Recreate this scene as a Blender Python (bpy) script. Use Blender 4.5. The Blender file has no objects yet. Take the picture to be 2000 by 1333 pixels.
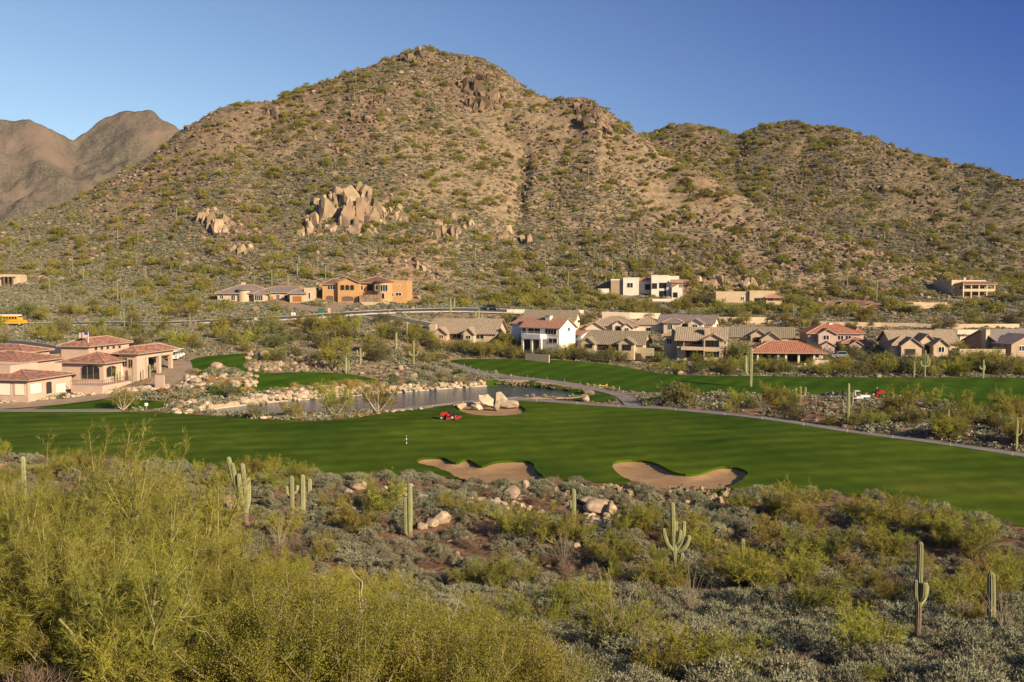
import bpy, math, random
import numpy as np
from mathutils import Vector, Matrix
from mathutils.geometry import delaunay_2d_cdt

scene = bpy.context.scene
COL = scene.collection
R = math.radians

# ------------------------------------------------------------------ camera, sky, sun, exposure
CAM_H = 24.0
FPX, CX, CY = 35.0 / 36.0 * 2000.0, 1000.0, 666.5      # photo pixel geometry
PITCH = math.atan((CY - 545.0) / FPX)
cam = bpy.data.cameras.new('camera')
cam.lens, cam.sensor_width = 35.0, 36.0
cam.clip_start, cam.clip_end = 0.5, 20000.0
camo = bpy.data.objects.new('camera', cam)
COL.objects.link(camo)
camo.location = (0, 0, CAM_H)
camo.rotation_euler = (R(90) - PITCH, 0, 0)
scene.camera = camo

SUN_EL, SUN_AZ = R(23.0), R(133.0)                     # azimuth clockwise from +Y (the view direction)
SUN_DIR = Vector((math.sin(SUN_AZ) * math.cos(SUN_EL), math.cos(SUN_AZ) * math.cos(SUN_EL), math.sin(SUN_EL)))
world = bpy.data.worlds.new('World')
scene.world = world
world.use_nodes = True
wn, wl = world.node_tree.nodes, world.node_tree.links
wn.clear()
wout = wn.new('ShaderNodeOutputWorld')
wbg = wn.new('ShaderNodeBackground')
sky = wn.new('ShaderNodeTexSky')
sky.sky_type = 'NISHITA'
sky.sun_disc = False
sky.sun_elevation, sky.sun_rotation = SUN_EL, SUN_AZ
sky.altitude, sky.air_density, sky.dust_density, sky.ozone_density = 700.0, 1.0, 0.25, 2.6
# a polarising filter darkens and saturates the clear sky at right angles to the sun, all round the dome
wtc = wn.new('ShaderNodeTexCoord')
wdot = wn.new('ShaderNodeVectorMath'); wdot.operation = 'DOT_PRODUCT'; wdot.inputs[1].default_value = SUN_DIR
wsq = wn.new('ShaderNodeMath'); wsq.operation = 'POWER'; wsq.inputs[1].default_value = 2.0
wab = wn.new('ShaderNodeMath'); wab.operation = 'ABSOLUTE'
wmr = wn.new('ShaderNodeMapRange'); wmr.inputs['To Min'].default_value = 1.0; wmr.inputs['To Max'].default_value = 0.0
wmr.inputs['From Max'].default_value = 0.78
wmix = wn.new('ShaderNodeMix'); wmix.data_type = 'RGBA'; wmix.blend_type = 'MULTIPLY'
wmix.inputs['B'].default_value = (0.05, 0.225, 0.72, 1)
wl.new(wtc.outputs['Generated'], wdot.inputs[0]); wl.new(wdot.outputs['Value'], wab.inputs[0]); wl.new(wab.outputs[0], wsq.inputs[0])
wsq.inputs[1].default_value = 1.0; wmr.inputs['From Min'].default_value = 0.08
wl.new(wsq.outputs[0], wmr.inputs['Value']); wl.new(wmr.outputs['Result'], wmix.inputs['Factor'])
wl.new(sky.outputs[0], wmix.inputs['A']); wl.new(wmix.outputs['Result'], wbg.inputs['Color'])
wbg.inputs['Strength'].default_value = 0.070
wl.new(wbg.outputs[0], wout.inputs['Surface'])

sl = bpy.data.lights.new('sun', 'SUN')
sl.energy, sl.angle, sl.color = 5.0, R(0.55), (1.0, 0.81, 0.56)
so = bpy.data.objects.new('sun', sl)
COL.objects.link(so)
so.rotation_euler = SUN_DIR.to_track_quat('Z', 'Y').to_euler()
so.location = (200, -150, 200)

vs = scene.view_settings
vs.view_transform, vs.look, vs.gamma, vs.use_curve_mapping = 'Standard', 'None', 1.0, False
vs.exposure = 0.80
scene.cycles.max_bounces = 4
scene.cycles.diffuse_bounces = 2
scene.cycles.transparent_max_bounces = 4
scene.cycles.use_denoising = True

# ------------------------------------------------------------------ numeric helpers
rng = np.random.default_rng(7)
random.seed(7)
_tab = np.random.default_rng(3).random((256, 256))

def vnoise(x, y, seed=0):
    x = np.asarray(x, float) + seed * 17.31; y = np.asarray(y, float) + seed * 7.77
    xi = np.floor(x).astype(int); yi = np.floor(y).astype(int)
    fx, fy = x - xi, y - yi
    fx, fy = fx * fx * (3 - 2 * fx), fy * fy * (3 - 2 * fy)
    a = _tab[xi & 255, yi & 255]; b = _tab[(xi + 1) & 255, yi & 255]
    c = _tab[xi & 255, (yi + 1) & 255]; d = _tab[(xi + 1) & 255, (yi + 1) & 255]
    return (a * (1 - fx) + b * fx) * (1 - fy) + (c * (1 - fx) + d * fx) * fy - 0.5

def fbm(x, y, octv=4, seed=0):
    t, a, f = 0, 1.0, 1.0
    for k in range(octv):
        t = t + a * vnoise(x * f, y * f, seed + k); a *= .5; f *= 2.03
    return t

def sstep(a, b, x):
    t = np.clip((x - a) / (b - a), 0, 1)
    return t * t * (3 - 2 * t)

def pslopes(X, Y):                                     # monotone cubic slopes along the last axis
    h = np.diff(X, axis=-1); d = np.diff(Y, axis=-1) / h
    m = np.zeros_like(Y)
    d0, d1, h0, h1 = d[..., :-1], d[..., 1:], h[..., :-1], h[..., 1:]
    w1, w2 = 2 * h1 + h0, h1 + 2 * h0
    same = d0 * d1 > 0
    den = np.where(same, w1 / np.where(same, d0, 1) + w2 / np.where(same, d1, 1), 1)
    m[..., 1:-1] = np.where(same, (w1 + w2) / den, 0)
    m[..., 0], m[..., -1] = d[..., 0], d[..., -1]
    return m

def hermite(x0, x1, y0, y1, m0, m1, x):
    h = x1 - x0; t = (x - x0) / h
    return ((1 + 2 * t) * (1 - t) ** 2) * y0 + t * (1 - t) ** 2 * h * m0 + t * t * (3 - 2 * t) * y1 + t * t * (t - 1) * h * m1

def pchip1(X, Y, x):
    X, Y = np.asarray(X, float), np.asarray(Y, float)
    m = pslopes(X, Y); x = np.clip(x, X[0], X[-1])
    k = np.clip(np.searchsorted(X, x) - 1, 0, len(X) - 2)
    return hermite(X[k], X[k + 1], Y[k], Y[k + 1], m[k], m[k + 1], x)

# ------------------------------------------------------------------ photo geometry -> ground
cP, sP = math.cos(PITCH), math.sin(PITCH)
def ray(u, v):                                         # direction per unit of forward distance y
    a, b = (np.asarray(u, float) - CX) / FPX, -(np.asarray(v, float) - CY) / FPX
    y = cP + b * sP
    return a / y, (-sP + b * cP) / y                   # x/y , (z-H)/y

def st(pts):                                           # station: (u, v, D) -> (s, D, z)
    o = []
    for u, v, D in pts:
        sx, sz = ray(u, v); o.append((float(sx), D, CAM_H + float(sz) * D))
    return sorted(o)
def stz(pts):                                          # station: (u, D, z)
    return sorted([((u - CX) / FPX, D, z) for u, D, z in pts])

RIDGE = [(-700, 560, 430), (-350, 515, 450), (-150, 490, 465), (0, 447, 480), (100, 412, 490), (200, 365, 500), (300, 302, 510), (370, 252, 518), (430, 224, 522), (520, 202, 528),
         (600, 167, 534), (700, 137, 540), (770, 110, 542), (820, 99, 545), (880, 107, 543), (950, 124, 538), (1000, 150, 532), (1050, 182, 526), (1110, 198, 520),
         (1160, 203, 512), (1200, 238, 506), (1230, 258, 500), (1290, 302, 488), (1350, 332, 472), (1420, 367, 455), (1500, 407, 435), (1580, 442, 420), (1680, 477, 408),
         (1750, 502, 400), (1850, 530, 394), (2000, 556, 390), (2300, 575, 390), (2700, 580, 390)]
RIDGE2 = [(900, 330, 680), (1050, 280, 671), (1180, 262, 665), (1250, 257, 654), (1300, 252, 647), (1340, 249, 641), (1400, 260, 633), (1440, 267, 627), (1480, 252, 621), (1530, 245, 614),
          (1580, 249, 605), (1640, 253, 592), (1690, 272, 581), (1750, 292, 568), (1800, 305, 558), (1860, 318, 545), (1920, 332, 532), (2000, 347, 515), (2150, 385, 505), (2400, 440, 489), (2700, 480, 470)]
ridge = st(RIDGE)
ridge2 = [(-1.4, 680, 10), (-0.3, 680, 40), (-0.15, 680, 80)] + st(RIDGE2)
def offs(stn, dD, dz): return [(s, D + dD, z + dz) for s, D, z in stn]
foot = st([(-700, 590, 350), (0, 582, 345), (300, 588, 342), (500, 588, 338), (710, 588, 342), (1000, 574, 362), (1280, 578, 362), (1500, 586, 362), (1850, 580, 366), (2000, 583, 366), (2700, 583, 366)])
def between(A, B, t, lift):
    sA = np.array(A); sB = np.array(B); S = np.unique(np.concatenate([sA[:, 0], sB[:, 0]]))
    o = []
    for s in S:
        D0, z0 = np.interp(s, sA[:, 0], sA[:, 1]), np.interp(s, sA[:, 0], sA[:, 2])
        D1, z1 = np.interp(s, sB[:, 0], sB[:, 1]), np.interp(s, sB[:, 0], sB[:, 2])
        o.append((s, D0 + (D1 - D0) * t, z0 + (z1 - z0) * lift))
    return o
valley = []
for s, D, z in ridge:
    u = s * FPX + CX
    drop = np.interp(u, [900, 1150, 1300, 1500, 1700, 2000], [14, 14, 13, 12, 8, 3])
    valley.append((s, D + 34, z - drop))
STATIONS = [
    stz([(-700, -300, 26), (2700, -300, 26)]),
    stz([(-700, 0, 22.3), (2700, 0, 22.3)]),
    stz([(-700, 14, 17.0), (2700, 14, 17.0)]),
    stz([(-700, 24, 13.6), (300, 24, 13.4), (1000, 24, 12.4), (2700, 24, 12.4)]),
    stz([(-700, 45, 8.8), (0, 45, 8.8), (500, 45, 7.4), (1000, 45, 6.2), (2700, 45, 5.9)]),
    stz([(-700, 65, 4), (0, 65, 4), (500, 65, 2.6), (1000, 65, 1.4), (2700, 65, 1.5)]),
    stz([(-700, 86, -0.3), (0, 86, -.3), (600, 86, -1.4), (1000, 86, -1.8), (1600, 84, -1.5), (2000, 80, -1.2), (2700, 74, -1)]),
    stz([(-700, 132, 0), (0, 132, 0), (400, 124, 0), (800, 119, 0), (1200, 115, 0), (1500, 108, 0), (1750, 101, 0), (2000, 93, 0), (2700, 84, 0)]),
    stz([(-700, 181, 0), (0, 181, 0), (600, 178, 0), (1000, 192, 0), (1200, 188, 0), (1500, 167, 0), (1750, 153, 0), (2000, 136, 0), (2700, 122, 0)]),
    st([(-700, 768, 196), (0, 768, 196), (150, 765, 199), (330, 745, 206), (450, 735, 212), (600, 722, 228), (740, 722, 232), (870, 705, 260), (1000, 702, 262), (1200, 713, 256), (1300, 728, 244), (1500, 734, 238), (1700, 736, 236), (2000, 738, 232), (2700, 742, 228)]),
    st([(-700, 665, 250), (0, 665, 250), (300, 665, 254), (600, 672, 262), (750, 672, 266), (850, 664, 285), (1060, 689, 272), (1200, 688, 276), (1450, 706, 258), (1620, 690, 276), (1800, 692, 264), (2000, 692, 264), (2700, 695, 262)]),
    st([(-700, 636, 296), (0, 633, 296), (250, 631, 298), (450, 626, 300), (600, 619, 304), (750, 613, 312), (950, 606, 324), (1200, 612, 326), (1500, 624, 320), (1800, 634, 312), (2000, 637, 310), (2700, 640, 308)]),
    foot,
    between(foot, ridge, .36, .27), between(foot, ridge, .7, .66), ridge, valley,
    between(valley, ridge2, .5, .45), ridge2,
    stz([(-700, 800, 20), (2700, 800, 20)]), stz([(-700, 1100, 4), (2700, 1100, 4)]), stz([(-700, 9000, -2), (2700, 9000, -2)]),
]
_ST = [np.array(s) for s in STATIONS]
_STM = [(pslopes(s[:, 0], s[:, 1]), pslopes(s[:, 0], s[:, 2])) for s in _ST]

def base_z(x, y):
    x = np.asarray(x, float); y = np.asarray(y, float)
    s = x / np.maximum(y, 24.0)
    Ds, Zs = [], []
    for S, (mD, mZ) in zip(_ST, _STM):
        sc = np.clip(s, S[0, 0], S[-1, 0])
        k = np.clip(np.searchsorted(S[:, 0], sc) - 1, 0, len(S) - 2)
        Ds.append(hermite(S[k, 0], S[k + 1, 0], S[k, 1], S[k + 1, 1], mD[k], mD[k + 1], sc))
        Zs.append(hermite(S[k, 0], S[k + 1, 0], S[k, 2], S[k + 1, 2], mZ[k], mZ[k + 1], sc))
    D, Z = np.stack(Ds, -1), np.stack(Zs, -1)
    m = pslopes(D, Z)
    k = np.clip((D <= y[..., None]).sum(-1) - 1, 0, D.shape[-1] - 2)
    g = lambda A, i: np.take_along_axis(A, i[..., None], -1)[..., 0]
    return hermite(g(D, k), g(D, k + 1), g(Z, k), g(Z, k + 1), g(m, k), g(m, k + 1), np.clip(y, -299, 8999))

_YS = np.concatenate([np.arange(6, 140, 1.0), np.arange(140, 700, 2.0)])
def cast(u, v, fn, ymin=6.0):                          # first hit of pixel rays with a height function
    u = np.atleast_1d(np.asarray(u, float)); v = np.atleast_1d(np.asarray(v, float))
    sx, sz = ray(u, v)
    Y = _YS[None, :] * np.ones((len(u), 1))
    gap = CAM_H + sz[:, None] * Y - fn(sx[:, None] * Y, Y)
    gap[:, _YS < ymin] = 1
    hit = gap < 0
    k = np.where(hit.any(1), hit.argmax(1), len(_YS) - 1)
    k = np.maximum(k, 1); i = np.arange(len(u))
    g0, g1 = gap[i, k - 1], gap[i, k]
    t = np.clip(g0 / np.where(np.abs(g0 - g1) < 1e-9, 1, g0 - g1), 0, 1)
    y = _YS[k - 1] + (_YS[k] - _YS[k - 1]) * t
    x = sx * y
    return x, y, fn(x, y)

def chaikin(P, n=2, closed=True):
    P = np.asarray(P, float)
    for _ in range(n):
        Q = np.roll(P, -1, 0) if closed else P[1:]
        A = P if closed else P[:-1]
        N = np.empty((2 * len(A), P.shape[1])); N[0::2] = A * .75 + Q * .25; N[1::2] = A * .25 + Q * .75
        if not closed: N = np.vstack([P[:1], N, P[-1:]])
        P = N
    return P

def densify(P, d, closed=True):
    o = []
    n = len(P)
    for i in range(n if closed else n - 1):
        a, b = P[i], P[(i + 1) % n]; L = np.linalg.norm(b - a); k = max(1, int(L / d))
        for j in range(k): o.append(a + (b - a) * j / k)
    if not closed: o.append(P[-1])
    return np.array(o)

def inpoly(P, x, y):
    c = np.zeros(x.shape, bool); n = len(P)
    for i in range(n):
        x0, y0 = P[i]; x1, y1 = P[(i + 1) % n]
        if y0 == y1: continue
        c ^= ((y0 > y) != (y1 > y)) & (x < (x1 - x0) * (y - y0) / (y1 - y0) + x0)
    return c

def pdist(P, x, y, closed=True):
    d = np.full(x.shape, 1e18); n = len(P)
    for i in range(n if closed else n - 1):
        x0, y0 = P[i]; x1, y1 = P[(i + 1) % n]
        dx, dy = x1 - x0, y1 - y0; L = dx * dx + dy * dy + 1e-12
        t = np.clip(((x - x0) * dx + (y - y0) * dy) / L, 0, 1)
        d = np.minimum(d, (x - x0 - t * dx) ** 2 + (y - y0 - t * dy) ** 2)
    return np.sqrt(d)

def sdist(P, x, y, far=12.0):                          # negative inside
    x = np.asarray(x, float); y = np.asarray(y, float)
    out = np.full(x.shape, far)
    lo, hi = P.min(0) - far, P.max(0) + far
    m = (x > lo[0]) & (x < hi[0]) & (y > lo[1]) & (y < hi[1])
    if m.any():
        d = pdist(P, x[m], y[m]); out[m] = np.where(inpoly(P, x[m], y[m]), -d, d)
    return out

def gpoly(pts, smooth=2, closed=True, fn=None):
    P = chaikin(pts, smooth, closed)
    x, y, z = cast(P[:, 0], P[:, 1], fn or base_z, 40)
    return np.stack([x, y], 1)

# ------------------------------------------------------------------ turf, sand, water and road outlines (photo pixels)
PX = {
 'fairway': [(-260, 803), (0, 806), (240, 804), (330, 806), (420, 813), (520, 821), (600, 826), (680, 822), (760, 806), (800, 800), (850, 793), (900, 787), (1000, 781), (1050, 785), (1150, 792), (1225, 798), (1300, 802), (1350, 809), (1450, 818), (1550, 830),
             (1700, 852), (1850, 872), (2000, 893), (2250, 930), (2300, 1085), (2000, 1033), (1900, 1015), (1800, 995), (1700, 977), (1560, 965), (1480, 960), (1400, 962), (1300, 960), (1190, 944), (1060, 942), (960, 940), (870, 934), (800, 926), (700, 928), (600, 926), (500, 919), (400, 912), (200, 900), (0, 892), (-260, 885)],
 'bunker1': [(808, 897), (830, 891), (868, 891), (888, 903), (905, 895), (920, 896), (938, 910), (960, 900), (985, 896), (1030, 896), (1045, 903), (1046, 917), (1064, 930), (1058, 941), (1000, 946), (940, 946), (895, 935), (868, 918), (846, 909), (820, 904)],
 'bunker2': [(1191, 908), (1205, 899), (1250, 898), (1285, 906), (1310, 923), (1345, 930), (1375, 926), (1400, 914), (1430, 913), (1458, 921), (1464, 932), (1440, 951), (1400, 966), (1330, 968), (1280, 962), (1240, 947), (1205, 928)],
 'bunker3': [(882, 790), (895, 786), (940, 782), (1000, 785), (1028, 799), (1027, 807), (1000, 813), (960, 815), (920, 812), (895, 803)],
 'pond': [(400, 802), (440, 797), (520, 787), (600, 781), (680, 774), (760, 769), (830, 763), (900, 758), (960, 754), (1030, 755), (1080, 762), (1120, 767), (1136, 771), (1130, 777), (1090, 779), (1050, 778), (1000, 778), (940, 783), (880, 789), (810, 798), (760, 802), (700, 810), (600, 813), (500, 813), (420, 808)],
 'green': [(362, 707), (385, 696), (440, 692), (500, 689), (500, 700), (472, 712), (482, 722), (520, 730), (560, 728), (620, 727), (690, 731), (742, 742), (740, 749), (660, 750), (560, 757), (460, 767), (390, 769), (420, 760), (470, 750), (505, 742), (500, 735), (470, 723), (440, 713), (400, 723), (372, 719)],
 'tee': [(64, 798), (130, 791), (200, 782), (330, 784), (335, 796), (240, 801), (80, 801)],
 'fairway2': [(872, 706), (900, 702), (960, 702), (1060, 704), (1120, 706), (1200, 713), (1250, 722), (1300, 730), (1400, 734), (1500, 736), (1600, 738), (1800, 739), (2000, 739), (2300, 742), (2300, 805), (2000, 798), (1900, 790), (1800, 778), (1730, 779), (1650, 771), (1600, 770), (1500, 770), (1400, 770), (1300, 769), (1240, 766), (1180, 757), (1100, 745), (1000, 733), (935, 722), (905, 712)],
 'pond_lawn': [(945, 740), (1030, 745), (1110, 755), (1190, 770), (1210, 787), (1150, 785), (1060, 779), (1100, 780), (1140, 777), (1146, 770), (1090, 760), (1030, 753), (955, 750)],
}
POLY = {k: gpoly(p, 2) for k, p in PX.items() if k != 'pond'}
WATER_Z = -0.35
_pp = chaikin(PX['pond'], 2); _sx, _sz = ray(_pp[:, 0], _pp[:, 1])
_yy = (WATER_Z - CAM_H) / _sz
POLY['pond'] = np.stack([_sx * _yy, _yy], 1)
GRASS = ['fairway', 'green', 'tee', 'fairway2', 'pond_lawn']
GULLY = gpoly([(985, 215), (1030, 270), (1022, 330), (1012, 390), (1010, 440), (1030, 500), (1045, 545)], 2, False)
ROADS = {
 'cart_path': (2.6, [(-200, 801), (0, 803), (150, 803), (240, 801)]),
 'cart_path2': (2.6, [(800, 798), (850, 791), (920, 783), (1000, 779), (1050, 782), (1150, 790), (1225, 796), (1300, 800), (1350, 806), (1450, 815), (1550, 827), (1700, 849), (1850, 869), (2000, 890), (2300, 932)]),
 'cart_path3': (3.0, [(875, 711), (905, 718), (935, 729), (985, 737), (1060, 743), (1120, 753), (1180, 764), (1213, 773), (1228, 783), (1240, 797)]),
 'cart_path4': (2.2, [(1213, 771), (1260, 769), (1320, 771)]),
 'cart_path5': (2.4, [(1580, 774), (1640, 777), (1740, 785), (1830, 789), (1930, 796), (2000, 801), (2200, 812)]),
 'road': (7.5, [(-300, 640), (0, 635), (130, 632), (300, 633), (450, 628), (560, 624), (640, 618), (720, 612), (800, 607), (900, 606), (1000, 609), (1150, 613)]),
 'road2': (7.0, [(700, 614), (752, 621), (805, 630), (850, 640)]),
 'road3': (6.5, [(-200, 655), (0, 666), (60, 674), (120, 690)]),
 'driveway': (8.0, [(640, 612), (600, 602), (560, 596)]),
 'driveway2': (7.0, [(640, 614), (650, 604), (672, 594)]),
 'driveway3': (4.5, [(1165, 566), (1195, 572), (1240, 584), (1300, 600), (1345, 613)]),
 'driveway4': (4.0, [(1990, 610), (1960, 602), (1900, 590), (1850, 586)]),
 'club_drive': (6.0, [(345, 705), (350, 722), (325, 745), (290, 762), (200, 778), (100, 789), (0, 796), (-150, 798)]),
 'street': (6.0, [(1590, 700), (1700, 700), (1800, 704), (1900, 708), (2050, 710)]),
}
RPATH = {k: (w, gpoly(p, 2, False)) for k, (w, p) in ROADS.items()}

def terrain_z(x, y):
    x = np.asarray(x, float); y = np.asarray(y, float)
    shp = x.shape; x = x.ravel(); y = y.ravel()
    z = base_z(x, y)
    flat = np.ones_like(z)
    for k in GRASS + ['pond', 'bunker1', 'bunker2', 'bunker3']:
        flat *= sstep(-.5, 9.0, sdist(POLY[k], x, y))
    for k, (w, P) in RPATH.items():
        lo, hi = P.min(0) - 12, P.max(0) + 12
        m = (x > lo[0]) & (x < hi[0]) & (y > lo[1]) & (y < hi[1])
        if m.any(): flat[m] *= sstep(w * .6, w * .6 + 5, pdist(P, x[m], y[m], False))
    hill = sstep(16, 50, z) * (y > 300)
    n = hill * (fbm(x / 46, y / 46, 3, 1) * np.where(x / np.maximum(y, 50) > .14, 3.2, 5.0) + np.abs(fbm(x / 20, y / 24, 3, 5)) * 3.2 - .8 + fbm(x / 6, y / 6, 2, 9) * 1.1)
    n += (1 - hill) * flat * (fbm(x / 22, y / 22, 3, 11) * 1.3 + fbm(x / 6, y / 6, 2, 13) * .4) * sstep(10, 40, y)
    z = z + n + (1 - flat) * (1 - hill) * fbm(x / 30, y / 30, 2, 15) * .5
    lo, hi = GULLY.min(0) - 80, GULLY.max(0) + 80
    m = (x > lo[0]) & (x < hi[0]) & (y > lo[1]) & (y < hi[1])
    if m.any():
        d = pdist(GULLY, x[m], y[m], False)
        z[m] -= hill[m] * (5.0 * np.exp(-(d / 30) ** 2) + (3.4 + 2.2 * fbm(x[m] / 7, y[m] / 7, 2, 77)) * np.exp(-(d / 3.2) ** 2))
    for k, dep in (('bunker1', .32), ('bunker2', .36), ('bunker3', .15)):
        d = sdist(POLY[k], x, y)
        z -= dep * (.6 * sstep(0.1, -.7, d) + .4 * sstep(0, -3.0, d))
        z += .05 * np.exp(-((d - .6) / 1.3) ** 2) * (d > -1)
    d = sdist(POLY['pond'], x, y)
    z = np.where(d < 0, np.minimum(z, WATER_Z - .1 - 1.2 * sstep(0, -3, d)), np.where(d < 4, np.maximum(z, WATER_Z + .2), z))
    return z.reshape(shp)

def ground(u, v, ymin=20):
    x, y, z = cast(u, v, terrain_z, ymin)
    return x, y, z
def gp(u, v, ymin=20):
    x, y, z = ground([u], [v], ymin)
    return Vector((x[0], y[0], z[0]))
def tz(x, y): return float(terrain_z(np.array([x]), np.array([y]))[0])

# ------------------------------------------------------------------ objects
def tag(o, label=None, cat=None, group=None, kind=None):
    if label: o['label'] = label
    if cat: o['category'] = cat
    if group: o['group'] = group
    if kind: o['kind'] = kind
    return o
def mesh(name, V, F, mats=(), smooth=False, fm=None):
    me = bpy.data.meshes.new(name)
    V = np.asarray(V, np.float32)
    if isinstance(F, np.ndarray) and F.ndim == 2:
        n, k = F.shape
        me.vertices.add(len(V)); me.vertices.foreach_set('co', V.ravel())
        me.loops.add(n * k); me.loops.foreach_set('vertex_index', F.astype(np.int32).ravel())
        me.polygons.add(n); me.polygons.foreach_set('loop_start', np.arange(0, n * k, k, dtype=np.int32))
        me.polygons.foreach_set('loop_total', np.full(n, k, np.int32))
        me.update(calc_edges=True); me.validate()
    else:
        me.from_pydata([tuple(v) for v in V.tolist()], [], [list(map(int, f)) for f in F]); me.update()
    for m in (mats if isinstance(mats, (list, tuple)) else [mats]): me.materials.append(m)
    me.polygons.foreach_set('use_smooth', np.full(len(me.polygons), bool(smooth)))
    if fm is not None: me.polygons.foreach_set('material_index', np.asarray(fm, np.int32))
    return me
def ob(name, me, parent=None, loc=(0, 0, 0), rz=0.0, sc=1.0):
    o = bpy.data.objects.new(name, me); COL.objects.link(o)
    o.location = loc; o.rotation_euler = (0, 0, rz)
    o.scale = (sc, sc, sc) if not isinstance(sc, (tuple, list)) else sc
    if parent is not None: o.parent = parent
    return o
def empty(name, loc=(0, 0, 0), rz=0.0): return ob(name, None, None, loc, rz)

# ------------------------------------------------------------------ materials
def mat(name, c1, c2=None, scale=1.0, rough=.9, bump=0.0, bscale=None, vary=0.0, hue=0.0, transl=0.0, metallic=0.0, spec=.3, detail=5.0, c3=None, s3=.1, t3=(.5, .62), coord='Object', ramp=(.35, .65)):
    m = bpy.data.materials.new(name); m.use_nodes = True
    n, l = m.node_tree.nodes, m.node_tree.links
    p = n['Principled BSDF']; p.inputs['Roughness'].default_value = rough; p.inputs['Metallic'].default_value = metallic
    p.inputs['Specular IOR Level'].default_value = spec
    tc = n.new('ShaderNodeTexCoord')
    def noise(s, d=detail):
        t = n.new('ShaderNodeTexNoise'); t.inputs['Scale'].default_value = s; t.inputs['Detail'].default_value = d; t.inputs['Roughness'].default_value = .6
        l.new(tc.outputs[coord], t.inputs['Vector']); return t.outputs['Fac']
    def mixc(f, a, b, bt='MIX'):
        x = n.new('ShaderNodeMix'); x.data_type = 'RGBA'; x.blend_type = bt
        if isinstance(f, float): x.inputs['Factor'].default_value = f
        else: l.new(f, x.inputs['Factor'])
        for s, q in (('A', a), ('B', b)):
            if isinstance(q, tuple): x.inputs[s].default_value = q if len(q) == 4 else q + (1,)
            else: l.new(q, x.inputs[s])
        return x.outputs['Result']
    def rampf(f, a, b):
        x = n.new('ShaderNodeMapRange'); x.inputs['From Min'].default_value = a; x.inputs['From Max'].default_value = b; l.new(f, x.inputs['Value']); return x.outputs['Result']
    col = c1 + (1,)
    if c2: col = mixc(rampf(noise(scale), *ramp), c1, c2)
    if c3: col = mixc(rampf(noise(s3, 3.0), *t3), col, c3)
    if vary or hue:
        oi = n.new('ShaderNodeObjectInfo'); hs = n.new('ShaderNodeHueSaturation')
        mr = n.new('ShaderNodeMapRange'); mr.inputs['To Min'].default_value = 1 - vary; mr.inputs['To Max'].default_value = 1 + vary; l.new(oi.outputs['Random'], mr.inputs['Value']); l.new(mr.outputs['Result'], hs.inputs['Value'])
        wn_ = n.new('ShaderNodeTexWhiteNoise'); wn_.noise_dimensions = '1D'; l.new(oi.outputs['Random'], wn_.inputs['W'])
        m2 = n.new('ShaderNodeMapRange'); m2.inputs['To Min'].default_value = .5 - hue; m2.inputs['To Max'].default_value = .5 + hue; l.new(wn_.outputs['Value'], m2.inputs['Value']); l.new(m2.outputs['Result'], hs.inputs['Hue'])
        if isinstance(col, tuple): hs.inputs['Color'].default_value = col
        else: l.new(col, hs.inputs['Color'])
        col = hs.outputs['Color']
    if isinstance(col, tuple): p.inputs['Base Color'].default_value = col
    else: l.new(col, p.inputs['Base Color'])
    if bump:
        b = n.new('ShaderNodeBump'); b.inputs['Strength'].default_value = 1.0; b.inputs['Distance'].default_value = bump
        l.new(noise(bscale or scale * 2, 6.0), b.inputs['Height']); l.new(b.outputs['Normal'], p.inputs['Normal'])
    if transl:
        tr = n.new('ShaderNodeBsdfTranslucent'); mx = n.new('ShaderNodeMixShader'); mx.inputs[0].default_value = transl
        if isinstance(col, tuple): tr.inputs['Color'].default_value = col
        else: l.new(col, tr.inputs['Color'])
        l.new(p.outputs[0], mx.inputs[1]); l.new(tr.outputs[0], mx.inputs[2]); l.new(mx.outputs[0], n['Material Output'].inputs['Surface'])
    m['mixc'] = 0
    return m

M = {}

# ================================================================== THE LAND
# ground material: soil colour from a vertex attribute, broken up by gravel noise
def soil_mat():
    m = mat('desert_soil', (.3, .2, .13), rough=.95, bump=.12, bscale=2.2, spec=.1)
    n, l = m.node_tree.nodes, m.node_tree.links
    p = n['Principled BSDF']
    at = n.new('ShaderNodeAttribute'); at.attribute_name = 'soil'
    tc = n.new('ShaderNodeTexCoord')
    prev = at.outputs['Color']
    for sc, lo, hi, k in ((.35, .55, 1.35, 5.0), (1.6, .45, 1.5, 8.0)):
        t = n.new('ShaderNodeTexNoise'); t.inputs['Scale'].default_value = sc; t.inputs['Detail'].default_value = k; t.inputs['Roughness'].default_value = .65
        l.new(tc.outputs['Object'], t.inputs['Vector'])
        r = n.new('ShaderNodeMapRange'); r.inputs['From Min'].default_value = .3; r.inputs['From Max'].default_value = .7; r.inputs['To Min'].default_value = lo; r.inputs['To Max'].default_value = hi
        l.new(t.outputs['Fac'], r.inputs['Value'])
        x = n.new('ShaderNodeVectorMath'); x.operation = 'SCALE'; l.new(prev, x.inputs[0]); l.new(r.outputs['Result'], x.inputs['Scale']); prev = x.outputs[0]
    l.new(prev, p.inputs['Base Color'])
    return m
M['soil'] = soil_mat()

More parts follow.
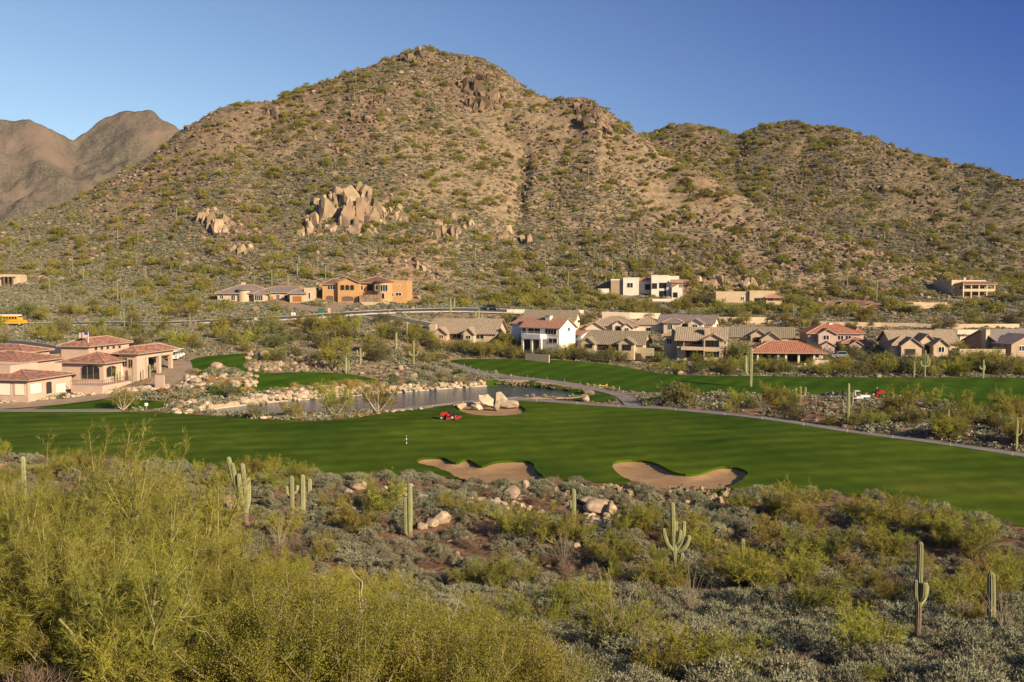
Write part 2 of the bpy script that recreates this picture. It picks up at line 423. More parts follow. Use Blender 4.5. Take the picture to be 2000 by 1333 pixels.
ys = np.concatenate([[-300, -150, -60, -20], np.arange(0, 60, 1.5), np.arange(60, 140, 1.2), np.arange(140, 240, 1.5), np.arange(240, 345, 1.6), np.arange(345, 640, 1.7), np.arange(640, 1100, 20), [1200, 1500, 2200, 3100]])
ss = np.concatenate([np.linspace(-1.6, -.68, 24), np.linspace(-.66, .66, 330), np.linspace(.68, 1.6, 24)])
GX = ss[None, :] * np.maximum(ys, 30)[:, None]
GY = ys[:, None] * np.ones((1, len(ss)))
GZ = terrain_z(GX, GY)
sink = np.zeros(GX.size)
for k in ('bunker1', 'bunker2', 'bunker3'): sink = np.maximum(sink, 1.0 * sstep(.8, -.4, sdist(POLY[k], GX.ravel(), GY.ravel())))
for k in GRASS + ['bunker1', 'bunker2', 'bunker3']:
    sink = np.maximum(sink, .9 * sstep(-1.2, -3.0, sdist(POLY[k], GX.ravel(), GY.ravel())))
sink = np.maximum(sink, 1.3 * sstep(2.9, 1.4, sdist(POLY['pond'], GX.ravel(), GY.ravel())))
GZM = GZ - sink.reshape(GZ.shape)
nr, nc = GX.shape
ii = np.arange((nr - 1) * nc).reshape(nr - 1, nc)[:, :-1].ravel()
gme = mesh('ground', np.stack([GX.ravel(), GY.ravel(), GZM.ravel()], 1), np.stack([ii, ii + 1, ii + nc + 1, ii + nc], 1), M['soil'], smooth=True)
x, y, z = GX.ravel(), GY.ravel(), GZ.ravel()
def cmix(c, d, f): return c * (1 - f[:, None]) + np.array(d)[None, :] * f[:, None]
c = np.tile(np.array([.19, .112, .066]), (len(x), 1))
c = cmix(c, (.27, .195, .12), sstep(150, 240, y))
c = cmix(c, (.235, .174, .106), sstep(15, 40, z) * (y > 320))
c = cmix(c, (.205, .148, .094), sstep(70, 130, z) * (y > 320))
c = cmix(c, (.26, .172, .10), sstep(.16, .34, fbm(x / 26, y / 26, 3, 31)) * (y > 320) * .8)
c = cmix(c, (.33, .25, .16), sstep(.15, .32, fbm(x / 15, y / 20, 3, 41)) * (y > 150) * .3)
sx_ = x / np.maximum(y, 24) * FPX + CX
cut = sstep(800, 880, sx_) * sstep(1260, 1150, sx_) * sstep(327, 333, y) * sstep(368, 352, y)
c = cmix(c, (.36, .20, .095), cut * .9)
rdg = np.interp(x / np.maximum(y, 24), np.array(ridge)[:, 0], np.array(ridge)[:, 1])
c = cmix(c, (.165, .130, .080), .75 * sstep(.07, .13, x / np.maximum(y, 24)) * sstep(0, 25, y - rdg))  # right hill soil painted darker for its shaded slope, greener for its scrub
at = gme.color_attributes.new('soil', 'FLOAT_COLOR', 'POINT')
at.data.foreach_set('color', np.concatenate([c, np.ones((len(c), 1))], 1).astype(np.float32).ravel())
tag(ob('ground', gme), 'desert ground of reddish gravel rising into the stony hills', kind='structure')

# ------------------------------------------------------------------ draped sheets
def drape(name, P, holes, m, lift, step, label):
    B = densify(P, step * .6); pts = [B]; edges = []; n0 = 0
    edges += [(i, (i + 1) % len(B)) for i in range(len(B))]; n0 = len(B)
    for Hh in holes:
        Hd = densify(Hh, .7); edges += [(n0 + i, n0 + (i + 1) % len(Hd)) for i in range(len(Hd))]; pts.append(Hd); n0 += len(Hd)
    lo, hi = P.min(0), P.max(0)
    gx, gy = np.meshgrid(np.arange(lo[0], hi[0], step), np.arange(lo[1], hi[1], step))
    gx = gx.ravel() + rng.uniform(-.2, .2, gx.size) * step; gy = gy.ravel() + rng.uniform(-.2, .2, gy.size) * step
    k = sdist(P, gx, gy) < -.4 * step
    for Hh in holes: k &= sdist(Hh, gx, gy) > .3 * step
    pts.append(np.stack([gx[k], gy[k]], 1))
    for Hh in holes:                                   # finer rings where the turf rolls over a bunker lip
        c0 = Hh.mean(0)
        for r_ in (.7, 1.6, 3.0):
            Hd = densify(c0 + (Hh - c0) * (1 + r_ / 6), 1.0); kk = (sdist(P, Hd[:, 0], Hd[:, 1]) < -.3) & (sdist(Hh, Hd[:, 0], Hd[:, 1]) > .3)
            pts.append(Hd[kk])
    A = np.vstack(pts)
    vo, eo, fo, *_ = delaunay_2d_cdt([Vector(p) for p in A.tolist()], edges, [], 0, 1e-4)
    V = np.array([[v.x, v.y] for v in vo]); F = np.array([f for f in fo if len(f) == 3])
    cen = V[F].mean(1)
    ok = inpoly(P, cen[:, 0], cen[:, 1])
    for Hh in holes: ok &= ~inpoly(Hh, cen[:, 0], cen[:, 1])
    F = F[ok]
    me = mesh(name, np.column_stack([V, terrain_z(V[:, 0], V[:, 1]) + lift]), F, m, smooth=True)
    return tag(ob(name, me), label, kind='structure')

def turf_mat(name, dark, light, stripe):
    m = mat(name, dark, light, scale=.045, rough=.95, bump=.03, bscale=6.0, spec=.04, detail=8.0, c3=tuple(a * .6 + b * .4 for a, b in zip(light, (.16, .12, .03))), s3=.028, t3=(.58, .78), ramp=(.3, .7))
    n, l = m.node_tree.nodes, m.node_tree.links; p = n['Principled BSDF']
    tc = n.new('ShaderNodeTexCoord'); mp = n.new('ShaderNodeMapping'); mp.inputs['Rotation'].default_value = (0, 0, R(stripe))
    w = n.new('ShaderNodeTexWave'); w.inputs['Scale'].default_value = .055; w.inputs['Distortion'].default_value = 1.2; w.inputs['Detail'].default_value = 2; w.inputs['Detail Scale'].default_value = .4
    l.new(tc.outputs['Object'], mp.inputs[0]); l.new(mp.outputs[0], w.inputs['Vector'])
    r = n.new('ShaderNodeMapRange'); r.inputs['To Min'].default_value = .87; r.inputs['To Max'].default_value = 1.13; l.new(w.outputs['Fac'], r.inputs['Value'])
    t = n.new('ShaderNodeTexNoise'); t.inputs['Scale'].default_value = .3; t.inputs['Detail'].default_value = 9; l.new(tc.outputs['Object'], t.inputs['Vector'])
    r2 = n.new('ShaderNodeMapRange'); r2.inputs['From Min'].default_value = .3; r2.inputs['From Max'].default_value = .7; r2.inputs['To Min'].default_value = .80; r2.inputs['To Max'].default_value = 1.22; l.new(t.outputs['Fac'], r2.inputs['Value'])
    mu = n.new('ShaderNodeMath'); mu.operation = 'MULTIPLY'; l.new(r.outputs[0], mu.inputs[0]); l.new(r2.outputs[0], mu.inputs[1])
    src = p.inputs['Base Color'].links[0].from_socket
    x = n.new('ShaderNodeVectorMath'); x.operation = 'SCALE'; l.new(src, x.inputs[0]); l.new(mu.outputs[0], x.inputs['Scale']); l.new(x.outputs[0], p.inputs['Base Color'])
    return m
M['turf'] = turf_mat('fairway_turf', (.027, .058, .003), (.080, .116, .008), 74)
M['turf2'] = turf_mat('green_turf', (.023, .062, .003), (.056, .100, .007), 30)
drape('fairway', POLY['fairway'], [POLY['bunker1'], POLY['bunker2'], POLY['bunker3']], M['turf'], .07, 2.4, 'wide mown fairway in front of the pond')
drape('fairway', POLY['fairway2'], [], M['turf2'], .07, 2.4, 'farther mown fairway below the row of houses')
drape('putting_green', POLY['green'], [], M['turf2'], .07, 1.6, 'curved green behind the rocky pond bank')
drape('tee_box', POLY['tee'], [], M['turf2'], .07, 1.6, 'small grass tee beside the clubhouse drive')
drape('lawn', POLY['pond_lawn'], [], M['turf2'], .07, 1.6, 'strip of lawn between pond and cart path')

def sand_mat():
    m = mat('bunker_sand', (.31, .185, .092), (.39, .248, .135), scale=.5, rough=.95, bump=.015, bscale=12, spec=.1)
    n, l = m.node_tree.nodes, m.node_tree.links; p = n['Principled BSDF']
    tc = n.new('ShaderNodeTexCoord'); w = n.new('ShaderNodeTexWave'); w.inputs['Scale'].default_value = 1.1; w.inputs['Distortion'].default_value = 3.5; w.inputs['Detail Scale'].default_value = .25; w.bands_direction = 'Y'
    l.new(tc.outputs['Object'], w.inputs['Vector'])
    b = n.new('ShaderNodeBump'); b.inputs['Distance'].default_value = .05; l.new(w.outputs['Fac'], b.inputs['Height']); l.new(p.inputs['Normal'].links[0].from_socket, b.inputs['Normal']); l.new(b.outputs[0], p.inputs['Normal'])
    return m
M['sand'] = sand_mat()
for k, lab in (('bunker1', 'sand bunker with scalloped far edge at the near side of the fairway'), ('bunker2', 'kidney-shaped sand bunker at the near side of the fairway'), ('bunker3', 'round sandy waste area holding pale boulders beside the pond')):
    so_ = drape('sand_bunker', POLY[k], [], M['sand'], -.22, .8, lab)
    Bl = densify(POLY[k], .5); nbl = len(Bl); cl = Bl.mean(0); zl = terrain_z(Bl[:, 0], Bl[:, 1]); rag = rng.uniform(-.10, .10, nbl)
    dl = (cl - Bl) / (np.linalg.norm(cl - Bl, axis=1)[:, None] + 1e-6)
    V = np.vstack([np.column_stack([Bl - dl * .35, zl + .075]), np.column_stack([Bl + dl * (.10 + rag)[:, None], zl + .10 + rag * .4]), np.column_stack([Bl + dl * .04, zl - .5])])
    a_ = np.arange(nbl); b_ = (a_ + 1) % nbl
    ob('turf_lip', mesh('turf_lip', V, np.vstack([np.stack([a_ + q * nbl, b_ + q * nbl, b_ + (q + 1) * nbl, a_ + (q + 1) * nbl], 1) for q in range(2)]), M['turf']), so_)

# ------------------------------------------------------------------ roads and paths
M['asphalt'] = mat('asphalt', (.060, .060, .066), (.085, .083, .086), scale=.6, rough=.9, bump=.01, bscale=20, spec=.25)
M['path'] = mat('path_concrete', (.17, .155, .14), (.235, .21, .185), scale=.4, rough=.9, bump=.01, bscale=12, spec=.2)
M['paver'] = mat('drive_paving', (.25, .185, .13), (.32, .24, .17), scale=.5, rough=.9, bump=.02, bscale=5, spec=.15)
M['kerb'] = mat('kerb_concrete', (.36, .32, .27), (.44, .39, .34), scale=1.2, rough=.9)
def strip(P, w, lift, off=0.0, thick=None):
    D = densify(P, 1.6, False)
    T = np.gradient(D, axis=0); T /= np.linalg.norm(T, axis=1)[:, None] + 1e-9
    N = np.stack([-T[:, 1], T[:, 0]], 1)
    K = max(2, int(w / 1.5) + 1); V = []; F = []
    zc = terrain_z(D[:, 0], D[:, 1])
    ker = np.ones(7) / 7; zc = np.convolve(np.pad(zc, 3, 'edge'), ker, 'valid')
    for j in range(K):
        q = D + N * (off + (j / (K - 1) - .5) * w)
        zz = np.maximum(terrain_z(q[:, 0], q[:, 1]), zc - .15)
        V.append(np.column_stack([q, zz + lift]))
    V = np.stack(V, 1); n = len(D)
    idx = np.arange(n * K).reshape(n, K)
    F = np.stack([idx[:-1, :-1].ravel(), idx[1:, :-1].ravel(), idx[1:, 1:].ravel(), idx[:-1, 1:].ravel()], 1)[:, ::-1]
    V = V.reshape(-1, 3)
    if thick:                                          # skirts give the kerb real height
        lo = V.copy(); lo[:, 2] -= thick; a = np.arange(n - 1)
        m0, m1 = a * K, (a + 1) * K; r0, r1 = m0 + K - 1, m1 + K - 1; L = len(V)
        F = np.vstack([F, np.stack([m0, m1, m1 + L, m0 + L], 1), np.stack([r1, r0, r0 + L, r1 + L], 1)]); V = np.vstack([V, lo])
    return V, F
LAB = {'cart_path': 'pale cart path along the left edge of the fairway', 'cart_path2': 'long pale cart path curving along the far edge of the fairway', 'cart_path3': 'cart path running between pond lawn and far fairway',
       'cart_path4': 'short spur of cart path by the path junction', 'cart_path5': 'cart path where the white carts are parked', 'road': 'asphalt road crossing the foot of the hill', 'road2': 'asphalt side street turning down behind the houses', 'road3': 'asphalt lane above the clubhouse',
       'driveway': 'brick driveway of the grey-roofed house', 'driveway2': 'brick driveway of the orange house', 'driveway3': 'narrow drive up to the white modern house', 'driveway4': 'drive up to the tan balcony house', 'club_drive': 'pale paved drive curving past the clubhouse', 'street': 'street in front of the tan houses'}
for k, (w, P) in RPATH.items():
    nm = k.rstrip('0123456789'); mm = M['asphalt'] if nm in ('road', 'street') else M['path'] if nm == 'cart_path' or k in ('driveway3', 'driveway4') else M['paver']
    nm = {'club_drive': 'driveway'}.get(nm, nm)
    o = ob(nm, mesh(nm, *strip(P, w, .10), mm, True)); tag(o, LAB[k], kind='structure')
    if nm in ('road', 'cart_path') and w > 2.5:
        for sgn in (-1, 1):
            kw = .35 if nm == 'road' else .14
            ob('kerb', mesh('kerb', *strip(P, kw, .22 if nm == 'road' else .12, sgn * (w / 2 + kw / 2), .4), M['kerb'] if nm == 'road' else M['path'], False), o)

# ------------------------------------------------------------------ pond
def water_mat():
    m = bpy.data.materials.new('pond_water'); m.use_nodes = True
    n, l = m.node_tree.nodes, m.node_tree.links; p = n['Principled BSDF']
    p.inputs['Base Color'].default_value = (.045, .065, .10, 1); p.inputs['Roughness'].default_value = .10; p.inputs['IOR'].default_value = 1.33; p.inputs['Specular IOR Level'].default_value = .5  # blue in the base colour paints in reflected sky
    tc = n.new('ShaderNodeTexCoord'); mp = n.new('ShaderNodeMapping'); mp.inputs['Scale'].default_value = (2.2, 1.3, 1)
    l.new(tc.outputs['Object'], mp.inputs[0])
    t = n.new('ShaderNodeTexNoise'); t.inputs['Scale'].default_value = 2.4; t.inputs['Detail'].default_value = 4; l.new(mp.outputs[0], t.inputs['Vector'])
    b = n.new('ShaderNodeBump'); b.inputs['Distance'].default_value = .14; l.new(t.outputs['Fac'], b.inputs['Height']); l.new(b.outputs[0], p.inputs['Normal'])
    return m
M['water'] = water_mat()
P = POLY['pond']; c0 = P.mean(0)
Bd = densify(P, 1.0); nb = len(Bd); T = np.roll(Bd, -1, 0) - np.roll(Bd, 1, 0); N = np.stack([T[:, 1], -T[:, 0]], 1); N /= np.linalg.norm(N, axis=1)[:, None]
if (inpoly(P, Bd[:, 0] + N[:, 0] * .3, Bd[:, 1] + N[:, 1] * .3)).mean() > .5: N = -N
Be = Bd + N * .25
tag(ob('pond_water', mesh('pond_water', np.column_stack([Be, np.full(nb, WATER_Z)]), [list(range(nb))], M['water'])), 'still pond reflecting the rocky bank', kind='structure')
M['pale_edge'] = mat('pond_edging', (.42, .35, .26), (.52, .45, .35), scale=1.5, rough=.9)
rings = [(-.05, WATER_Z - .5, None), (-.05, WATER_Z + .18, None), (.45, WATER_Z + .22, None)] + [(d_, None, .07) for d_ in (.9, 1.5, 2.2, 3.0, 3.6)]
V = []
for d_, zf, lf in rings:
    q = Bd + N * d_
    V.append(np.column_stack([q, np.full(nb, zf) if lf is None else np.maximum(terrain_z(q[:, 0], q[:, 1]) + (lf if d_ < 3.5 else -.3), WATER_Z + .24 if d_ < 3 else -9)]))
V = np.vstack(V); a = np.arange(nb); b = (a + 1) % nb
F = np.vstack([np.stack([a + k * nb, b + k * nb, b + (k + 1) * nb, a + (k + 1) * nb], 1) for k in range(len(rings) - 1)])
M['bank'] = mat('pond_bank_soil', (.33, .22, .14), (.43, .31, .21), scale=.7, rough=.95, bump=.05, bscale=3)
tag(ob('pond_bank', mesh('pond_bank', V, F, [M['pale_edge'], M['bank']], fm=(np.arange(len(F)) // nb >= 2).astype(int))), 'pale edge and bare bank round the pond', kind='structure')

# ------------------------------------------------------------------ far mountains
FAR = [(-900, 330, 2300), (-500, 280, 2300), (-250, 300, 2300), (-120, 262, 2250), (-40, 236, 2250), (0, 231, 2250), (40, 230, 2250), (80, 245, 2250), (120, 264, 2280), (140, 269, 2320), (165, 258, 2350), (215, 227, 2400), (250, 216, 2400), (285, 218, 2400), (320, 237, 2380), (370, 262, 2360), (450, 320, 2340), (600, 420, 2340), (900, 520, 2340)]
fs = np.array(st(FAR))
s_ = np.linspace(fs[0, 0], fs[-1, 0], 420)
Dr, Zr = pchip1(fs[:, 0], fs[:, 1], s_), pchip1(fs[:, 0], fs[:, 2], s_)
tt = np.concatenate([np.linspace(0, 1, 130), np.linspace(1.02, 1.6, 20)])
Dm = 1500 + (Dr[None, :] - 1500) * tt[:, None]
prof = np.where(tt < 1, .25 * tt + .75 * tt ** 2.2, 1 - (tt - 1) * 1.6)[:, None]
Xm = s_[None, :] * Dm
rid = np.abs(fbm(Xm / 210, Dm / 300, 4, 61)) * 150 - 26
Zm = -10 + (Zr[None, :] + 10) * prof + rid * (np.clip(tt, 0, 1) * (1.06 - np.clip(tt, 0, 1)))[:, None] * 2.5 + fbm(Xm / 45, Dm / 45, 4, 71) * 26 * (np.clip(tt * 2, 0, 1) * np.clip((1.12 - tt) * 4, .22, 1))[:, None]
nr, nc = Zm.shape; ii = np.arange((nr - 1) * nc).reshape(nr - 1, nc)[:, :-1].ravel()
M['far'] = mat('far_mountain_scrub', (.145, .110, .080), (.070, .070, .046), scale=.2, rough=.95, bump=5.0, bscale=.07, spec=.05, detail=8.0, c3=(.165, .120, .088), s3=.006, t3=(.42, .62), ramp=(.42, .58))
tag(ob('distant_mountains', mesh('distant_mountains', np.stack([Xm.ravel(), Dm.ravel(), Zm.ravel()], 1), np.stack([ii, ii + 1, ii + nc + 1, ii + nc], 1), M['far'], True)), 'two distant scrub-covered mountains beyond the hill', kind='structure')

_GZ = GZ
def terrain_fast(x, y):                                # bilinear look-up in the ground grid
    x = np.asarray(x, float); y = np.asarray(y, float)
    s = np.clip(x / np.maximum(y, 30), ss[0], ss[-1] - 1e-6); yc = np.clip(y, ys[0], ys[-1] - 1e-6)
    j = np.clip(np.searchsorted(ss, s, 'right') - 1, 0, len(ss) - 2); i = np.clip(np.searchsorted(ys, yc, 'right') - 1, 0, len(ys) - 2)
    a = (s - ss[j]) / (ss[j + 1] - ss[j]); b = (yc - ys[i]) / (ys[i + 1] - ys[i])
    return (_GZ[i, j] * (1 - a) + _GZ[i, j + 1] * a) * (1 - b) + (_GZ[i + 1, j] * (1 - a) + _GZ[i + 1, j + 1] * a) * b
def ground(u, v, ymin=20): return cast(u, v, terrain_fast, ymin)
def gp(u, v, ymin=20):
    x, y, z = ground([u], [v], ymin)
    return Vector((x[0], y[0], z[0]))
def gd(u, D):                                          # ground point under pixel column u at forward distance D
    s = (u - CX) / FPX
    return Vector((s * D, D, float(terrain_fast(np.array([s * D]), np.array([D]))[0])))

# ================================================================== PLANT AND ROCK SHAPES
def nrm(v): return v / (np.linalg.norm(v, axis=-1, keepdims=True) + 1e-9)
def rdir(n, r, up=0.0):
    d = r.normal(size=(n, 3)); d[:, 2] += up
    return nrm(d)
def tube(path, rad, sides=6, cap=True):
    P = np.asarray(path, float); n = len(P); rad = np.broadcast_to(np.asarray(rad, float), (n,))
    T = nrm(np.gradient(P, axis=0)); ref = np.array([0.31, .17, .93]) if abs(T[:, 2]).mean() < .8 else np.array([1., .1, 0])
    A = nrm(np.cross(T, ref)); B = np.cross(T, A)
    th = np.arange(sides) * 2 * np.pi / sides
    V = (P[:, None] + rad[:, None, None] * (np.cos(th)[None, :, None] * A[:, None] + np.sin(th)[None, :, None] * B[:, None])).reshape(-1, 3)
    i = np.arange(n - 1)[:, None] * sides; j = np.arange(sides)[None]; k = (j + 1) % sides
    F = np.stack([(i + j).ravel(), (i + k).ravel(), (i + k + sides).ravel(), (i + j + sides).ravel()], 1)
    return V, F
class Geo:                                             # collects triangle / quad blocks
    def __init__(s): s.V, s.F, s.n, s.m = [], [], 0, []
    def add(s, V, F, mi=0):
        V = np.asarray(V, float); F = np.asarray(F)
        s.V.append(V); s.F += (F + s.n).tolist() if isinstance(F, np.ndarray) else [[i + s.n for i in f] for f in F]
        s.m += [mi] * len(F); s.n += len(V); return s
    def mesh(s, name, mats, smooth=False): return mesh(name, np.vstack(s.V), s.F, mats, smooth, s.m)
def blades(P, D, L, W, r):                             # thin twigs / leaves as slim triangles
    n = len(P); side = nrm(np.cross(D, r.normal(size=(n, 3)))) * (np.broadcast_to(W, (n,)) / 2)[:, None]
    V = np.stack([P - side, P + side, P + D * np.broadcast_to(L, (n,))[:, None]], 1).reshape(-1, 3)
    return V, np.arange(3 * n).reshape(n, 3)
def leafq(P, size, r, up=.3):                          # small leaf quads
    n = len(P); nn = rdir(n, r, up); t = nrm(np.cross(nn, r.normal(size=(n, 3)))); b = np.cross(nn, t)
    sz = np.broadcast_to(size, (n,))[:, None] * r.uniform(.6, 1.3, (n, 1))
    V = np.stack([P - t * sz * .5, P - b * sz * .35, P + t * sz * .5, P + b * sz * .35], 1).reshape(-1, 3)
    return V, np.arange(4 * n).reshape(n, 4)

def palo_verde(seed, H, Rr, limbs, subs, sprays, nb, bl, bw, thick=.11, droop=0.1):
    r = np.random.default_rng(seed); tr = Geo(); PV, DV = [], []
    for i in range(limbs):
        az = i * 2 * np.pi / limbs + r.uniform(-.5, .5); out = Rr * r.uniform(.35, .95); top = H * r.uniform(.5, .8) * (1.12 - .35 * out / Rr)
        t = np.linspace(0, 1, 8)[:, None]
        path = np.concatenate([np.cos(az) * out * t ** .85, np.sin(az) * out * t ** .85, top * t ** 1.15], 1) + np.cumsum(r.normal(size=(8, 3)) * .035 * H / 3, 0) * t
        path[0] = (r.uniform(-.1, .1), r.uniform(-.1, .1), -.15)
        tr.add(*tube(path, np.linspace(thick, thick * .25, 8) * H / 5, 6))
        for j in range(subs):
            k = r.uniform(.28, 1); p0 = np.array([np.interp(k * 7, np.arange(8), path[:, q]) for q in range(3)])
            d = nrm(nrm(path[-1] - path[0]) * .5 + rdir(1, r, .35)[0]); ln = H * r.uniform(.16, .34)
            tt = np.linspace(0, 1, 4)[:, None]; sp = p0 + d * ln * tt + np.array([0, 0, 1.]) * ln * .25 * tt ** 2
            if j % 2 == 0 or sprays > 10: tr.add(*tube(sp, np.linspace(thick * .3, thick * .08, 4) * H / 5, 4))
            q = r.uniform(.15, 1.05, sprays)
            sp0 = p0 + d * (ln * q)[:, None] + np.array([0, 0, 1.]) * (ln * .25 * q ** 2)[:, None]
            sd = nrm(d * .7 + rdir(sprays, r, .45) * 1.0)
            sl = bl * r.uniform(1.0, 2.2, sprays)
            for m_ in range(nb):
                f = r.uniform(.0, 1, sprays); base = sp0 + sd * (sl * f)[:, None]
                PV.append(base); DV.append(nrm(sd + rdir(sprays, r, .25) * .75 - np.array([0, 0, droop])))
    PV, DV = np.vstack(PV), np.vstack(DV); n = len(PV)
    keep = PV[:, 2] > .1
    PV, DV = PV[keep], DV[keep]; n = len(PV)
    return tr, blades(PV, DV, bl * r.uniform(.5, 1.2, n), bw * r.uniform(.6, 1.3, n), r)

def dome(seed, n, clumps, Rr, H, leaf, spread=.2, core=.75, rag=.25):   # leaf points of a rounded bush
    r = np.random.default_rng(seed)
    d = rdir(clumps, r, .35); d[:, 2] = np.abs(d[:, 2])
    c = d * np.array([Rr, Rr, H]) * r.uniform(core - rag, 1.0, (clumps, 1)) * np.array([1, 1, .85]) + np.array([0, 0, H * .08])
    w = r.uniform(.3, 1, clumps); k = r.choice(clumps, n, p=w / w.sum())
    P = c[k] + r.normal(size=(n, 3)) * spread * np.array([Rr, Rr, H * .8]); P[:, 2] = np.abs(P[:, 2]) * .97 + .03
    return P, r
def stems(r, n, Rr, H, w, g=None):
    g = g or Geo()
    for i in range(n):
        d = rdir(1, r, .9)[0]; d[2] = abs(d[2]); t = np.linspace(0, 1, 4)[:, None]
        g.add(*tube(d * np.array([Rr, Rr, H]) * .85 * t + r.normal(size=(4, 3)) * .03 * t - np.array([0, 0, .05]) * (1 - t), np.linspace(w, w * .4, 4), 3))
    return g

def icos(sub):
    t = (1 + 5 ** .5) / 2
    V = nrm(np.array([(-1, t, 0), (1, t, 0), (-1, -t, 0), (1, -t, 0), (0, -1, t), (0, 1, t), (0, -1, -t), (0, 1, -t), (t, 0, -1), (t, 0, 1), (-t, 0, -1), (-t, 0, 1)], float))
    F = [(0, 11, 5), (0, 5, 1), (0, 1, 7), (0, 7, 10), (0, 10, 11), (1, 5, 9), (5, 11, 4), (11, 10, 2), (10, 7, 6), (7, 1, 8), (3, 9, 4), (3, 4, 2), (3, 2, 6), (3, 6, 8), (3, 8, 9), (4, 9, 5), (2, 4, 11), (6, 2, 10), (8, 6, 7), (9, 8, 1)]
    V = V.tolist()
    for _ in range(sub):
        cache = {}; nF = []
        def mid(a, b):
            k = (min(a, b), max(a, b))
            if k not in cache:
                m = np.array(V[a]) + np.array(V[b]); V.append((m / np.linalg.norm(m)).tolist()); cache[k] = len(V) - 1
            return cache[k]
        for a, b, c in F:
            x, y, z = mid(a, b), mid(b, c), mid(c, a); nF += [(a, x, z), (b, y, x), (c, z, y), (x, y, z)]
        F = nF
    return np.array(V), np.array(F)
ICO = [icos(k) for k in range(4)]
def rock(seed, sub=2, planes=14, sharp=.72, stretch=(1, 1, 1), rough=.04):
    r = np.random.default_rng(seed); V, F = ICO[sub]; V = V.copy()
    N = rdir(planes, r); off = r.uniform(sharp, 1.0, planes)
    d = V @ N.T
    s = np.min(np.where(d > .15, off[None] / np.maximum(d, .15), 9), 1)
    V = V * np.minimum(s, 1.15)[:, None] * (1 + r.normal(size=(len(V), 1)) * rough)
    return V * np.array(stretch), F

import bmesh
def shard(seed, n=15, stretch=(1, 1, 1)):              # sharp-edged block: hull of a few points, edges slightly worn
    r = np.random.default_rng(seed); bm = bmesh.new()
    for p in rdir(n, r) * r.uniform(.62, 1.05, (n, 1)) * np.array(stretch): bm.verts.new(p)
    q = bmesh.ops.convex_hull(bm, input=bm.verts)
    bmesh.ops.delete(bm, geom=list({e for e in q['geom_interior'] + q['geom_unused'] if isinstance(e, bmesh.types.BMVert)}), context='VERTS')
    bmesh.ops.subdivide_edges(bm, edges=[e for e in bm.edges if e.calc_length() > .25], cuts=1, use_grid_fill=True); bmesh.ops.triangulate(bm, faces=bm.faces); bm.verts.index_update()
    V = np.array([v.co[:] for v in bm.verts]); V = V * (1 + .22 * fbm(V[:, 0] * 2.2 + V[:, 2] * 1.3 + seed, V[:, 1] * 2.2 - V[:, 2] * 1.7, 3, seed % 50))[:, None]; F = np.array([[v.index for v in f.verts] for f in bm.faces]); bm.free()
    return V, F

# ------------------------------------------------------------------ plant materials
M['pv_near'] = mat('palo_verde_twigs', (.285, .265, .044), (.155, .150, .028), scale=.5, rough=.75, vary=.14, hue=.012, transl=.2, spec=.2)
M['pv_bark'] = mat('palo_verde_bark', (.25, .24, .08), (.20, .17, .09), scale=2, rough=.85)
M['pv_mid'] = mat('palo_verde_foliage', (.31, .28, .046), (.18, .17, .032), scale=.4, rough=.8, vary=.25, hue=.03, transl=.2, spec=.15)
M['pv_far'] = mat('palo_verde_hill_foliage', (.29, .255, .058), (.19, .175, .042), scale=.35, rough=.85, vary=.25, hue=.018, transl=.2, spec=.1)
M['mesq'] = mat('mesquite_foliage', (.19, .175, .065), (.115, .112, .04), scale=.5, rough=.8, vary=.3, hue=.035, transl=.15, spec=.15)
M['bark'] = mat('grey_bark', (.18, .14, .10), (.11, .085, .06), scale=3, rough=.9)
M['whitebark'] = mat('pale_bark', (.52, .46, .37), (.40, .34, .26), scale=2, rough=.85)
M['brittle'] = mat('brittlebush_leaves', (.30, .29, .185), (.19, .186, .118), scale=.7, rough=.9, vary=.22, hue=.018, transl=.12, spec=.1)
M['dry'] = mat('dry_twigs', (.25, .175, .12), (.17, .12, .085), scale=1, rough=.9, vary=.3, hue=.015, transl=.1)
M['creo'] = mat('creosote_leaves', (.265, .238, .030), (.16, .15, .02), scale=1, rough=.6, vary=.15, hue=.012, transl=.28, spec=.25)
M['rust'] = mat('rusty_dead_brush', (.33, .17, .06), (.24, .12, .045), scale=2, rough=.9, vary=.2, transl=.1)
M['gold'] = mat('golden_grass', (.42, .28, .09), (.31, .21, .07), scale=1, rough=.85, vary=.2, hue=.02, transl=.2)
M['green_shrub'] = mat('clipped_shrub', (.11, .12, .04), (.07, .085, .028), scale=1, rough=.7, vary=.25, hue=.03, transl=.12)
M['oco'] = mat('ocotillo_stem', (.33, .265, .17), (.22, .18, .12), scale=2, rough=.9, vary=.15)
M['sag'] = mat('saguaro_skin', (.29, .285, .14), (.205, .21, .098), scale=1.1, rough=.8, bump=.02, bscale=14, vary=.15, hue=.01, spec=.2)
M['sagold'] = mat('saguaro_woody_base', (.24, .19, .125), (.15, .115, .075), scale=3, rough=.9, bump=.03, bscale=10)
M['sagfar'] = mat('distant_saguaro', (.21, .205, .11), (.155, .155, .08), scale=.6, rough=.85, vary=.2)
M['rock_t'] = mat('tan_granite', (.37, .268, .17), (.195, .135, .088), scale=.45, rough=.95, bump=.5, bscale=.9, vary=.34, hue=.012, spec=.1, c3=(.43, .33, .22), s3=.5, t3=(.55, .7))
M['rock_b'] = mat('brown_rock', (.17, .118, .08), (.095, .066, .047), scale=.5, rough=.95, bump=.15, bscale=1.5, vary=.3, hue=.01, spec=.1, c3=(.29, .19, .125), s3=.7, t3=(.5, .7))
M['rock_m'] = mat('mid_brown_stone', (.29, .205, .135), (.19, .13, .085), scale=.6, rough=.95, vary=.3, hue=.01, spec=.1)
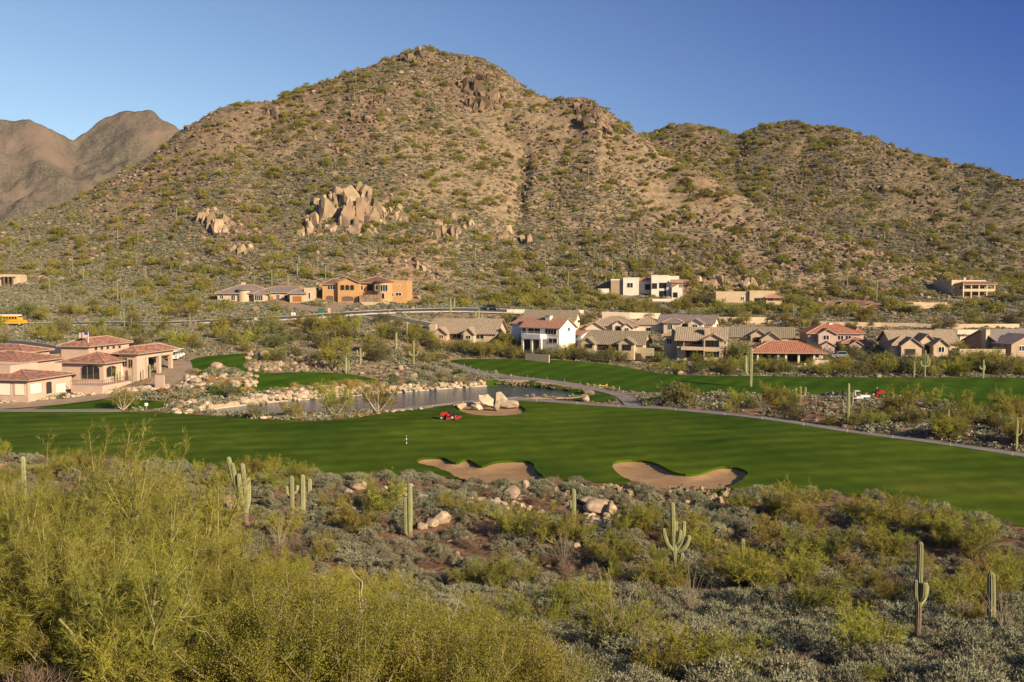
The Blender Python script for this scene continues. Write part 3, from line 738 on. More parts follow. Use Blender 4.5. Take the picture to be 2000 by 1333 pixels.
M['rock_p'] = mat('pale_boulder', (.44, .35, .25), (.34, .255, .175), scale=.8, rough=.95, bump=.05, bscale=4, vary=.32, hue=.012, spec=.1)
M['rock_g'] = mat('weathered_boulder', (.36, .265, .18), (.25, .178, .12), scale=1.5, rough=.95, bump=.04, bscale=8, vary=.12, spec=.1, c3=(.45, .36, .27), s3=1.2, t3=(.5, .7))

# ------------------------------------------------------------------ shared plant meshes: name -> list of [(part, mesh)...]
LIB = {}
def addlib(k, parts): LIB.setdefault(k, []).append(parts)
for s in range(5):
    tr, (V, F) = palo_verde(100 + s, 7.0, 3.7, 11, 12, 24, 14, .36, .018, .12)
    addlib('pv_near', [('trunk', tr.mesh('palo_verde_trunk', M['pv_bark'], True)), ('crown', mesh('palo_verde_crown', V, F, M['pv_near']))])
for s in range(5):
    tr, (V, F) = palo_verde(200 + s, 3.6, 2.6, 7, 8, 14, 8, .34, .034, .10)
    addlib('pv_mid', [('trunk', tr.mesh('palo_verde_trunk', M['pv_bark'], True)), ('crown', mesh('palo_verde_crown', V, F, M['pv_mid']))])
for s in range(4):
    tr, (V, F) = palo_verde(240 + s, 5.0, 3.0, 6, 8, 10, 8, .5, .06, .12)
    addlib('pv_tree', [('trunk', tr.mesh('palo_verde_trunk', M['whitebark'] if s == 3 else M['bark'], True)), ('crown', mesh('palo_verde_crown', V, F, M['pv_mid']))])
for s in range(4):                                     # mesquite: darker leafy crown
    tr, (V, F) = palo_verde(260 + s, 4.4, 3.3, 6, 7, 7, 7, .42, .085, .12)
    P, r = dome(270 + s, 1500, 40, 3.2, 4.2, .2, .16, .8)
    P = P[P[:, 2] > .8]; LV, LF = leafq(P, .26, r)
    g = Geo().add(V, F).add(LV, LF)
    addlib('mesquite', [('trunk', tr.mesh('mesquite_trunk', M['bark'], True)), ('crown', g.mesh('mesquite_crown', M['mesq']))])
for s in range(5):                                     # hillside palo verde, seen from afar
    P, r = dome(300 + s, 800, 30, 2.2, 2.3, .3, .13, .8, .3)
    V, F = leafq(P, .27, r); V2, F2 = blades(P[::2], rdir(len(P[::2]), r, .6), .6, .08, r)
    addlib('pv_far', [(None, Geo().add(V, F).add(V2, F2).mesh('palo_verde_shrub', M['pv_far']))])
for s in range(5):                                     # brittlebush close up
    P, r = dome(320 + s, 1500, 54, .75, .72, .06, .085, .88, .16)
    V, F = leafq(P, .062, r, .6); V2, F2 = blades(P[::3], nrm(P[::3] + rdir(len(P[::3]), r, .6) * .3), .14, .02, r)
    addlib('brittle', [('foliage', Geo().add(V, F).add(V2, F2).mesh('brittlebush_foliage', M['brittle'])), ('stem', stems(r, 9, .6, .6, .012).mesh('brittlebush_stem', M['dry']))])
for s in range(4):                                     # small grey shrub of the hillside, low detail
    P, r = dome(340 + s, 84, 12, .8, .75, .2, .2, .75); V, F = leafq(P, .34, r, .4)
    addlib('bursage', [(None, mesh('bursage', V, F, M['brittle']))])
for s in range(3):                                     # dry twiggy bush
    P, r = dome(350 + s, 700, 40, .8, .85, .1, .12, .7, .35); V, F = blades(P * .8, nrm(P + rdir(len(P), r, .5) * .6), .28, .018, r)
    addlib('dry', [('foliage', mesh('dry_brush', V, F, M['dry'])), ('stem', stems(r, 10, .7, .8, .012).mesh('dry_brush_stem', M['bark']))])
for s in range(4):                                     # creosote: many wands, small leaves towards the tips
    r = np.random.default_rng(360 + s); g = Geo(); PP = []
    for i in range(26):
        d = rdir(1, r, 1.5)[0]; d[2] = abs(d[2]); H = r.uniform(1.9, 3.1); t = np.linspace(0, 1, 6)[:, None]
        path = nrm(d) * H * t + np.cumsum(r.normal(size=(6, 3)) * .06, 0) * t + np.array([r.uniform(-.2, .2), r.uniform(-.2, .2), -.05])
        g.add(*tube(path, np.linspace(.028, .007, 6), 4))
        for j in range(16):
            k = r.uniform(.45, 1.0); p = np.array([np.interp(k * 5, np.arange(6), path[:, q]) for q in range(3)]); dd = nrm(d * .6 + rdir(1, r, .5)[0]); ln = r.uniform(.25, .6)
            g.add(*tube(np.array([p, p + dd * ln]), [.007, .003], 3)) if j % 3 == 0 else None
            PP.append(p + dd * ln * r.uniform(.1, 1.05, (56, 1)) + r.normal(size=(56, 3)) * .085)
    V, F = leafq(np.vstack(PP), .040, r)
    addlib('creosote', [('stem', g.mesh('creosote_stem', M['oco'], True)), ('foliage', mesh('creosote_foliage', V, F, M['creo']))])
for s in range(2):
    P, r = dome(380 + s, 900, 30, .8, .8, .1, .14, .7, .3); V, F = blades(P * .85, nrm(P + rdir(len(P), r, .3) * .8), .25, .022, r)
    addlib('rust', [('foliage', mesh('rusty_brush', V, F, M['rust'])), ('stem', stems(r, 8, .6, .6, .012).mesh('rusty_brush_stem', M['bark']))])
for s in range(3):
    r = np.random.default_rng(390 + s); n = 240; d = rdir(n, r, 1.6); d[:, 2] = np.abs(d[:, 2]); V, F = blades(r.normal(size=(n, 3)) * np.array([.12, .12, 0]), d, r.uniform(.5, 1.0, n), .07, r)
    P, r = dome(395 + s, 90, 14, .5, .7, .1, .12, .7); V2, F2 = leafq(P, .2, r)
    addlib('gold', [(None, Geo().add(V, F).add(V2, F2).mesh('golden_grass_clump', M['gold']))])
for s in range(3):
    P, r = dome(400 + s, 420, 40, .8, .75, .1, .09, .9, .12); V, F = leafq(P, .16, r, .5)
    addlib('clipped', [(None, mesh('clipped_shrub', V, F, M['green_shrub']))])
for s in range(3):                                     # ocotillo
    r = np.random.default_rng(410 + s); g = Geo()
    for i in range(20):
        az, sp, H = r.uniform(0, 2 * np.pi), r.uniform(.08, .62), r.uniform(2.6, 4.4); t = np.linspace(0, 1, 7)[:, None]
        g.add(*tube(np.concatenate([np.cos(az) * sp * H * t ** 1.2, np.sin(az) * sp * H * t ** 1.2, H * (t - .12 * sp * t * t)], 1) + r.normal(size=(7, 3)) * .05 * t, np.linspace(.024, .010, 7), 4))
    addlib('ocotillo', [(None, g.mesh('ocotillo_wands', M['oco'], True))])
for s in range(3):                                     # leafless pale tree by the path
    tr, (V, F) = palo_verde(420 + s, 4.6, 2.9, 7, 9, 10, 8, .5, .05, .14)
    addlib('pale_tree', [('trunk', tr.mesh('pale_tree_trunk', M['whitebark'], True)), ('crown', mesh('pale_tree_crown', V, F, M['mesq'] if s == 1 else M['pv_mid']))])
for s in range(10): addlib('rock', [(None, mesh('rock', *shard(500 + s, 17 + s % 5, (1, .9, 1.08)), M['rock_t']))])
for s in range(10): addlib('rock_brown', [(None, mesh('rock', *shard(520 + s, 9 + s % 4, (.95, .8, 1.2)), M['rock_b']))])
for s in range(6): addlib('stone', [(None, mesh('stone', *rock(540 + s, 1, 10, .65, (1, .9, .75)), M['rock_p']))])
for s in range(6): addlib('boulder', [(None, mesh('boulder', *rock(560 + s, 3, 18, .8, (1, .95, .82), .008), M['rock_g'], True))])
for s in range(4): addlib('scree', [(None, mesh('scree_stone', *rock(580 + s, 1, 9, .6, (1, .9, .7)), M['rock_b'] if s < 3 else M['rock_m']))])

def put(kind, name, i, loc, rz=0.0, sc=1.0, label=None, cat=None, group=None, tilt=None):
    parts = LIB[kind][i % len(LIB[kind])]
    if len(parts) == 1 and parts[0][0] is None:
        root = ob(name, parts[0][1], None, loc, rz, sc)
    else:
        root = ob(name, None, None, loc, rz, sc)
        for pn, me in parts: ob(pn, me, root)
    if tilt: root.rotation_euler = (tilt[0], tilt[1], rz)
    return tag(root, label, cat, group)

# ------------------------------------------------------------------ masses too many to count: one geometry-nodes object each
def scatter(name, P, sc, sources, label, r):
    n = len(P); me = bpy.data.meshes.new(name); me.vertices.add(n); me.vertices.foreach_set('co', np.asarray(P, np.float32).ravel())
    a = me.attributes.new('sc3', 'FLOAT_VECTOR', 'POINT'); a.data.foreach_set('vector', np.asarray(sc, np.float32).ravel())
    a = me.attributes.new('rot', 'FLOAT_VECTOR', 'POINT'); rot = np.zeros((n, 3), np.float32); rot[:, 2] = r.uniform(0, 6.28, n); rot[:, :2] = r.normal(size=(n, 2)) * .12; a.data.foreach_set('vector', rot.ravel())
    a = me.attributes.new('pick', 'INT', 'POINT'); a.data.foreach_set('value', r.integers(0, len(sources), n).astype(np.int32))
    o = ob(name, me); tag(o, label, kind='stuff')
    ng = bpy.data.node_groups.new(name + '_nodes', 'GeometryNodeTree')
    ng.interface.new_socket('Geometry', in_out='INPUT', socket_type='NodeSocketGeometry'); ng.interface.new_socket('Geometry', in_out='OUTPUT', socket_type='NodeSocketGeometry')
    N, L = ng.nodes, ng.links
    gi, go = N.new('NodeGroupInput'), N.new('NodeGroupOutput'); jn = N.new('GeometryNodeJoinGeometry'); iop = N.new('GeometryNodeInstanceOnPoints')
    for src in sources:
        oi = N.new('GeometryNodeObjectInfo'); oi.inputs['Object'].default_value = src; oi.inputs['As Instance'].default_value = True; L.new(oi.outputs['Geometry'], jn.inputs[0])
    def attr(nm, ty):
        q = N.new('GeometryNodeInputNamedAttribute'); q.data_type = ty; q.inputs['Name'].default_value = nm; return q.outputs['Attribute']
    L.new(gi.outputs[0], iop.inputs['Points']); L.new(jn.outputs[0], iop.inputs['Instance']); iop.inputs['Pick Instance'].default_value = True
    L.new(attr('pick', 'INT'), iop.inputs['Instance Index']); L.new(attr('sc3', 'FLOAT_VECTOR'), iop.inputs['Scale']); L.new(attr('rot', 'FLOAT_VECTOR'), iop.inputs['Rotation'])
    L.new(iop.outputs[0], go.inputs[0])
    md = o.modifiers.new('scatter', 'NODES'); md.node_group = ng
    return o

KEEPOUT = []                                           # (x, y, radius) of buildings and pads
def free(x, y, marg=.8, roads=True):
    k = np.ones(x.shape, bool)
    for nme in POLY: k &= sdist(POLY[nme], x, y) > marg
    if roads:
        for w, P in RPATH.values():
            lo, hi = P.min(0) - w - 2, P.max(0) + w + 2
            m = (x > lo[0]) & (x < hi[0]) & (y > lo[1]) & (y < hi[1])
            if m.any():
                q = np.ones(x.shape, bool); q[m] = pdist(P, x[m], y[m], False) > w / 2 + marg; k &= q
    for a, b, rr in KEEPOUT: k &= (x - a) ** 2 + (y - b) ** 2 > (rr + marg * .5) ** 2
    return k
def uvof(x, y, z):
    X, Y, Z = x, y * cP - (z - CAM_H) * sP, y * sP + (z - CAM_H) * cP
    return CX + FPX * X / Y, CY - FPX * Z / Y
def visible(x, y, z, tol=5.0):
    u, v = uvof(x, y, z); cx_, cy_, cz_ = cast(u, v, terrain_fast)
    return (u > -60) & (u < 2060) & (v < 1400) & (cy_ > y - tol)

# ================================================================== BUILDINGS
def stucco(name, c): return mat(name, c, tuple(min(1, q * .86) for q in c), scale=.35, rough=.92, bump=.012, bscale=9, spec=.12)
def rooft(name, c1, c2, sc=1.0, ns=1.5):
    m = mat(name, c1, c2, scale=ns, rough=.85, spec=.15, ramp=(.42, .58), detail=8.0)
    n, l = m.node_tree.nodes, m.node_tree.links; p = n['Principled BSDF']; tc = n.new('ShaderNodeTexCoord'); prev = None
    for dr, s_, d_ in (('X', .55, .05), ('Z', 1.3, .06)):
        w = n.new('ShaderNodeTexWave'); w.bands_direction = dr; w.inputs['Scale'].default_value = s_ * sc; w.inputs['Distortion'].default_value = .3; l.new(tc.outputs['Object'], w.inputs['Vector'])
        b = n.new('ShaderNodeBump'); b.inputs['Distance'].default_value = d_; l.new(w.outputs['Fac'], b.inputs['Height'])
        if prev: l.new(prev, b.inputs['Normal'])
        prev = b.outputs[0]
    l.new(prev, p.inputs['Normal'])
    return m
M['st_pink'] = stucco('pinkish_stucco', (.52, .37, .285)); M['st_tan'] = stucco('tan_stucco', (.53, .40, .265)); M['st_white'] = stucco('white_stucco', (.78, .72, .64))
M['st_orange'] = stucco('orange_stucco', (.50, .285, .125)); M['st_olive'] = stucco('olive_tan_stucco', (.48, .39, .245)); M['st_cream'] = stucco('cream_stucco', (.66, .55, .41)); M['st_brown_shadow'] = stucco('brown_shadow_stucco', (.36, .26, .18))
M['st_ivory'] = stucco('ivory_stucco', (.70, .61, .50)); M['st_rose'] = stucco('rose_grey_stucco', (.46, .345, .29))
M['rf_red'] = rooft('red_clay_tile', (.44, .175, .10), (.25, .115, .08), 1.0, 2.2); M['rf_mix'] = rooft('mottled_clay_tile', (.46, .20, .125), (.16, .105, .085), 1.0, 1.3); M['rf_grey'] = rooft('grey_tile', (.25, .205, .185), (.19, .155, .14))
M['rf_tan'] = rooft('tan_tile', (.37, .285, .195), (.29, .225, .155)); M['rf_brown'] = rooft('brown_tile', (.20, .115, .08), (.15, .088, .065)); M['rf_pinkish'] = rooft('salmon_tile', (.46, .235, .15), (.36, .19, .13)); M['rf_olive'] = rooft('olive_grey_tile', (.27, .222, .15), (.22, .18, .12))
M['ridge'] = mat('ridge_tile', (.43, .27, .19), (.33, .19, .13), scale=3, rough=.85); M['fascia'] = mat('fascia_paint_shaded', (.33, .235, .175), rough=.8); M['trim_white'] = mat('white_trim', (.72, .68, .61), rough=.7)  # fascia colour is a stucco tone with eave shade mixed in
M['frame_d'] = mat('bronze_frame', (.07, .055, .045), rough=.5); M['door_wood'] = mat('wood_door', (.40, .145, .04), (.30, .10, .03), scale=3, rough=.6); M['door_brown'] = mat('brown_garage_door', (.15, .095, .07), rough=.7); M['door_cream'] = mat('cream_roller_door', (.80, .70, .54), (.74, .64, .49), scale=.8, rough=.7)
M['door_tan'] = mat('tan_garage_door', (.45, .33, .22), rough=.75); M['dark_in'] = mat('unlit_interior', (.035, .028, .024), rough=.9)  # near-black flat fill paints the shade inside openings; also used for panel joints
gm = bpy.data.materials.new('window_glass'); gm.use_nodes = True
gp_ = gm.node_tree.nodes['Principled BSDF']; gp_.inputs['Base Color'].default_value = (.016, .018, .02, 1); gp_.inputs['Roughness'].default_value = .08; gp_.inputs['Specular IOR Level'].default_value = .5
M['glass'] = gm

BOXF = [(0, 3, 2, 1), (4, 5, 6, 7), (0, 1, 5, 4), (1, 2, 6, 5), (2, 3, 7, 6), (3, 0, 4, 7)]
def boxv(x0, x1, y0, y1, z0, z1): return [(x0, y0, z0), (x1, y0, z0), (x1, y1, z0), (x0, y1, z0), (x0, y0, z1), (x1, y0, z1), (x1, y1, z1), (x0, y1, z1)]
def boxm(name, m, *b): return mesh(name, boxv(*b), BOXF, m)

class House:
    def __init__(s, name, label, cat, u, v, D, rz, wall, roof, group=None):
        sx, sz = ray(u, v); s.s0 = float(sx); s.D = D; s.rz = R(rz); s.wm, s.rm = wall, roof
        z = CAM_H + float(sz) * D
        s.o = empty(name, (s.s0 * D, D, z), s.rz); tag(s.o, label, cat, group); s.z = z
        s.W = Geo(); s.c, s.sn = math.cos(s.rz), math.sin(s.rz); s.k = 0
    def loc(s, u, v, off=None, xc=None):               # pixel -> local point on plane y=off or x=xc
        sx, sz = (float(q) for q in ray(u, v)); rx, ry = s.s0 * s.D, s.D
        if off is not None: t = (off + s.c * ry - s.sn * rx) / (s.c - s.sn * sx)
        else: t = (xc + s.c * rx + s.sn * ry) / (s.c * sx + s.sn)
        dx, dy = sx * t - rx, t - ry
        return s.c * dx + s.sn * dy, -s.sn * dx + s.c * dy, CAM_H + sz * t - s.z
    def blk(s, u0, u1, vb, vt, dep, off=0.0, m=None, found=1.6, keep=True):
        a, b = s.loc(u0, vb, off), s.loc(u1, vb, off); t = s.loc((u0 + u1) / 2, vt, off)
        B = dict(x0=a[0], x1=b[0], y0=off, y1=off + dep, z0=min(a[2], b[2]), z1=t[2])
        s.k += 1; e = .004 * s.k
        V = boxv(B['x0'] + e, B['x1'] - e, B['y0'] + e, B['y1'] - e, B['z0'] - found, B['z1'] - e)
        if m is None and dep > .6: s.W.add(V, [list(f) for f in BOXF])
        else: ob('wall' if dep > .6 else 'low_wall', mesh('wall', V, BOXF, m or s.wm), s.o)
        if keep:
            cxl, cyl = (B['x0'] + B['x1']) / 2, (B['y0'] + B['y1']) / 2; w = abs(B['x1'] - B['x0']); n = max(1, int(w / max(dep, 3)))
            for i in range(n):
                xl = B['x0'] + w * (i + .5) / n
                KEEPOUT.append((s.s0 * s.D + s.c * xl - s.sn * cyl, s.D + s.sn * xl + s.c * cyl, max(w / n, dep) * .58 + .4))
        return B
    def part(s, name, me, parent=None): return ob(name, me, parent or s.o)
    def box(s, name, m, *b): return s.part(name, boxm(name, m, *b))
    def hip(s, B, rise, over=.7, m=None, th=.14):
        x0, x1, y0, y1, z = B['x0'] - over, B['x1'] + over, B['y0'] - over, B['y1'] + over, B['z1']
        w, d = x1 - x0, y1 - y0; i = min(w, d) / 2 - .01
        r0, r1 = ((x0 + i, y0 + d / 2), (x1 - i, y0 + d / 2)) if w > d else ((x0 + w / 2, y0 + i), (x0 + w / 2, y1 - i))
        V = [(x0, y0, z - .1), (x1, y0, z - .1), (x1, y1, z - .1), (x0, y1, z - .1), (x0, y0, z + th), (x1, y0, z + th), (x1, y1, z + th), (x0, y1, z + th), (*r0, z + th + rise), (*r1, z + th + rise)]
        F = [(3, 2, 1, 0), (0, 1, 5, 4), (1, 2, 6, 5), (2, 3, 7, 6), (3, 0, 4, 7)] + ([(4, 5, 9, 8), (6, 7, 8, 9), (5, 6, 9), (7, 4, 8)] if w > d else [(4, 5, 8), (5, 6, 9, 8), (6, 7, 9), (7, 4, 8, 9)])
        o = s.part('roof', mesh('roof', V, F, [m or s.rm, M['fascia']], fm=[1] * 5 + [0] * 4)); g = Geo()
        pr = [(4, 8), (7, 8), (5, 9), (6, 9), (8, 9)] if w > d else [(4, 8), (5, 8), (6, 9), (7, 9), (8, 9)]
        for a, b in pr:
            if np.linalg.norm(np.array(V[a]) - np.array(V[b])) > .3: g.add(*tube([V[a], V[b]], .13, 6))
        s.part('ridge_cap', g.mesh('ridge_cap', M['ridge']), o); return o
    def gable(s, B, rise, axis='x', over=.6, m=None, th=.22, infill=True):
        g = Geo(); z = B['z1']
        a0, a1, b0, b1 = (B['x0'], B['x1'], B['y0'], B['y1']) if axis == 'x' else (B['y0'], B['y1'], B['x0'], B['x1'])
        mid = (b0 + b1) / 2; sl = rise / (mid - b0); o2 = over * .8; e0 = .003 * (s.k + 1)
        pt = (lambda a, b, c: (a, b, c)) if axis == 'x' else (lambda a, b, c: (b, a, c))
        for sg, be in ((-1, b0), (1, b1)):
            bo = be + sg * o2; zo = z - sl * o2 + e0
            V = [pt(a0 - over, bo, zo), pt(a1 + over, bo, zo), pt(a1 + over, mid, z + rise + e0), pt(a0 - over, mid, z + rise + e0)]; V += [(p[0], p[1], p[2] + th) for p in V]
            g.add(V, [list(f) for f in ((4, 5, 6, 7),)], 0); g.add(V, [list(f) for f in ((3, 2, 1, 0), (0, 1, 5, 4), (1, 2, 6, 5), (3, 0, 4, 7))], 1)
        if infill:
            for a in (a0 + .02, a1 - .02): s.W.add([pt(a, b0 + .01, z - .05), pt(a, b1 - .01, z - .05), pt(a, mid, z + rise - .03)], [[0, 1, 2]])
        return s.part('roof', g.mesh('roof', [m or s.rm, M['fascia']]))
    def flat(s, B, par=.5, t=.3, m=None):              # parapet round a flat roof
        x0, x1, y0, y1, z = B['x0'] - .03, B['x1'] + .03, B['y0'] - .03, B['y1'] + .03, B['z1'] - .02; g = Geo()
        for b in ((x0, x1, y0, y0 + t), (x0, x1, y1 - t, y1), (x0, x0 + t, y0 + t, y1 - t), (x1 - t, x1, y0 + t, y1 - t)): g.add(boxv(*b, z, z + par), [list(f) for f in BOXF])
        return s.part('parapet', g.mesh('parapet', m or s.wm))
    def _open(s, name, P0, P1, face, fm, pm, fw, arch, panes, sub, proud=.05):
        (xa, ya, za), (xb, yb, zb) = P0, P1; z0, z1 = min(za, zb), max(za, zb)
        a0, a1 = (min(xa, xb), max(xa, xb)) if face == 'f' else (min(ya, yb), max(ya, yb)); c = ya if face == 'f' else xa
        pt = (lambda a, dpt, zz: (a, c - dpt, zz)) if face == 'f' else ((lambda a, dpt, zz: (c + dpt, a, zz)) if face == 'r' else (lambda a, dpt, zz: (c - dpt, a, zz)))
        outl = [(a0, z0), (a1, z0)]
        if arch:
            r_ = (a1 - a0) / 2; zc = z1 - r_ * arch
            outl += [((a0 + a1) / 2 + r_ * math.cos(t), zc + r_ * arch * math.sin(t)) for t in np.linspace(0, math.pi, 9)]
        else: outl += [(a1, z1), (a0, z1)]
        cxm, czm = (a0 + a1) / 2, (z0 + z1) / 2; n = len(outl)
        big = [(cxm + (a - cxm) * (1 + 2 * fw / max(a1 - a0, .1)), czm + (b - czm) * (1 + 2 * fw / max(z1 - z0, .1))) for a, b in outl]
        V = [pt(*(q[0], proud + .03, q[1])) for q in outl] + [pt(q[0], proud + .03, q[1]) for q in big] + [pt(q[0], -.02, q[1]) for q in big]
        F = [[i, (i + 1) % n, n + (i + 1) % n, n + i] for i in range(n)] + [[n + i, n + (i + 1) % n, 2 * n + (i + 1) % n, 2 * n + i] for i in range(n)]
        g = Geo().add(V, F)
        for i in range(1, panes):
            am = a0 + (a1 - a0) * i / panes; q = [pt(am - .05, proud + .04, z0), pt(am + .05, proud + .04, z0), pt(am + .05, proud + .04, z1 - .02), pt(am - .05, proud + .04, z1 - .02)]; g.add(q, [[0, 1, 2, 3]])
        o = s.part(name, g.mesh(name, fm))
        s.part(sub, mesh(sub, [pt(q[0], proud, q[1]) for q in outl], [list(range(n))], pm), o)
        return o
    def win(s, u0, u1, vt, vb, off=0.0, arch=0, panes=2, fm=None, pm=None, name='window', sub='pane', fw=.1): return s._open(name, s.loc(u0, vb, off=off), s.loc(u1, vt, off=off), 'f', fm or M['trim_white'], pm or M['glass'], fw, arch, panes, sub)
    def winr(s, u0, u1, vt, vb, B, arch=0, panes=1, fm=None, pm=None, name='window', sub='pane', fw=.1): return s._open(name, s.loc(u0, vb, xc=B['x1']), s.loc(u1, vt, xc=B['x1']), 'r', fm or M['trim_white'], pm or M['glass'], fw, arch, panes, sub)
    def door(s, u0, u1, vt, vb, off=0.0, m=None, arch=0, name='door', panes=1): return s.win(u0, u1, vt, vb, off, arch, panes, M['fascia'], m or M['door_wood'], name, 'door_leaf', .12)
    def garage(s, u0, u1, vt, vb, off=0.0, m=None, arch=0):
        o = s.win(u0, u1, vt, vb, off, arch, 1, s.wm, m or M['door_tan'], 'garage_door', 'door_leaf', .15)
        a, b = s.loc(u0, vb, off=off), s.loc(u1, vt, off=off)
        for i in range(1, 4):
            z = a[2] + (b[2] - a[2]) * i / 4; s.part('panel_joint', boxm('panel_joint', M['dark_in'], a[0], b[0], off - .058, off - .04, z - .02, z + .02), o)
        return o
    def col(s, u, vb, vt, off, w=.5, m=None, name='column'):
        a, b = s.loc(u, vb, off=off), s.loc(u, vt, off=off); return s.box(name, m or s.wm, a[0] - w / 2, a[0] + w / 2, off, off + w, a[2] - .6, b[2])
    def chim(s, u0, u1, vb, vt, off, dep=1.0, m=None):
        a, b = s.loc(u0, vb, off=off), s.loc(u1, vt, off=off); o = s.box('chimney', m or s.wm, a[0], b[0], off, off + dep, a[2], b[2])
        s.part('chimney_cap', boxm('chimney_cap', M['fascia'], a[0] - .12, b[0] + .12, off - .12, off + dep + .12, b[2] + .003, b[2] + .2), o); return o
    def rail(s, u0, u1, vb, vt, off, m=None, n=8):
        a, b, c = s.loc(u0, vb, off=off), s.loc(u1, vb, off=off), s.loc(u0, vt, off=off); g = Geo(); h = c[2] - a[2]
        g.add(boxv(a[0], b[0], off, off + .06, a[2] + h - .06, a[2] + h), [list(f) for f in BOXF])
        for i in range(n): x_ = a[0] + (b[0] - a[0]) * i / (n - 1); g.add(boxv(x_ - .025, x_ + .025, off + .01, off + .05, a[2], a[2] + h - .065), [list(f) for f in BOXF])
        return s.part('railing', g.mesh('railing', m or M['frame_d']))
    def turret(s, u0, u1, vb, vt, off, rise, m=None, rm=None):
        a, b, c = s.loc(u0, vb, off=off), s.loc(u1, vb, off=off), s.loc(u0, vt, off=off); r_ = (b[0] - a[0]) / 2; cx_, cy_ = (a[0] + b[0]) / 2, off + r_; n = 18
        def ring(rr, z): return [(cx_ + rr * math.cos(i * 2 * math.pi / n), cy_ + rr * math.sin(i * 2 * math.pi / n), z) for i in range(n)]
        V = ring(r_, a[2] - 1.5) + ring(r_, c[2]); s.part('turret_wall', mesh('turret_wall', V, [[i, (i + 1) % n, n + (i + 1) % n, n + i] for i in range(n)], m or s.wm, True))
        V = ring(r_ + .5, c[2] - .1) + ring(r_ + .5, c[2] + .15) + [(cx_, cy_, c[2] + .15 + rise), (cx_, cy_, c[2] - .1)]
        s.part('turret_roof', mesh('turret_roof', V, [[i, (i + 1) % n, n + (i + 1) % n, n + i] for i in range(n)] + [[n + i, n + (i + 1) % n, 2 * n] for i in range(n)] + [[(i + 1) % n, i, 2 * n + 1] for i in range(n)], rm or s.rm))
    def porch(s, u0, u1, vb, vt, off, dep): # shaded recess: dark back wall is simply set back; adds the ceiling beam
        a, b, c = s.loc(u0, vt, off=off), s.loc(u1, vt, off=off), None; return s.box('porch_beam', s.wm, a[0], b[0], off, off + .35, a[2] - .25, a[2] + .25)
    def done(s): s.part('wall', s.W.mesh('wall', s.wm)); return s.o

# --- clubhouse
h = House('clubhouse', 'sprawling pink stucco clubhouse with mottled red tile roofs', 'clubhouse', 55, 775, 188, -12, M['st_pink'], M['rf_mix'])
g1 = h.blk(-90, 55, 775, 741, 13); h.hip(g1, 1.28, .9)
p1 = h.blk(-90, 20, 735, 717, 8, 3.0, found=0); h.flat(p1, .35)
for a, b in ((-32, -16), (0, 20), (30, 48)): h.win(a, b, 749, 771, 0, 0, 1, M['st_pink'], M['door_cream'], 'roller_door', 'door_leaf', .18)
for a, b, m_ in ((59, 80, M['door_cream']), (90, 100, M['dark_in']), (109, 128, M['door_cream'])): h.winr(a, b, 745 if m_ is not M['door_cream'] else 748, 770, g1, .25 if m_ is M['dark_in'] else 0, 1, M['st_pink'], m_, 'roller_door' if m_ is M['door_cream'] else 'doorway', 'door_leaf', .18)
b2 = h.blk(-90, 40, 745, 708, 14, 13.0); h.hip(b2, 1.76, .8)
b2b = h.blk(-90, 45, 720, 688, 9, 28.0); h.hip(b2b, 1.36, .8)
hall = h.blk(122, 203, 752, 709, 10, 14.5); h.hip(hall, 1.76, .9)
h.win(160, 194, 714, 740, 14.5, .35, 3, M['fascia'], M['glass'], 'arched_opening'); h.winr(208, 226, 714, 737, hall, .35, 2, M['fascia'], M['glass'], 'arched_opening')
h.winr(236, 247, 713, 734, hall, 0, 1, M['fascia'], M['st_cream'], 'doorway', 'door_leaf')
tw = h.blk(120, 174, 715, 677, 15, 26.0); h.hip(tw, 1.52, .7)
for i in range(5): h.winr(185 + i * 11.5, 189 + i * 11.5, 679 - i * 1.0, 684 - i * 1.0, tw, 0, 1, M['fascia'])
win_ = h.blk(232, 268, 740, 691, 3.2, 21.0); wing = dict(win_); wing['y1'] = 35.0; h.hip(wing, 1.28, .9)
xe, y1, zt, zb = win_['x1'], 35.0, win_['z1'], win_['z0']
for ya in (24.6, 29.5, 34.2):
    for xa in (xe - .8, win_['x0'] + .05): h.box('column', M['st_pink'], xa, xa + .75, ya, ya + .75, zb - 2.5, zt - .6)
h.box('lintel', M['st_pink'], xe - .81, xe + .012, 24.0, y1 - .01, zt - 1.1, zt - .02); h.box('lintel', M['st_pink'], win_['x0'] + .02, win_['x0'] + .8, 24.0, y1 - .01, zt - 1.1, zt - .02)
h.win(252, 259, 703, 718, 21.0, 0, 2, M['fascia']); h.win(240, 248, 700, 716, 21.0, 0, 2, M['fascia'])
tb = h.blk(138, 200, 757, 753, 11, 9.5, found=2); h.rail(138, 200, 753, 743, 9.55, M['frame_d'], 14)
g = Geo()
for i in range(16): yy = 9.6 + i * .68; g.add(boxv(tb['x1'] - .06, tb['x1'] - .01, yy, yy + .05, tb['z1'], tb['z1'] + .95), [list(f) for f in BOXF])
g.add(boxv(tb['x1'] - .065, tb['x1'] - .005, 9.6, 20.2, tb['z1'] + .96, tb['z1'] + 1.02), [list(f) for f in BOXF]); h.part('railing', g.mesh('railing', M['frame_d']))
rp = h.blk(302, 320, 742, 733, .4, 15.0, found=2)
h.done(); KEEPOUT.append((*gd(300, 208).xy, 9))

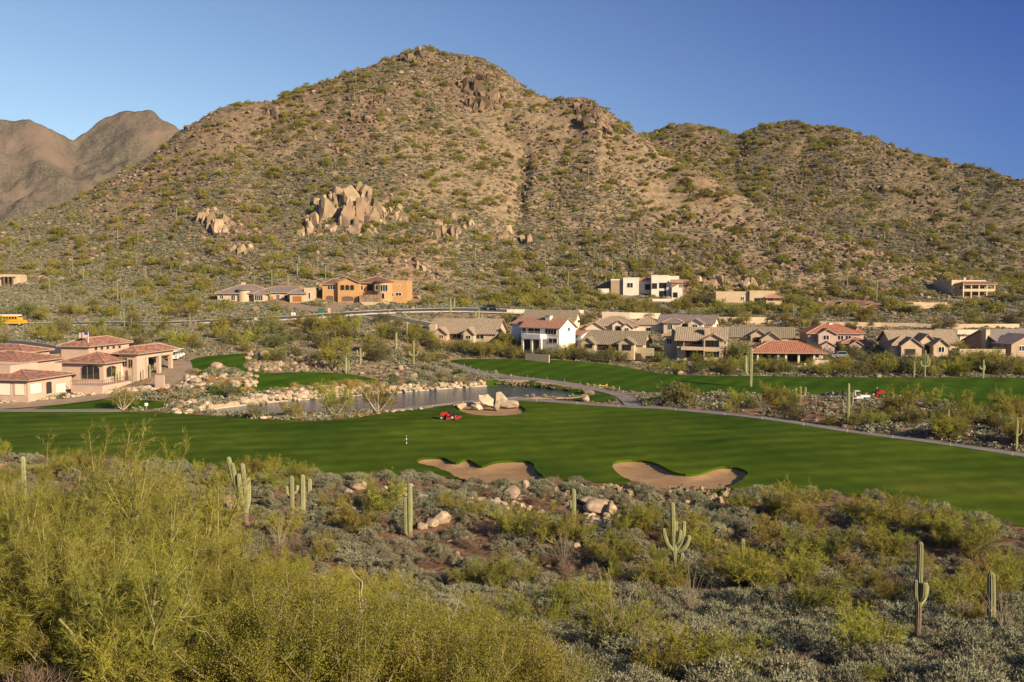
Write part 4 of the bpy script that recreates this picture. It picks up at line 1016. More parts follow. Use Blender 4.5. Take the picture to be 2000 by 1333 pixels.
# --- hillside houses
h = House('house', 'single-storey tan house with grey hipped roofs beside the orange house', 'house', 425, 594, 338, 0, M['st_tan'], M['rf_grey'])
b = h.blk(425, 520, 594, 574, 13); h.hip(b, 3.0, .9)
b = h.blk(500, 602, 592, 572, 11, 1.5); h.hip(b, 2.0, .8)
gb = h.blk(566, 594, 591, 574, 8, -2.5); h.hip(gb, 1.5, .7); pe = h.blk(594, 612, 590, 565, 10, -1.0); h.flat(pe, .4)
bay = h.blk(496, 516, 593, 575, 3, -1.5); h.hip(bay, 1.0, .4)
h.turret(461, 487, 593, 567, -1.2, .8); h.garage(572, 589, 579, 590, -2.5, M['door_wood']); h.door(527, 533, 580, 591, 1.5, M['door_wood'])
h.win(452, 459, 577, 587, 0); h.win(498, 513, 577, 587, -1.5, 0, 4); h.win(540, 546, 576, 590, 1.5); h.win(430, 436, 577, 584, 0); h.win(556, 561, 577, 589, 1.5, 0, 1, M['fascia'], M['dark_in']); h.win(483, 490, 578, 592, -.1, 0, 1, M['fascia'], M['dark_in']); h.win(550, 553, 579, 582, 1.5); h.win(603, 606, 572, 584, -1.0, 0, 1)
h.chim(471, 478, 565, 552, 6, 1.2); h.done()

h = House('house', 'two-storey orange stucco house with brown roof and arched windows', 'house', 630, 589, 340, -3, M['st_orange'], M['rf_brown'])
b = h.blk(630, 664, 589, 556, 12); h.hip(b, 1.8, .7); c = h.blk(660, 700, 590, 552, 12, -1.5); h.gable(c, 1.6, 'y', .6)
d = h.blk(698, 762, 588, 553, 13, 3.0); h.hip(d, 2.2, .9); e = h.blk(758, 795, 584, 551, 12, 0.5); h.flat(e, .5)
h.turret(730, 765, 588, 551, -1.8, .5)
for i in range(3): h.win(665 + i * 9.5, 672.5 + i * 9.5, 557, 567, -1.5, .5, 1, M['st_orange'])
h.garage(668, 690, 579, 589, -1.5, M['door_brown'], .25); h.garage(637, 651, 578, 589, 0, M['door_brown'], .25)
h.win(640, 654, 559, 566, 0, 0, 3); h.win(701, 709, 558, 567, 3.0); h.win(717, 728, 556, 568, 3.0, 0, 1, M['st_orange'], M['dark_in'], 'doorway'); h.win(743, 757, 557, 569, -1.75, 0, 3); h.win(745, 751, 573, 584, -1.75, .4, 1); h.win(763, 769, 573, 579, .5); h.win(773, 784, 572, 578, .5, .3, 2); h.win(733, 738, 557, 567, -1.1, 0, 1); h.win(773, 775, 557, 559, .5, 0, 1); h.win(780, 782, 557, 559, .5, 0, 1)
t = h.blk(702, 738, 592, 576, 3, -3.6, M['rock_t'], 2); h.rail(702, 738, 576, 572, -3.6, M['frame_d'], 10); h.blk(706, 760, 600, 590, .5, -6.0, M['st_tan'], 2); h.done()

h = House('house', 'white flat-roofed modern house high on the slope with large dark windows', 'house', 1195, 580, 362, -6, M['st_ivory'], M['rf_pinkish'])
b = h.blk(1193, 1218, 574, 548, 12, 2, M['st_brown_shadow']); h.flat(b, .5); b = h.blk(1217, 1248, 572, 545, 12, 1); h.flat(b, .5); b = h.blk(1242, 1276, 574, 549, 9, 3); h.gable(b, 1.0, 'x', .5)  # left block's brown colour paints in the shadow on that side
t = h.blk(1272, 1306, 582, 541, 12, -1.5); h.flat(t, .6); t2 = h.blk(1305, 1326, 582, 542, 11, -.5); h.flat(t2, .5); v_ = h.blk(1312, 1333, 582, 562, 3, -3.5); h.rail(1312, 1333, 562, 556, -3.45, M['trim_white'], 6)
for u_ in (1313, 1332): h.col(u_, 562, 552, -3.4, .35, M['door_wood'])
vr = dict(v_); vr['z1'] = h.loc(1320, 552, off=-3.5)[2]; h.gable(vr, .8, 'x', .4)
h.win(1288, 1301, 553, 563, -1.5, 0, 2, M['frame_d']); h.win(1288, 1301, 569, 580, -1.5, 0, 2, M['frame_d']); h.win(1274, 1283, 554, 564, -1.5, 0, 2, M['frame_d']); h.win(1260, 1270, 556, 566, 3, 0, 1, M['frame_d'], M['dark_in']); h.win(1225, 1236, 553, 562, 1, 0, 2); h.win(1315, 1323, 572, 581, -3.5, 0, 1, M['frame_d'])
h.blk(1274, 1340, 597, 584, .5, -8.0, None, 2); h.blk(1168, 1190, 570, 564, .4, 1.0, None, 1.5); h.done()

h = House('house', 'low tan flat-roofed house with corner veranda below boulders', 'house', 1398, 592, 356, -5, M['st_tan'], M['rf_pinkish'])
b = h.blk(1398, 1475, 592, 573, 10); h.flat(b, .5); b = h.blk(1464, 1514, 590, 571, 10, -1.0); h.flat(b, .45); p = h.blk(1496, 1527, 597, 588, 8, -3.5)
for u_ in (1498, 1512, 1526): h.col(u_, 588, 581, -3.4, .35, M['door_wood'])
pr = dict(p); pr['z1'] = h.loc(1510, 582, off=-3.5)[2]; h.hip(pr, 1.4, .6); h.rail(1497, 1527, 588, 584, -3.48, M['door_wood'], 10); h.win(1474, 1489, 583, 590, -1.0, 0, 2, M['frame_d']); h.win(1503, 1510, 583, 589, -1.0, 0, 2); h.win(1447, 1453, 580, 587, 0); h.done()

h = House('house', 'tan two-storey flat-roofed house with double balcony on the far slope', 'house', 1858, 585, 366, 14, M['st_tan'], M['rf_brown'])
b2_ = h.blk(1858, 1924, 584, 550, 10, 0.4); h.flat(b2_, .5)
bl = h.blk(1880, 1943, 586, 582, 4, -4.0)
sl_ = dict(bl); za, zb2 = h.loc(1900, 567, off=-4)[2], h.loc(1900, 556, off=-4)[2]
h.box('balcony_slab', M['st_tan'], bl['x0'], bl['x1'], -3.98, .39, za - .5, za + .35)
sl_['z1'] = zb2; h.hip(sl_, .9, .5)
for i in range(5):
    u_ = 1881.5 + i * 15.2; h.col(u_, 586, 557, -3.97, .45)
for i in range(4): h.win(1888 + i * 13.5, 1896 + i * 13.5, 560, 566, .4, 0, 1, M['st_tan'], M['dark_in']); h.win(1888 + i * 13.5, 1896 + i * 13.5, 574, 582, .4, 0, 1, M['st_tan'], M['dark_in'])
h.rail(1882, 1942, 567, 563.5, -3.9, M['st_tan'], 14); h.win(1863, 1869, 561, 564, .4); h.win(1874, 1878, 560, 568, .4, 0, 1, M['fascia'], M['dark_in']); h.chim(1882, 1887, 551, 543, 5); h.done()

h = House('house', 'brown-tiled low house with several small hipped roofs among trees', 'house', 1608, 612, 345, -4, M['st_tan'], M['rf_brown'])
b = h.blk(1606, 1634, 613, 602, 9); h.hip(b, 1.4); b = h.blk(1636, 1662, 612, 601, 10, 2); h.hip(b, 1.6); b = h.blk(1658, 1690, 612, 599, 11, 3); h.gable(b, 1.5, 'x'); b = h.blk(1688, 1728, 614, 603, 10, 1); h.hip(b, 1.3); b = h.blk(1665, 1686, 615, 606, 6, -2); h.gable(b, 1.0, 'y')
h.win(1640, 1647, 604, 610, 2); h.win(1672, 1679, 608, 613, -2); h.win(1700, 1708, 606, 612, 1); h.done()

h = House('house', 'low tan house with stepped flat parapets below the balcony house', 'house', 1795, 616, 340, 5, M['st_tan'], M['rf_tan'])
b = h.blk(1768, 1800, 612, 597, 8, 3); h.flat(b, .4); b = h.blk(1794, 1829, 617, 600, 9); h.flat(b, .35); b = h.blk(1826, 1860, 614, 601, 9, 1.5); h.flat(b, .35); b = h.blk(1784, 1850, 604, 593, 8, 6, found=4); h.flat(b, .3)
h.win(1799, 1805, 606, 611, 0); h.win(1840, 1848, 605, 611, 1.5); h.win(1775, 1790, 601, 609, 3, 0, 3, M['frame_d']); h.done()

h = House('house', 'small tan flat-roofed house at the left edge of the slope', 'house', 0, 553, 372, 4, M['st_tan'], M['rf_tan'])
b = h.blk(-40, 30, 555, 539, 9); h.flat(b, .5); b = h.blk(10, 40, 552, 540, 6, 2); h.flat(b, .4)
for u_ in (8, 16, 24): h.col(u_, 553, 541, -1.6, .5, M['door_brown'])
h.box('canopy', M['st_tan'], h.loc(4, 540, off=-1.8)[0], h.loc(28, 540, off=-1.8)[0], -1.8, -.05, h.loc(10, 541, off=-1.8)[2], h.loc(10, 538, off=-1.8)[2]); h.win(9, 24, 542, 552, 0, 0, 2, M['frame_d'], M['dark_in']); h.done()

# --- houses along the fairway
h = House('house', 'long single-storey house with broad plain tan roof', 'house', 840, 662, 286, -14, M['st_tan'], M['rf_tan'])
b = h.blk(840, 968, 664, 650, 12); h.gable(b, 3.6, 'x', .8); g2 = h.blk(846, 872, 664, 652, 5, -3); h.gable(g2, 1.6, 'y', .5); g2 = h.blk(905, 925, 666, 652, 5, -2.5); h.gable(g2, 1.5, 'y', .5)
h.blk(838, 851, 660, 634, 1.4, .4, M['st_tan'], .5)
h.win(858, 866, 655, 661, -3, 0, 2); h.win(876, 900, 653, 661, 0, 0, 3, M['fascia'], M['dark_in'], 'patio_door'); h.rail(860, 882, 664, 657, -4.5, M['door_wood'], 9); h.win(910, 919, 656, 662, -2.5); h.win(930, 945, 655, 662, 0); h.done()

h = House('house', 'grey-roofed house just behind the white two-storey house', 'house', 1030, 636, 300, -12, M['st_cream'], M['rf_olive'])
b = h.blk(1022, 1122, 640, 625, 11); h.gable(b, 2.6, 'x', .6); h.win(1110, 1115, 628, 633, 0); h.winr(1128, 1132, 625, 631, b); h.done()

h = House('house', 'white two-storey house with salmon tile roof and tall white chimney', 'house', 1018, 689, 272, -36, M['st_white'], M['rf_pinkish'])
b = h.blk(1018, 1092, 690, 640, 8); h.gable(b, 2.4, 'x', .6)
lw = h.blk(1000, 1022, 690, 633, 8, 3.5); h.gable(lw, 1.3, 'x', .5)
pt_ = h.blk(1019, 1055, 662, 653, 3.2, -3.0, M['st_white'], 0); h.rail(1019, 1055, 653, 647, -3.0, M['trim_white'], 8)
for u_ in (1020, 1038, 1055): h.col(u_, 689, 660, -2.9, .6, M['st_white'])
h.win(1022, 1056, 665, 688, 0, 0, 4, M['frame_d'], M['glass'], 'patio_door'); h.win(1032, 1055, 642, 652, 0, 0, 2, M['trim_white'], M['glass'], 'balcony_door'); h.win(1065, 1087, 641, 653, 0, 0, 4); h.win(1072, 1088, 662, 670, 0, 0, 2); h.winr(1109, 1112.5, 640, 647, b)
h.win(1021, 1027, 641, 650, 0, 0, 1); h.chim(1065, 1074, 640, 618, 2.6, 1.3, M['st_white']); h.blk(1026, 1072, 703, 692, .4, -9, M['st_tan'], 2, False); h.rail(1026, 1072, 692, 684, -9, M['frame_d'], 14)
x_ = h.blk(1118, 1136, 668, 655, 6, 9.0, None, 3); h.gable(x_, .9, 'x', .4); h.done()

h = House('house', 'beige house with tan hipped roofs and arched entry behind the olive house', 'house', 1140, 655, 300, -10, M['st_cream'], M['rf_tan'])
b = h.blk(1150, 1245, 656, 637, 12, 2); h.hip(b, 2.6, .8); a = h.blk(1143, 1180, 657, 642, 7, -1); h.gable(a, 1.8, 'y', .6); e = h.blk(1196, 1222, 656, 636, 6, 0); h.gable(e, 1.4, 'y', .5); f = h.blk(1214, 1236, 656, 641, 5, -1.2); h.gable(f, 1.3, 'y', .4); r_ = h.blk(1240, 1288, 655, 634, 10, 4); h.hip(r_, 2.3, .7)
h.garage(1150, 1176, 644, 655, -1, M['door_tan'], .2); h.win(1202, 1211, 637, 650, 0, .5, 1, M['fascia'], M['dark_in'], 'arched_entry'); h.win(1220, 1228, 641, 650, -1.2, .4, 2); h.chim(1170, 1176, 632, 623, 8); h.win(1262, 1270, 640, 648, 4); h.done()

h = House('house', 'olive-tan single-storey house with wide patio facing the fairway', 'house', 1135, 690, 270, -18, M['st_olive'], M['rf_olive'])
b = h.blk(1135, 1256, 690, 671, 10); h.gable(b, 3.0, 'x', .7); a = h.blk(1134, 1160, 691, 671, 4, -3); h.gable(a, 1.5, 'y', .5); e = h.blk(1208, 1238, 691, 671, 4, -3); h.gable(e, 1.4, 'y', .5)
h.win(1143, 1156, 673, 680, -3, 0, 2, M['frame_d']); h.win(1168, 1200, 674, 688, 0, 0, 4, M['frame_d'], M['dark_in'], 'patio_door'); h.win(1216, 1232, 674, 684, -3, 0, 4, M['frame_d']); h.door(1200, 1207, 674, 688, -.1, M['door_brown']); h.rail(1160, 1208, 692, 685, -4.5, M['trim_white'], 14); h.blk(1252, 1277, 688, 680, .4, -2, None, 1, False); h.done()

h = House('house', 'pale two-storey house with grey roof and arched dormer windows', 'house', 1290, 646, 300, -20, M['st_cream'], M['rf_grey'])
b = h.blk(1286, 1392, 660, 632, 11); h.gable(b, 2.2, 'x', .7); a = h.blk(1296, 1330, 661, 631, 4, -2.5); h.hip(a, 1.1, .5); e = h.blk(1344, 1372, 661, 632, 4, -2.5); h.gable(e, 1.3, 'y', .5)
h.win(1305, 1313, 634, 644, -2.5, .5, 2); h.win(1353, 1362, 634, 644, -2.5, .5, 2)
for i in range(3): h.win(1379 + i * 4, 1381.5 + i * 4, 633, 636, 0, 0, 1)
h.winr(1399, 1402, 633, 641, b); h.win(1333, 1342, 634, 645, 0, .3, 1, M['fascia'], M['dark_in']); h.done()

h = House('house', 'tan two-storey house with shaded balcony and square chimney', 'house', 1300, 712, 262, -14, M['st_tan'], M['rf_tan'])
b = h.blk(1322, 1418, 712, 664, 9); h.gable(b, 2.9, 'x', .7); l = h.blk(1296, 1326, 712, 656, 9, 3); h.hip(l, 1.5, .6); e = h.blk(1374, 1412, 715, 664, 4, -2.5); h.gable(e, 1.4, 'y', .5)
h.win(1322, 1334, 666, 676, 0, 0, 2, M['frame_d']); h.win(1338, 1370, 666, 677, 0, 0, 4, M['frame_d'], M['dark_in'], 'balcony_door'); h.win(1379, 1404, 666, 677, -2.5, 0, 3, M['frame_d']); h.win(1378, 1404, 688, 697, -2.5, 0, 4, M['frame_d']); h.win(1340, 1372, 686, 698, 0, 0, 4, M['frame_d'], M['dark_in'], 'patio_door'); h.chim(1376, 1385, 660, 640, 1.2, 1.2)
bs = h.blk(1330, 1374, 684, 678, 3, -3, None, 0, False); h.rail(1330, 1374, 678, 673, -2.95, M['frame_d'], 12); h.win(1302, 1312, 662, 672, 3); h.done()

h = House('house', 'tan house with stacked gables and arched entry between two-storey houses', 'house', 1425, 676, 288, -14, M['st_tan'], M['rf_olive'])
b = h.blk(1425, 1548, 678, 658, 11); h.gable(b, 2.4, 'x', .7); a = h.blk(1466, 1496, 678, 655, 5, -2); h.gable(a, 1.4, 'y', .5); e = h.blk(1486, 1526, 679, 664, 5, -3.5); h.gable(e, 2.0, 'y', .6)
h.win(1470, 1486, 659, 670, -2, .5, 1, M['fascia'], M['dark_in'], 'arched_entry'); h.garage(1494, 1518, 668, 677, -3.5); h.win(1440, 1450, 663, 671, 0); h.done()

h = House('house', 'low house with long red tile roof over a deep shaded patio', 'house', 1455, 712, 255, -6, M['st_cream'], M['rf_red'])
b = h.blk(1460, 1606, 713, 690, 8, 3.2); rb = dict(b); rb['y0'] = -.5; rb['z1'] = h.loc(1530, 690, off=-.5)[2]; h.hip(rb, 2.6, .6)
for u_ in (1459, 1480, 1520, 1535, 1560, 1590, 1605): h.col(u_, 712, 690, -.3, .5)
h.win(1466, 1516, 693, 708, 3.2, 0, 5, M['frame_d'], M['glass'], 'patio_door'); h.win(1522, 1590, 693, 708, 3.2, 0, 6, M['frame_d'], M['glass'], 'patio_door')
h.rail(1440, 1580, 716, 706, -4.0, M['frame_d'], 30); rw = h.blk(1586, 1618, 722, 704, .5, -4.5, None, 2, False); h.blk(1545, 1588, 724, 714, .5, -4.6, None, 2, False); h.done()

h = House('house', 'two-storey rose stucco house with red tile roofs and low front wing', 'house', 1578, 690, 280, -4, M['st_rose'], M['rf_red'])
b = h.blk(1578, 1680, 692, 652, 11, 1); h.hip(b, 2.4, .7); a = h.blk(1598, 1632, 692, 653, 4, -1.5); h.gable(a, 1.3, 'y', .5); w = h.blk(1645, 1705, 692, 671, 9, -4); h.hip(w, 1.3, .6); f = h.blk(1660, 1684, 693, 674, 4, -6); h.gable(f, 1.0, 'y', .4); r_ = h.blk(1668, 1686, 690, 652, 8, 3); h.hip(r_, 1.4, .5); lw = h.blk(1604, 1630, 690, 676, 4, -4); h.gable(lw, 1.0, 'y', .4)
h.win(1608, 1619, 655, 664, -1.5, .3, 2); h.win(1636, 1647, 656, 664, 1, 0, 2); h.win(1651, 1662, 656, 664, 1, 0, 2); h.win(1665, 1674, 678, 688, -6, .6, 2, M['st_rose'], M['dark_in']); h.win(1646, 1656, 676, 690, -4, .5, 1, M['st_rose'], M['dark_in'], 'arched_entry'); h.win(1690, 1700, 676, 684, -4, .4, 2); h.chim(1619, 1626, 640, 631, 6, 1.2, M['trim_white']); h.done()

h = House('house', 'tan single-storey house with dark open garage and low courtyard wall', 'house', 1742, 693, 264, -4, M['st_tan'], M['rf_tan'])
b = h.blk(1742, 1872, 692, 671, 12, 2); h.gable(b, 3.0, 'x', .7); a = h.blk(1744, 1798, 694, 675, 6, -2); h.hip(a, 2.2, .6); g_ = h.blk(1760, 1800, 695, 676, 5, -3.5); h.gable(g_, 2.0, 'y', .5); e = h.blk(1798, 1824, 692, 666, 6, 0); h.gable(e, 1.6, 'y', .5); f = h.blk(1823, 1852, 694, 675, 6, -3); h.gable(f, 1.6, 'y', .5)
h.win(1767, 1788, 682, 694, -3.5, 0, 1, M['st_tan'], M['dark_in'], 'open_garage', 'doorway'); h.win(1833, 1844, 678, 688, -3, .2, 2); h.win(1806, 1820, 674, 690, 0, 0, 1, M['fascia'], M['dark_in'], 'entry', 'doorway'); h.win(1750, 1757, 681, 692, -2, 0, 1, M['fascia'], M['door_tan']); h.win(1851, 1854, 681, 690, 2, 0, 1); h.win(1860, 1864, 680, 684, 2, 0, 1); h.win(1868, 1871, 680, 684, 2, 0, 1)
h.blk(1874, 1964, 692, 682, .4, -2, None, 1.5, False); h.done()

h = House('house', 'shaded grey-roofed house at the right edge of the row', 'house', 1970, 690, 262, 20, M['st_brown_shadow'], M['rf_grey'])
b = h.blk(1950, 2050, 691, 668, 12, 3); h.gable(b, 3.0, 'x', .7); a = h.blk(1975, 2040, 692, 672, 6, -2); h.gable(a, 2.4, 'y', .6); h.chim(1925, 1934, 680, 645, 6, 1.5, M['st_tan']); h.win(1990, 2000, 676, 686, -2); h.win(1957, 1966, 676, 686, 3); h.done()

# ------------------------------------------------------------------ garden walls
def gwall(label, pts, hgt, m, th=.4):
    Pw = [gp(u, v) for u, v in pts]; P2 = densify(np.array([(p.x, p.y) for p in Pw]), 4.0, False); zz = terrain_fast(P2[:, 0], P2[:, 1])
    zt = np.convolve(np.pad(zz, 2, 'edge'), np.ones(5) / 5, 'valid') + hgt
    T = nrm(np.gradient(P2, axis=0)); N_ = np.stack([-T[:, 1], T[:, 0]], 1) * th / 2; n = len(P2)
    V = np.vstack([np.column_stack([P2 - N_, zz - 1]), np.column_stack([P2 - N_, zt]), np.column_stack([P2 + N_, zt]), np.column_stack([P2 + N_, zz - 1])]); i = np.arange(n - 1)
    F = np.vstack([np.stack([i + k * n, i + 1 + k * n, i + 1 + (k + 1) * n, i + (k + 1) * n], 1) for k in range(3)]).tolist() + [[0, n, 2 * n, 3 * n], [4 * n - 1, 3 * n - 1, 2 * n - 1, n - 1]]
    return tag(ob('garden_wall', mesh('garden_wall', V, F, m)), label, 'wall', kind='thing')
gwall('pale wall behind the beige house and below the white modern house', [(1176, 621), (1230, 623), (1290, 625)], 2.0, M['st_cream'])
gwall('long low tan wall above the two-storey houses', [(1395, 629), (1440, 630), (1500, 630), (1560, 633)], 1.7, M['st_tan'])
gwall('long low tan wall above the rose house', [(1500, 634), (1560, 634), (1640, 637), (1720, 638), (1790, 640)], 1.3, M['st_tan'])
gwall('long low tan wall along the upper street at right', [(1790, 640), (1850, 642), (1920, 641), (1990, 642)], 1.3, M['st_tan'])
gwall('pale garden wall behind the tan single-storey house', [(1826, 652), (1870, 655), (1930, 656), (1985, 655)], 1.6, M['st_cream'])
gwall('long pale wall beside the road above the white house', [(990, 612), (1060, 613), (1140, 613)], 1.2, M['st_cream'])
gwall('low wall in front of the shaded house at the right edge', [(1874, 668), (1910, 668), (1926, 672)], 1.6, M['st_cream'])

# ================================================================== ROCKS
def rocks_at(root, kind, lst, r, sink=.38, name='rock'):
    for u, vb, w, hh in lst:
        p = gp(u, vb, 100 if vb < 700 else 20); k = p.y / FPX
        o = put(kind, name, int(r.integers(0, 99)), p + Vector((0, w * k * .25, hh * k * (.5 - sink))), r.uniform(0, 6.28), (w * k * .62, w * k * .52, hh * k * .68), tilt=(r.uniform(-.2, .2), r.uniform(-.2, .2)))
        if root is not None:
            o.parent = root; o.location = o.location - root.location
def outcrop(label, lst, kind='rock', rnd=None, seed=1, group=None):
    r = np.random.default_rng(seed); L = list(lst)
    if rnd:
        u0, u1, v0, v1, n, s0, s1 = rnd
        for i in range(n):
            w = s0 + (s1 - s0) * r.random() ** 1.8; L.append((r.uniform(u0, u1), r.uniform(v0, v1), w, w * r.uniform(.7, 1.35)))
    root = empty('rock_outcrop', gp(L[0][0], L[0][1], 100)); tag(root, label, 'rock outcrop', group)
    for u, vb, w, hh in list(lst):                     # broken pieces leaning on each main block
        for q in range(5 if w > 18 else 2): L.append((u + r.uniform(-.55, .55) * w, vb + r.uniform(-.25, .2) * hh, w * r.uniform(.3, .55), hh * r.uniform(.35, .75)))
    rocks_at(root, kind, L, r)
O1 = [(640, 428, 40, 62), (685, 400, 40, 46), (711, 392, 28, 44), (735, 420, 34, 48), (628, 425, 34, 42), (676, 440, 44, 68), (708, 432, 44, 56), (612, 442, 28, 40), (602, 455, 24, 32), (660, 385, 30, 30), (725, 438, 36, 36), (695, 452, 50, 26), (645, 455, 40, 24), (588, 460, 16, 20), (655, 405, 22, 30), (700, 376, 22, 26), (748, 436, 18, 22), (618, 405, 20, 30), (690, 420, 30, 44), (622, 462, 20, 14), (715, 462, 30, 22)]
outcrop('largest jagged tan granite outcrop in the middle of the hillside', O1, 'rock', (590, 750, 400, 470, 34, 6, 16), 3)
outcrop('pale broken ledge just beside the largest outcrop', [(772, 428, 34, 26), (788, 430, 34, 18), (762, 424, 20, 24), (778, 412, 22, 18)], 'rock', (758, 806, 415, 434, 8, 5, 12), 4)
outcrop('jagged tan outcrop on the lower left flank of the hill', [(410, 440, 26, 36), (392, 432, 24, 30), (425, 455, 34, 32), (440, 438, 22, 26), (418, 418, 22, 24), (452, 440, 16, 14)], 'rock', (376, 462, 415, 462, 18, 5, 12), 5)
outcrop('small tan outcrop below the jagged one on the left flank', [(470, 494, 24, 24), (485, 490, 20, 20), (455, 492, 16, 16), (478, 480, 20, 14)], 'rock', (446, 498, 476, 498, 9, 4, 9), 6)
outcrop('cluster of upright leaning rocks beside the shaded gap', [(852, 465, 18, 28), (866, 462, 20, 30), (882, 466, 20, 34), (880, 432, 20, 26), (858, 440, 18, 18), (895, 460, 16, 22), (872, 470, 22, 20), (920, 442, 16, 18), (906, 448, 14, 12)], 'rock', (840, 902, 428, 474, 12, 4, 9), 7)
outcrop('dark rock pair at the foot of the gully', [(1020, 472, 18, 20), (1034, 475, 14, 24), (1018, 458, 16, 14)], 'rock', (1008, 1046, 452, 476, 6, 4, 8), 8)
outcrop('pale slabs left of the gully foot', [(985, 466, 22, 22), (994, 452, 18, 18), (978, 470, 18, 12)], 'rock', (968, 1004, 446, 474, 8, 4, 9), 9)
outcrop('brown cliff face near the top of the hill', [(948, 208, 56, 46), (930, 182, 42, 44), (912, 178, 28, 36), (962, 196, 34, 34), (900, 172, 24, 26), (945, 162, 36, 32), (920, 206, 24, 22), (968, 210, 26, 20), (935, 150, 26, 20)], 'rock_brown', (892, 978, 150, 210, 22, 6, 16), 10)
outcrop('dark craggy rocks on the right shoulder of the hill', [(1140, 225, 34, 36), (1160, 222, 34, 32), (1125, 215, 26, 24), (1170, 245, 28, 30), (1148, 250, 28, 30), (1132, 242, 22, 22), (1180, 262, 24, 24), (1155, 205, 22, 14)], 'rock_brown', (1108, 1192, 205, 275, 36, 5, 14), 11)
outcrop('dark craggy rocks capping the summit', [(800, 118, 34, 22), (820, 114, 34, 20), (782, 122, 28, 20), (838, 116, 24, 16), (812, 128, 26, 16)], 'rock_brown', (765, 850, 106, 132, 18, 4, 12), 12)
outcrop('dark rock tooth on the left skyline of the hill', [(533, 230, 28, 32), (522, 222, 18, 20), (545, 226, 16, 18)], 'rock_brown', (515, 552, 210, 232, 6, 4, 9), 13)
outcrop('brown rock band on the upper left slope', [(700, 232, 22, 20), (712, 240, 18, 18), (688, 226, 18, 18), (595, 226, 14, 18), (635, 222, 14, 18)], 'rock_brown', (680, 725, 215, 250, 14, 4, 10), 14)
outcrop('brown rocks scattered down the middle of the upper slope', [(728, 272, 18, 16), (742, 276, 14, 12)], 'rock_brown', (640, 780, 255, 330, 22, 4, 9), 15)
outcrop('reddish boulder pile above the low tan house', [(1392, 562, 26, 26), (1405, 556, 30, 28), (1380, 560, 20, 20), (1415, 568, 18, 16), (1365, 552, 18, 20)], 'rock', (1355, 1425, 540, 572, 16, 4, 11), 16)
outcrop('dark shadowed boulder pile beside the veranda house', [(1455, 566, 22, 26), (1470, 562, 26, 24), (1485, 566, 22, 22), (1462, 552, 18, 14), (1500, 570, 16, 14)], 'rock', (1445, 1510, 545, 575, 14, 4, 10), 17)
outcrop('pale rocks on the slope above the orange house', [(815, 524, 16, 20), (828, 530, 14, 18), (800, 540, 18, 12)], 'rock', (780, 880, 505, 548, 30, 3, 9), 18)
outcrop('dark rocks halfway up the right-hand hill', [(1700, 372, 20, 16), (1730, 375, 24, 18), (1880, 375, 26, 18)], 'rock_brown', (1690, 1910, 355, 385, 20, 4, 10), 19)
outcrop('rocks beside the drive of the balcony house', [(1800, 580, 12, 9), (1815, 584, 10, 8)], 'rock', (1780, 1940, 576, 598, 50, 3, 7), 20)
outcrop('reddish rocks below the right-hand houses', [(1600, 590, 12, 10)], 'rock', (1530, 1620, 560, 600, 30, 3, 8), 21)

for i in range(30):                                    # small crags all over the upper slopes
    r = np.random.default_rng(3000 + i); u = r.uniform(380, 1950); v = r.uniform(160, 470)
    if v < np.interp(u, [380, 600, 820, 1000, 1230, 1560, 2000], [290, 210, 140, 190, 300, 290, 390]) or 580 < u < 760 and v > 330: continue
    outcrop('low brown crag breaking through the scrub of the upper slope', [(u, v, r.uniform(9, 18), r.uniform(8, 16)) for q in range(2)], 'rock_brown', (u - 22, u + 22, v - 10, v + 10, 9, 3, 10), 3100 + i, 'brown crags of the upper slopes')
outcrop('dark broken rocks lining the gully down the hill', [(1018, 350, 8, 9)], 'rock_brown', None, 22)
gr = [o for o in COL.objects if o.name.startswith('rock_outcrop')][-1]; r = np.random.default_rng(23)
rocks_at(gr, 'rock_brown', [(float(np.interp(t, [0, .3, .6, 1], [1030, 1020, 1012, 1012])) + r.uniform(-6, 6), 290 + t * 180, r.uniform(4, 9), r.uniform(4, 9)) for t in np.linspace(0, 1, 46)], r)

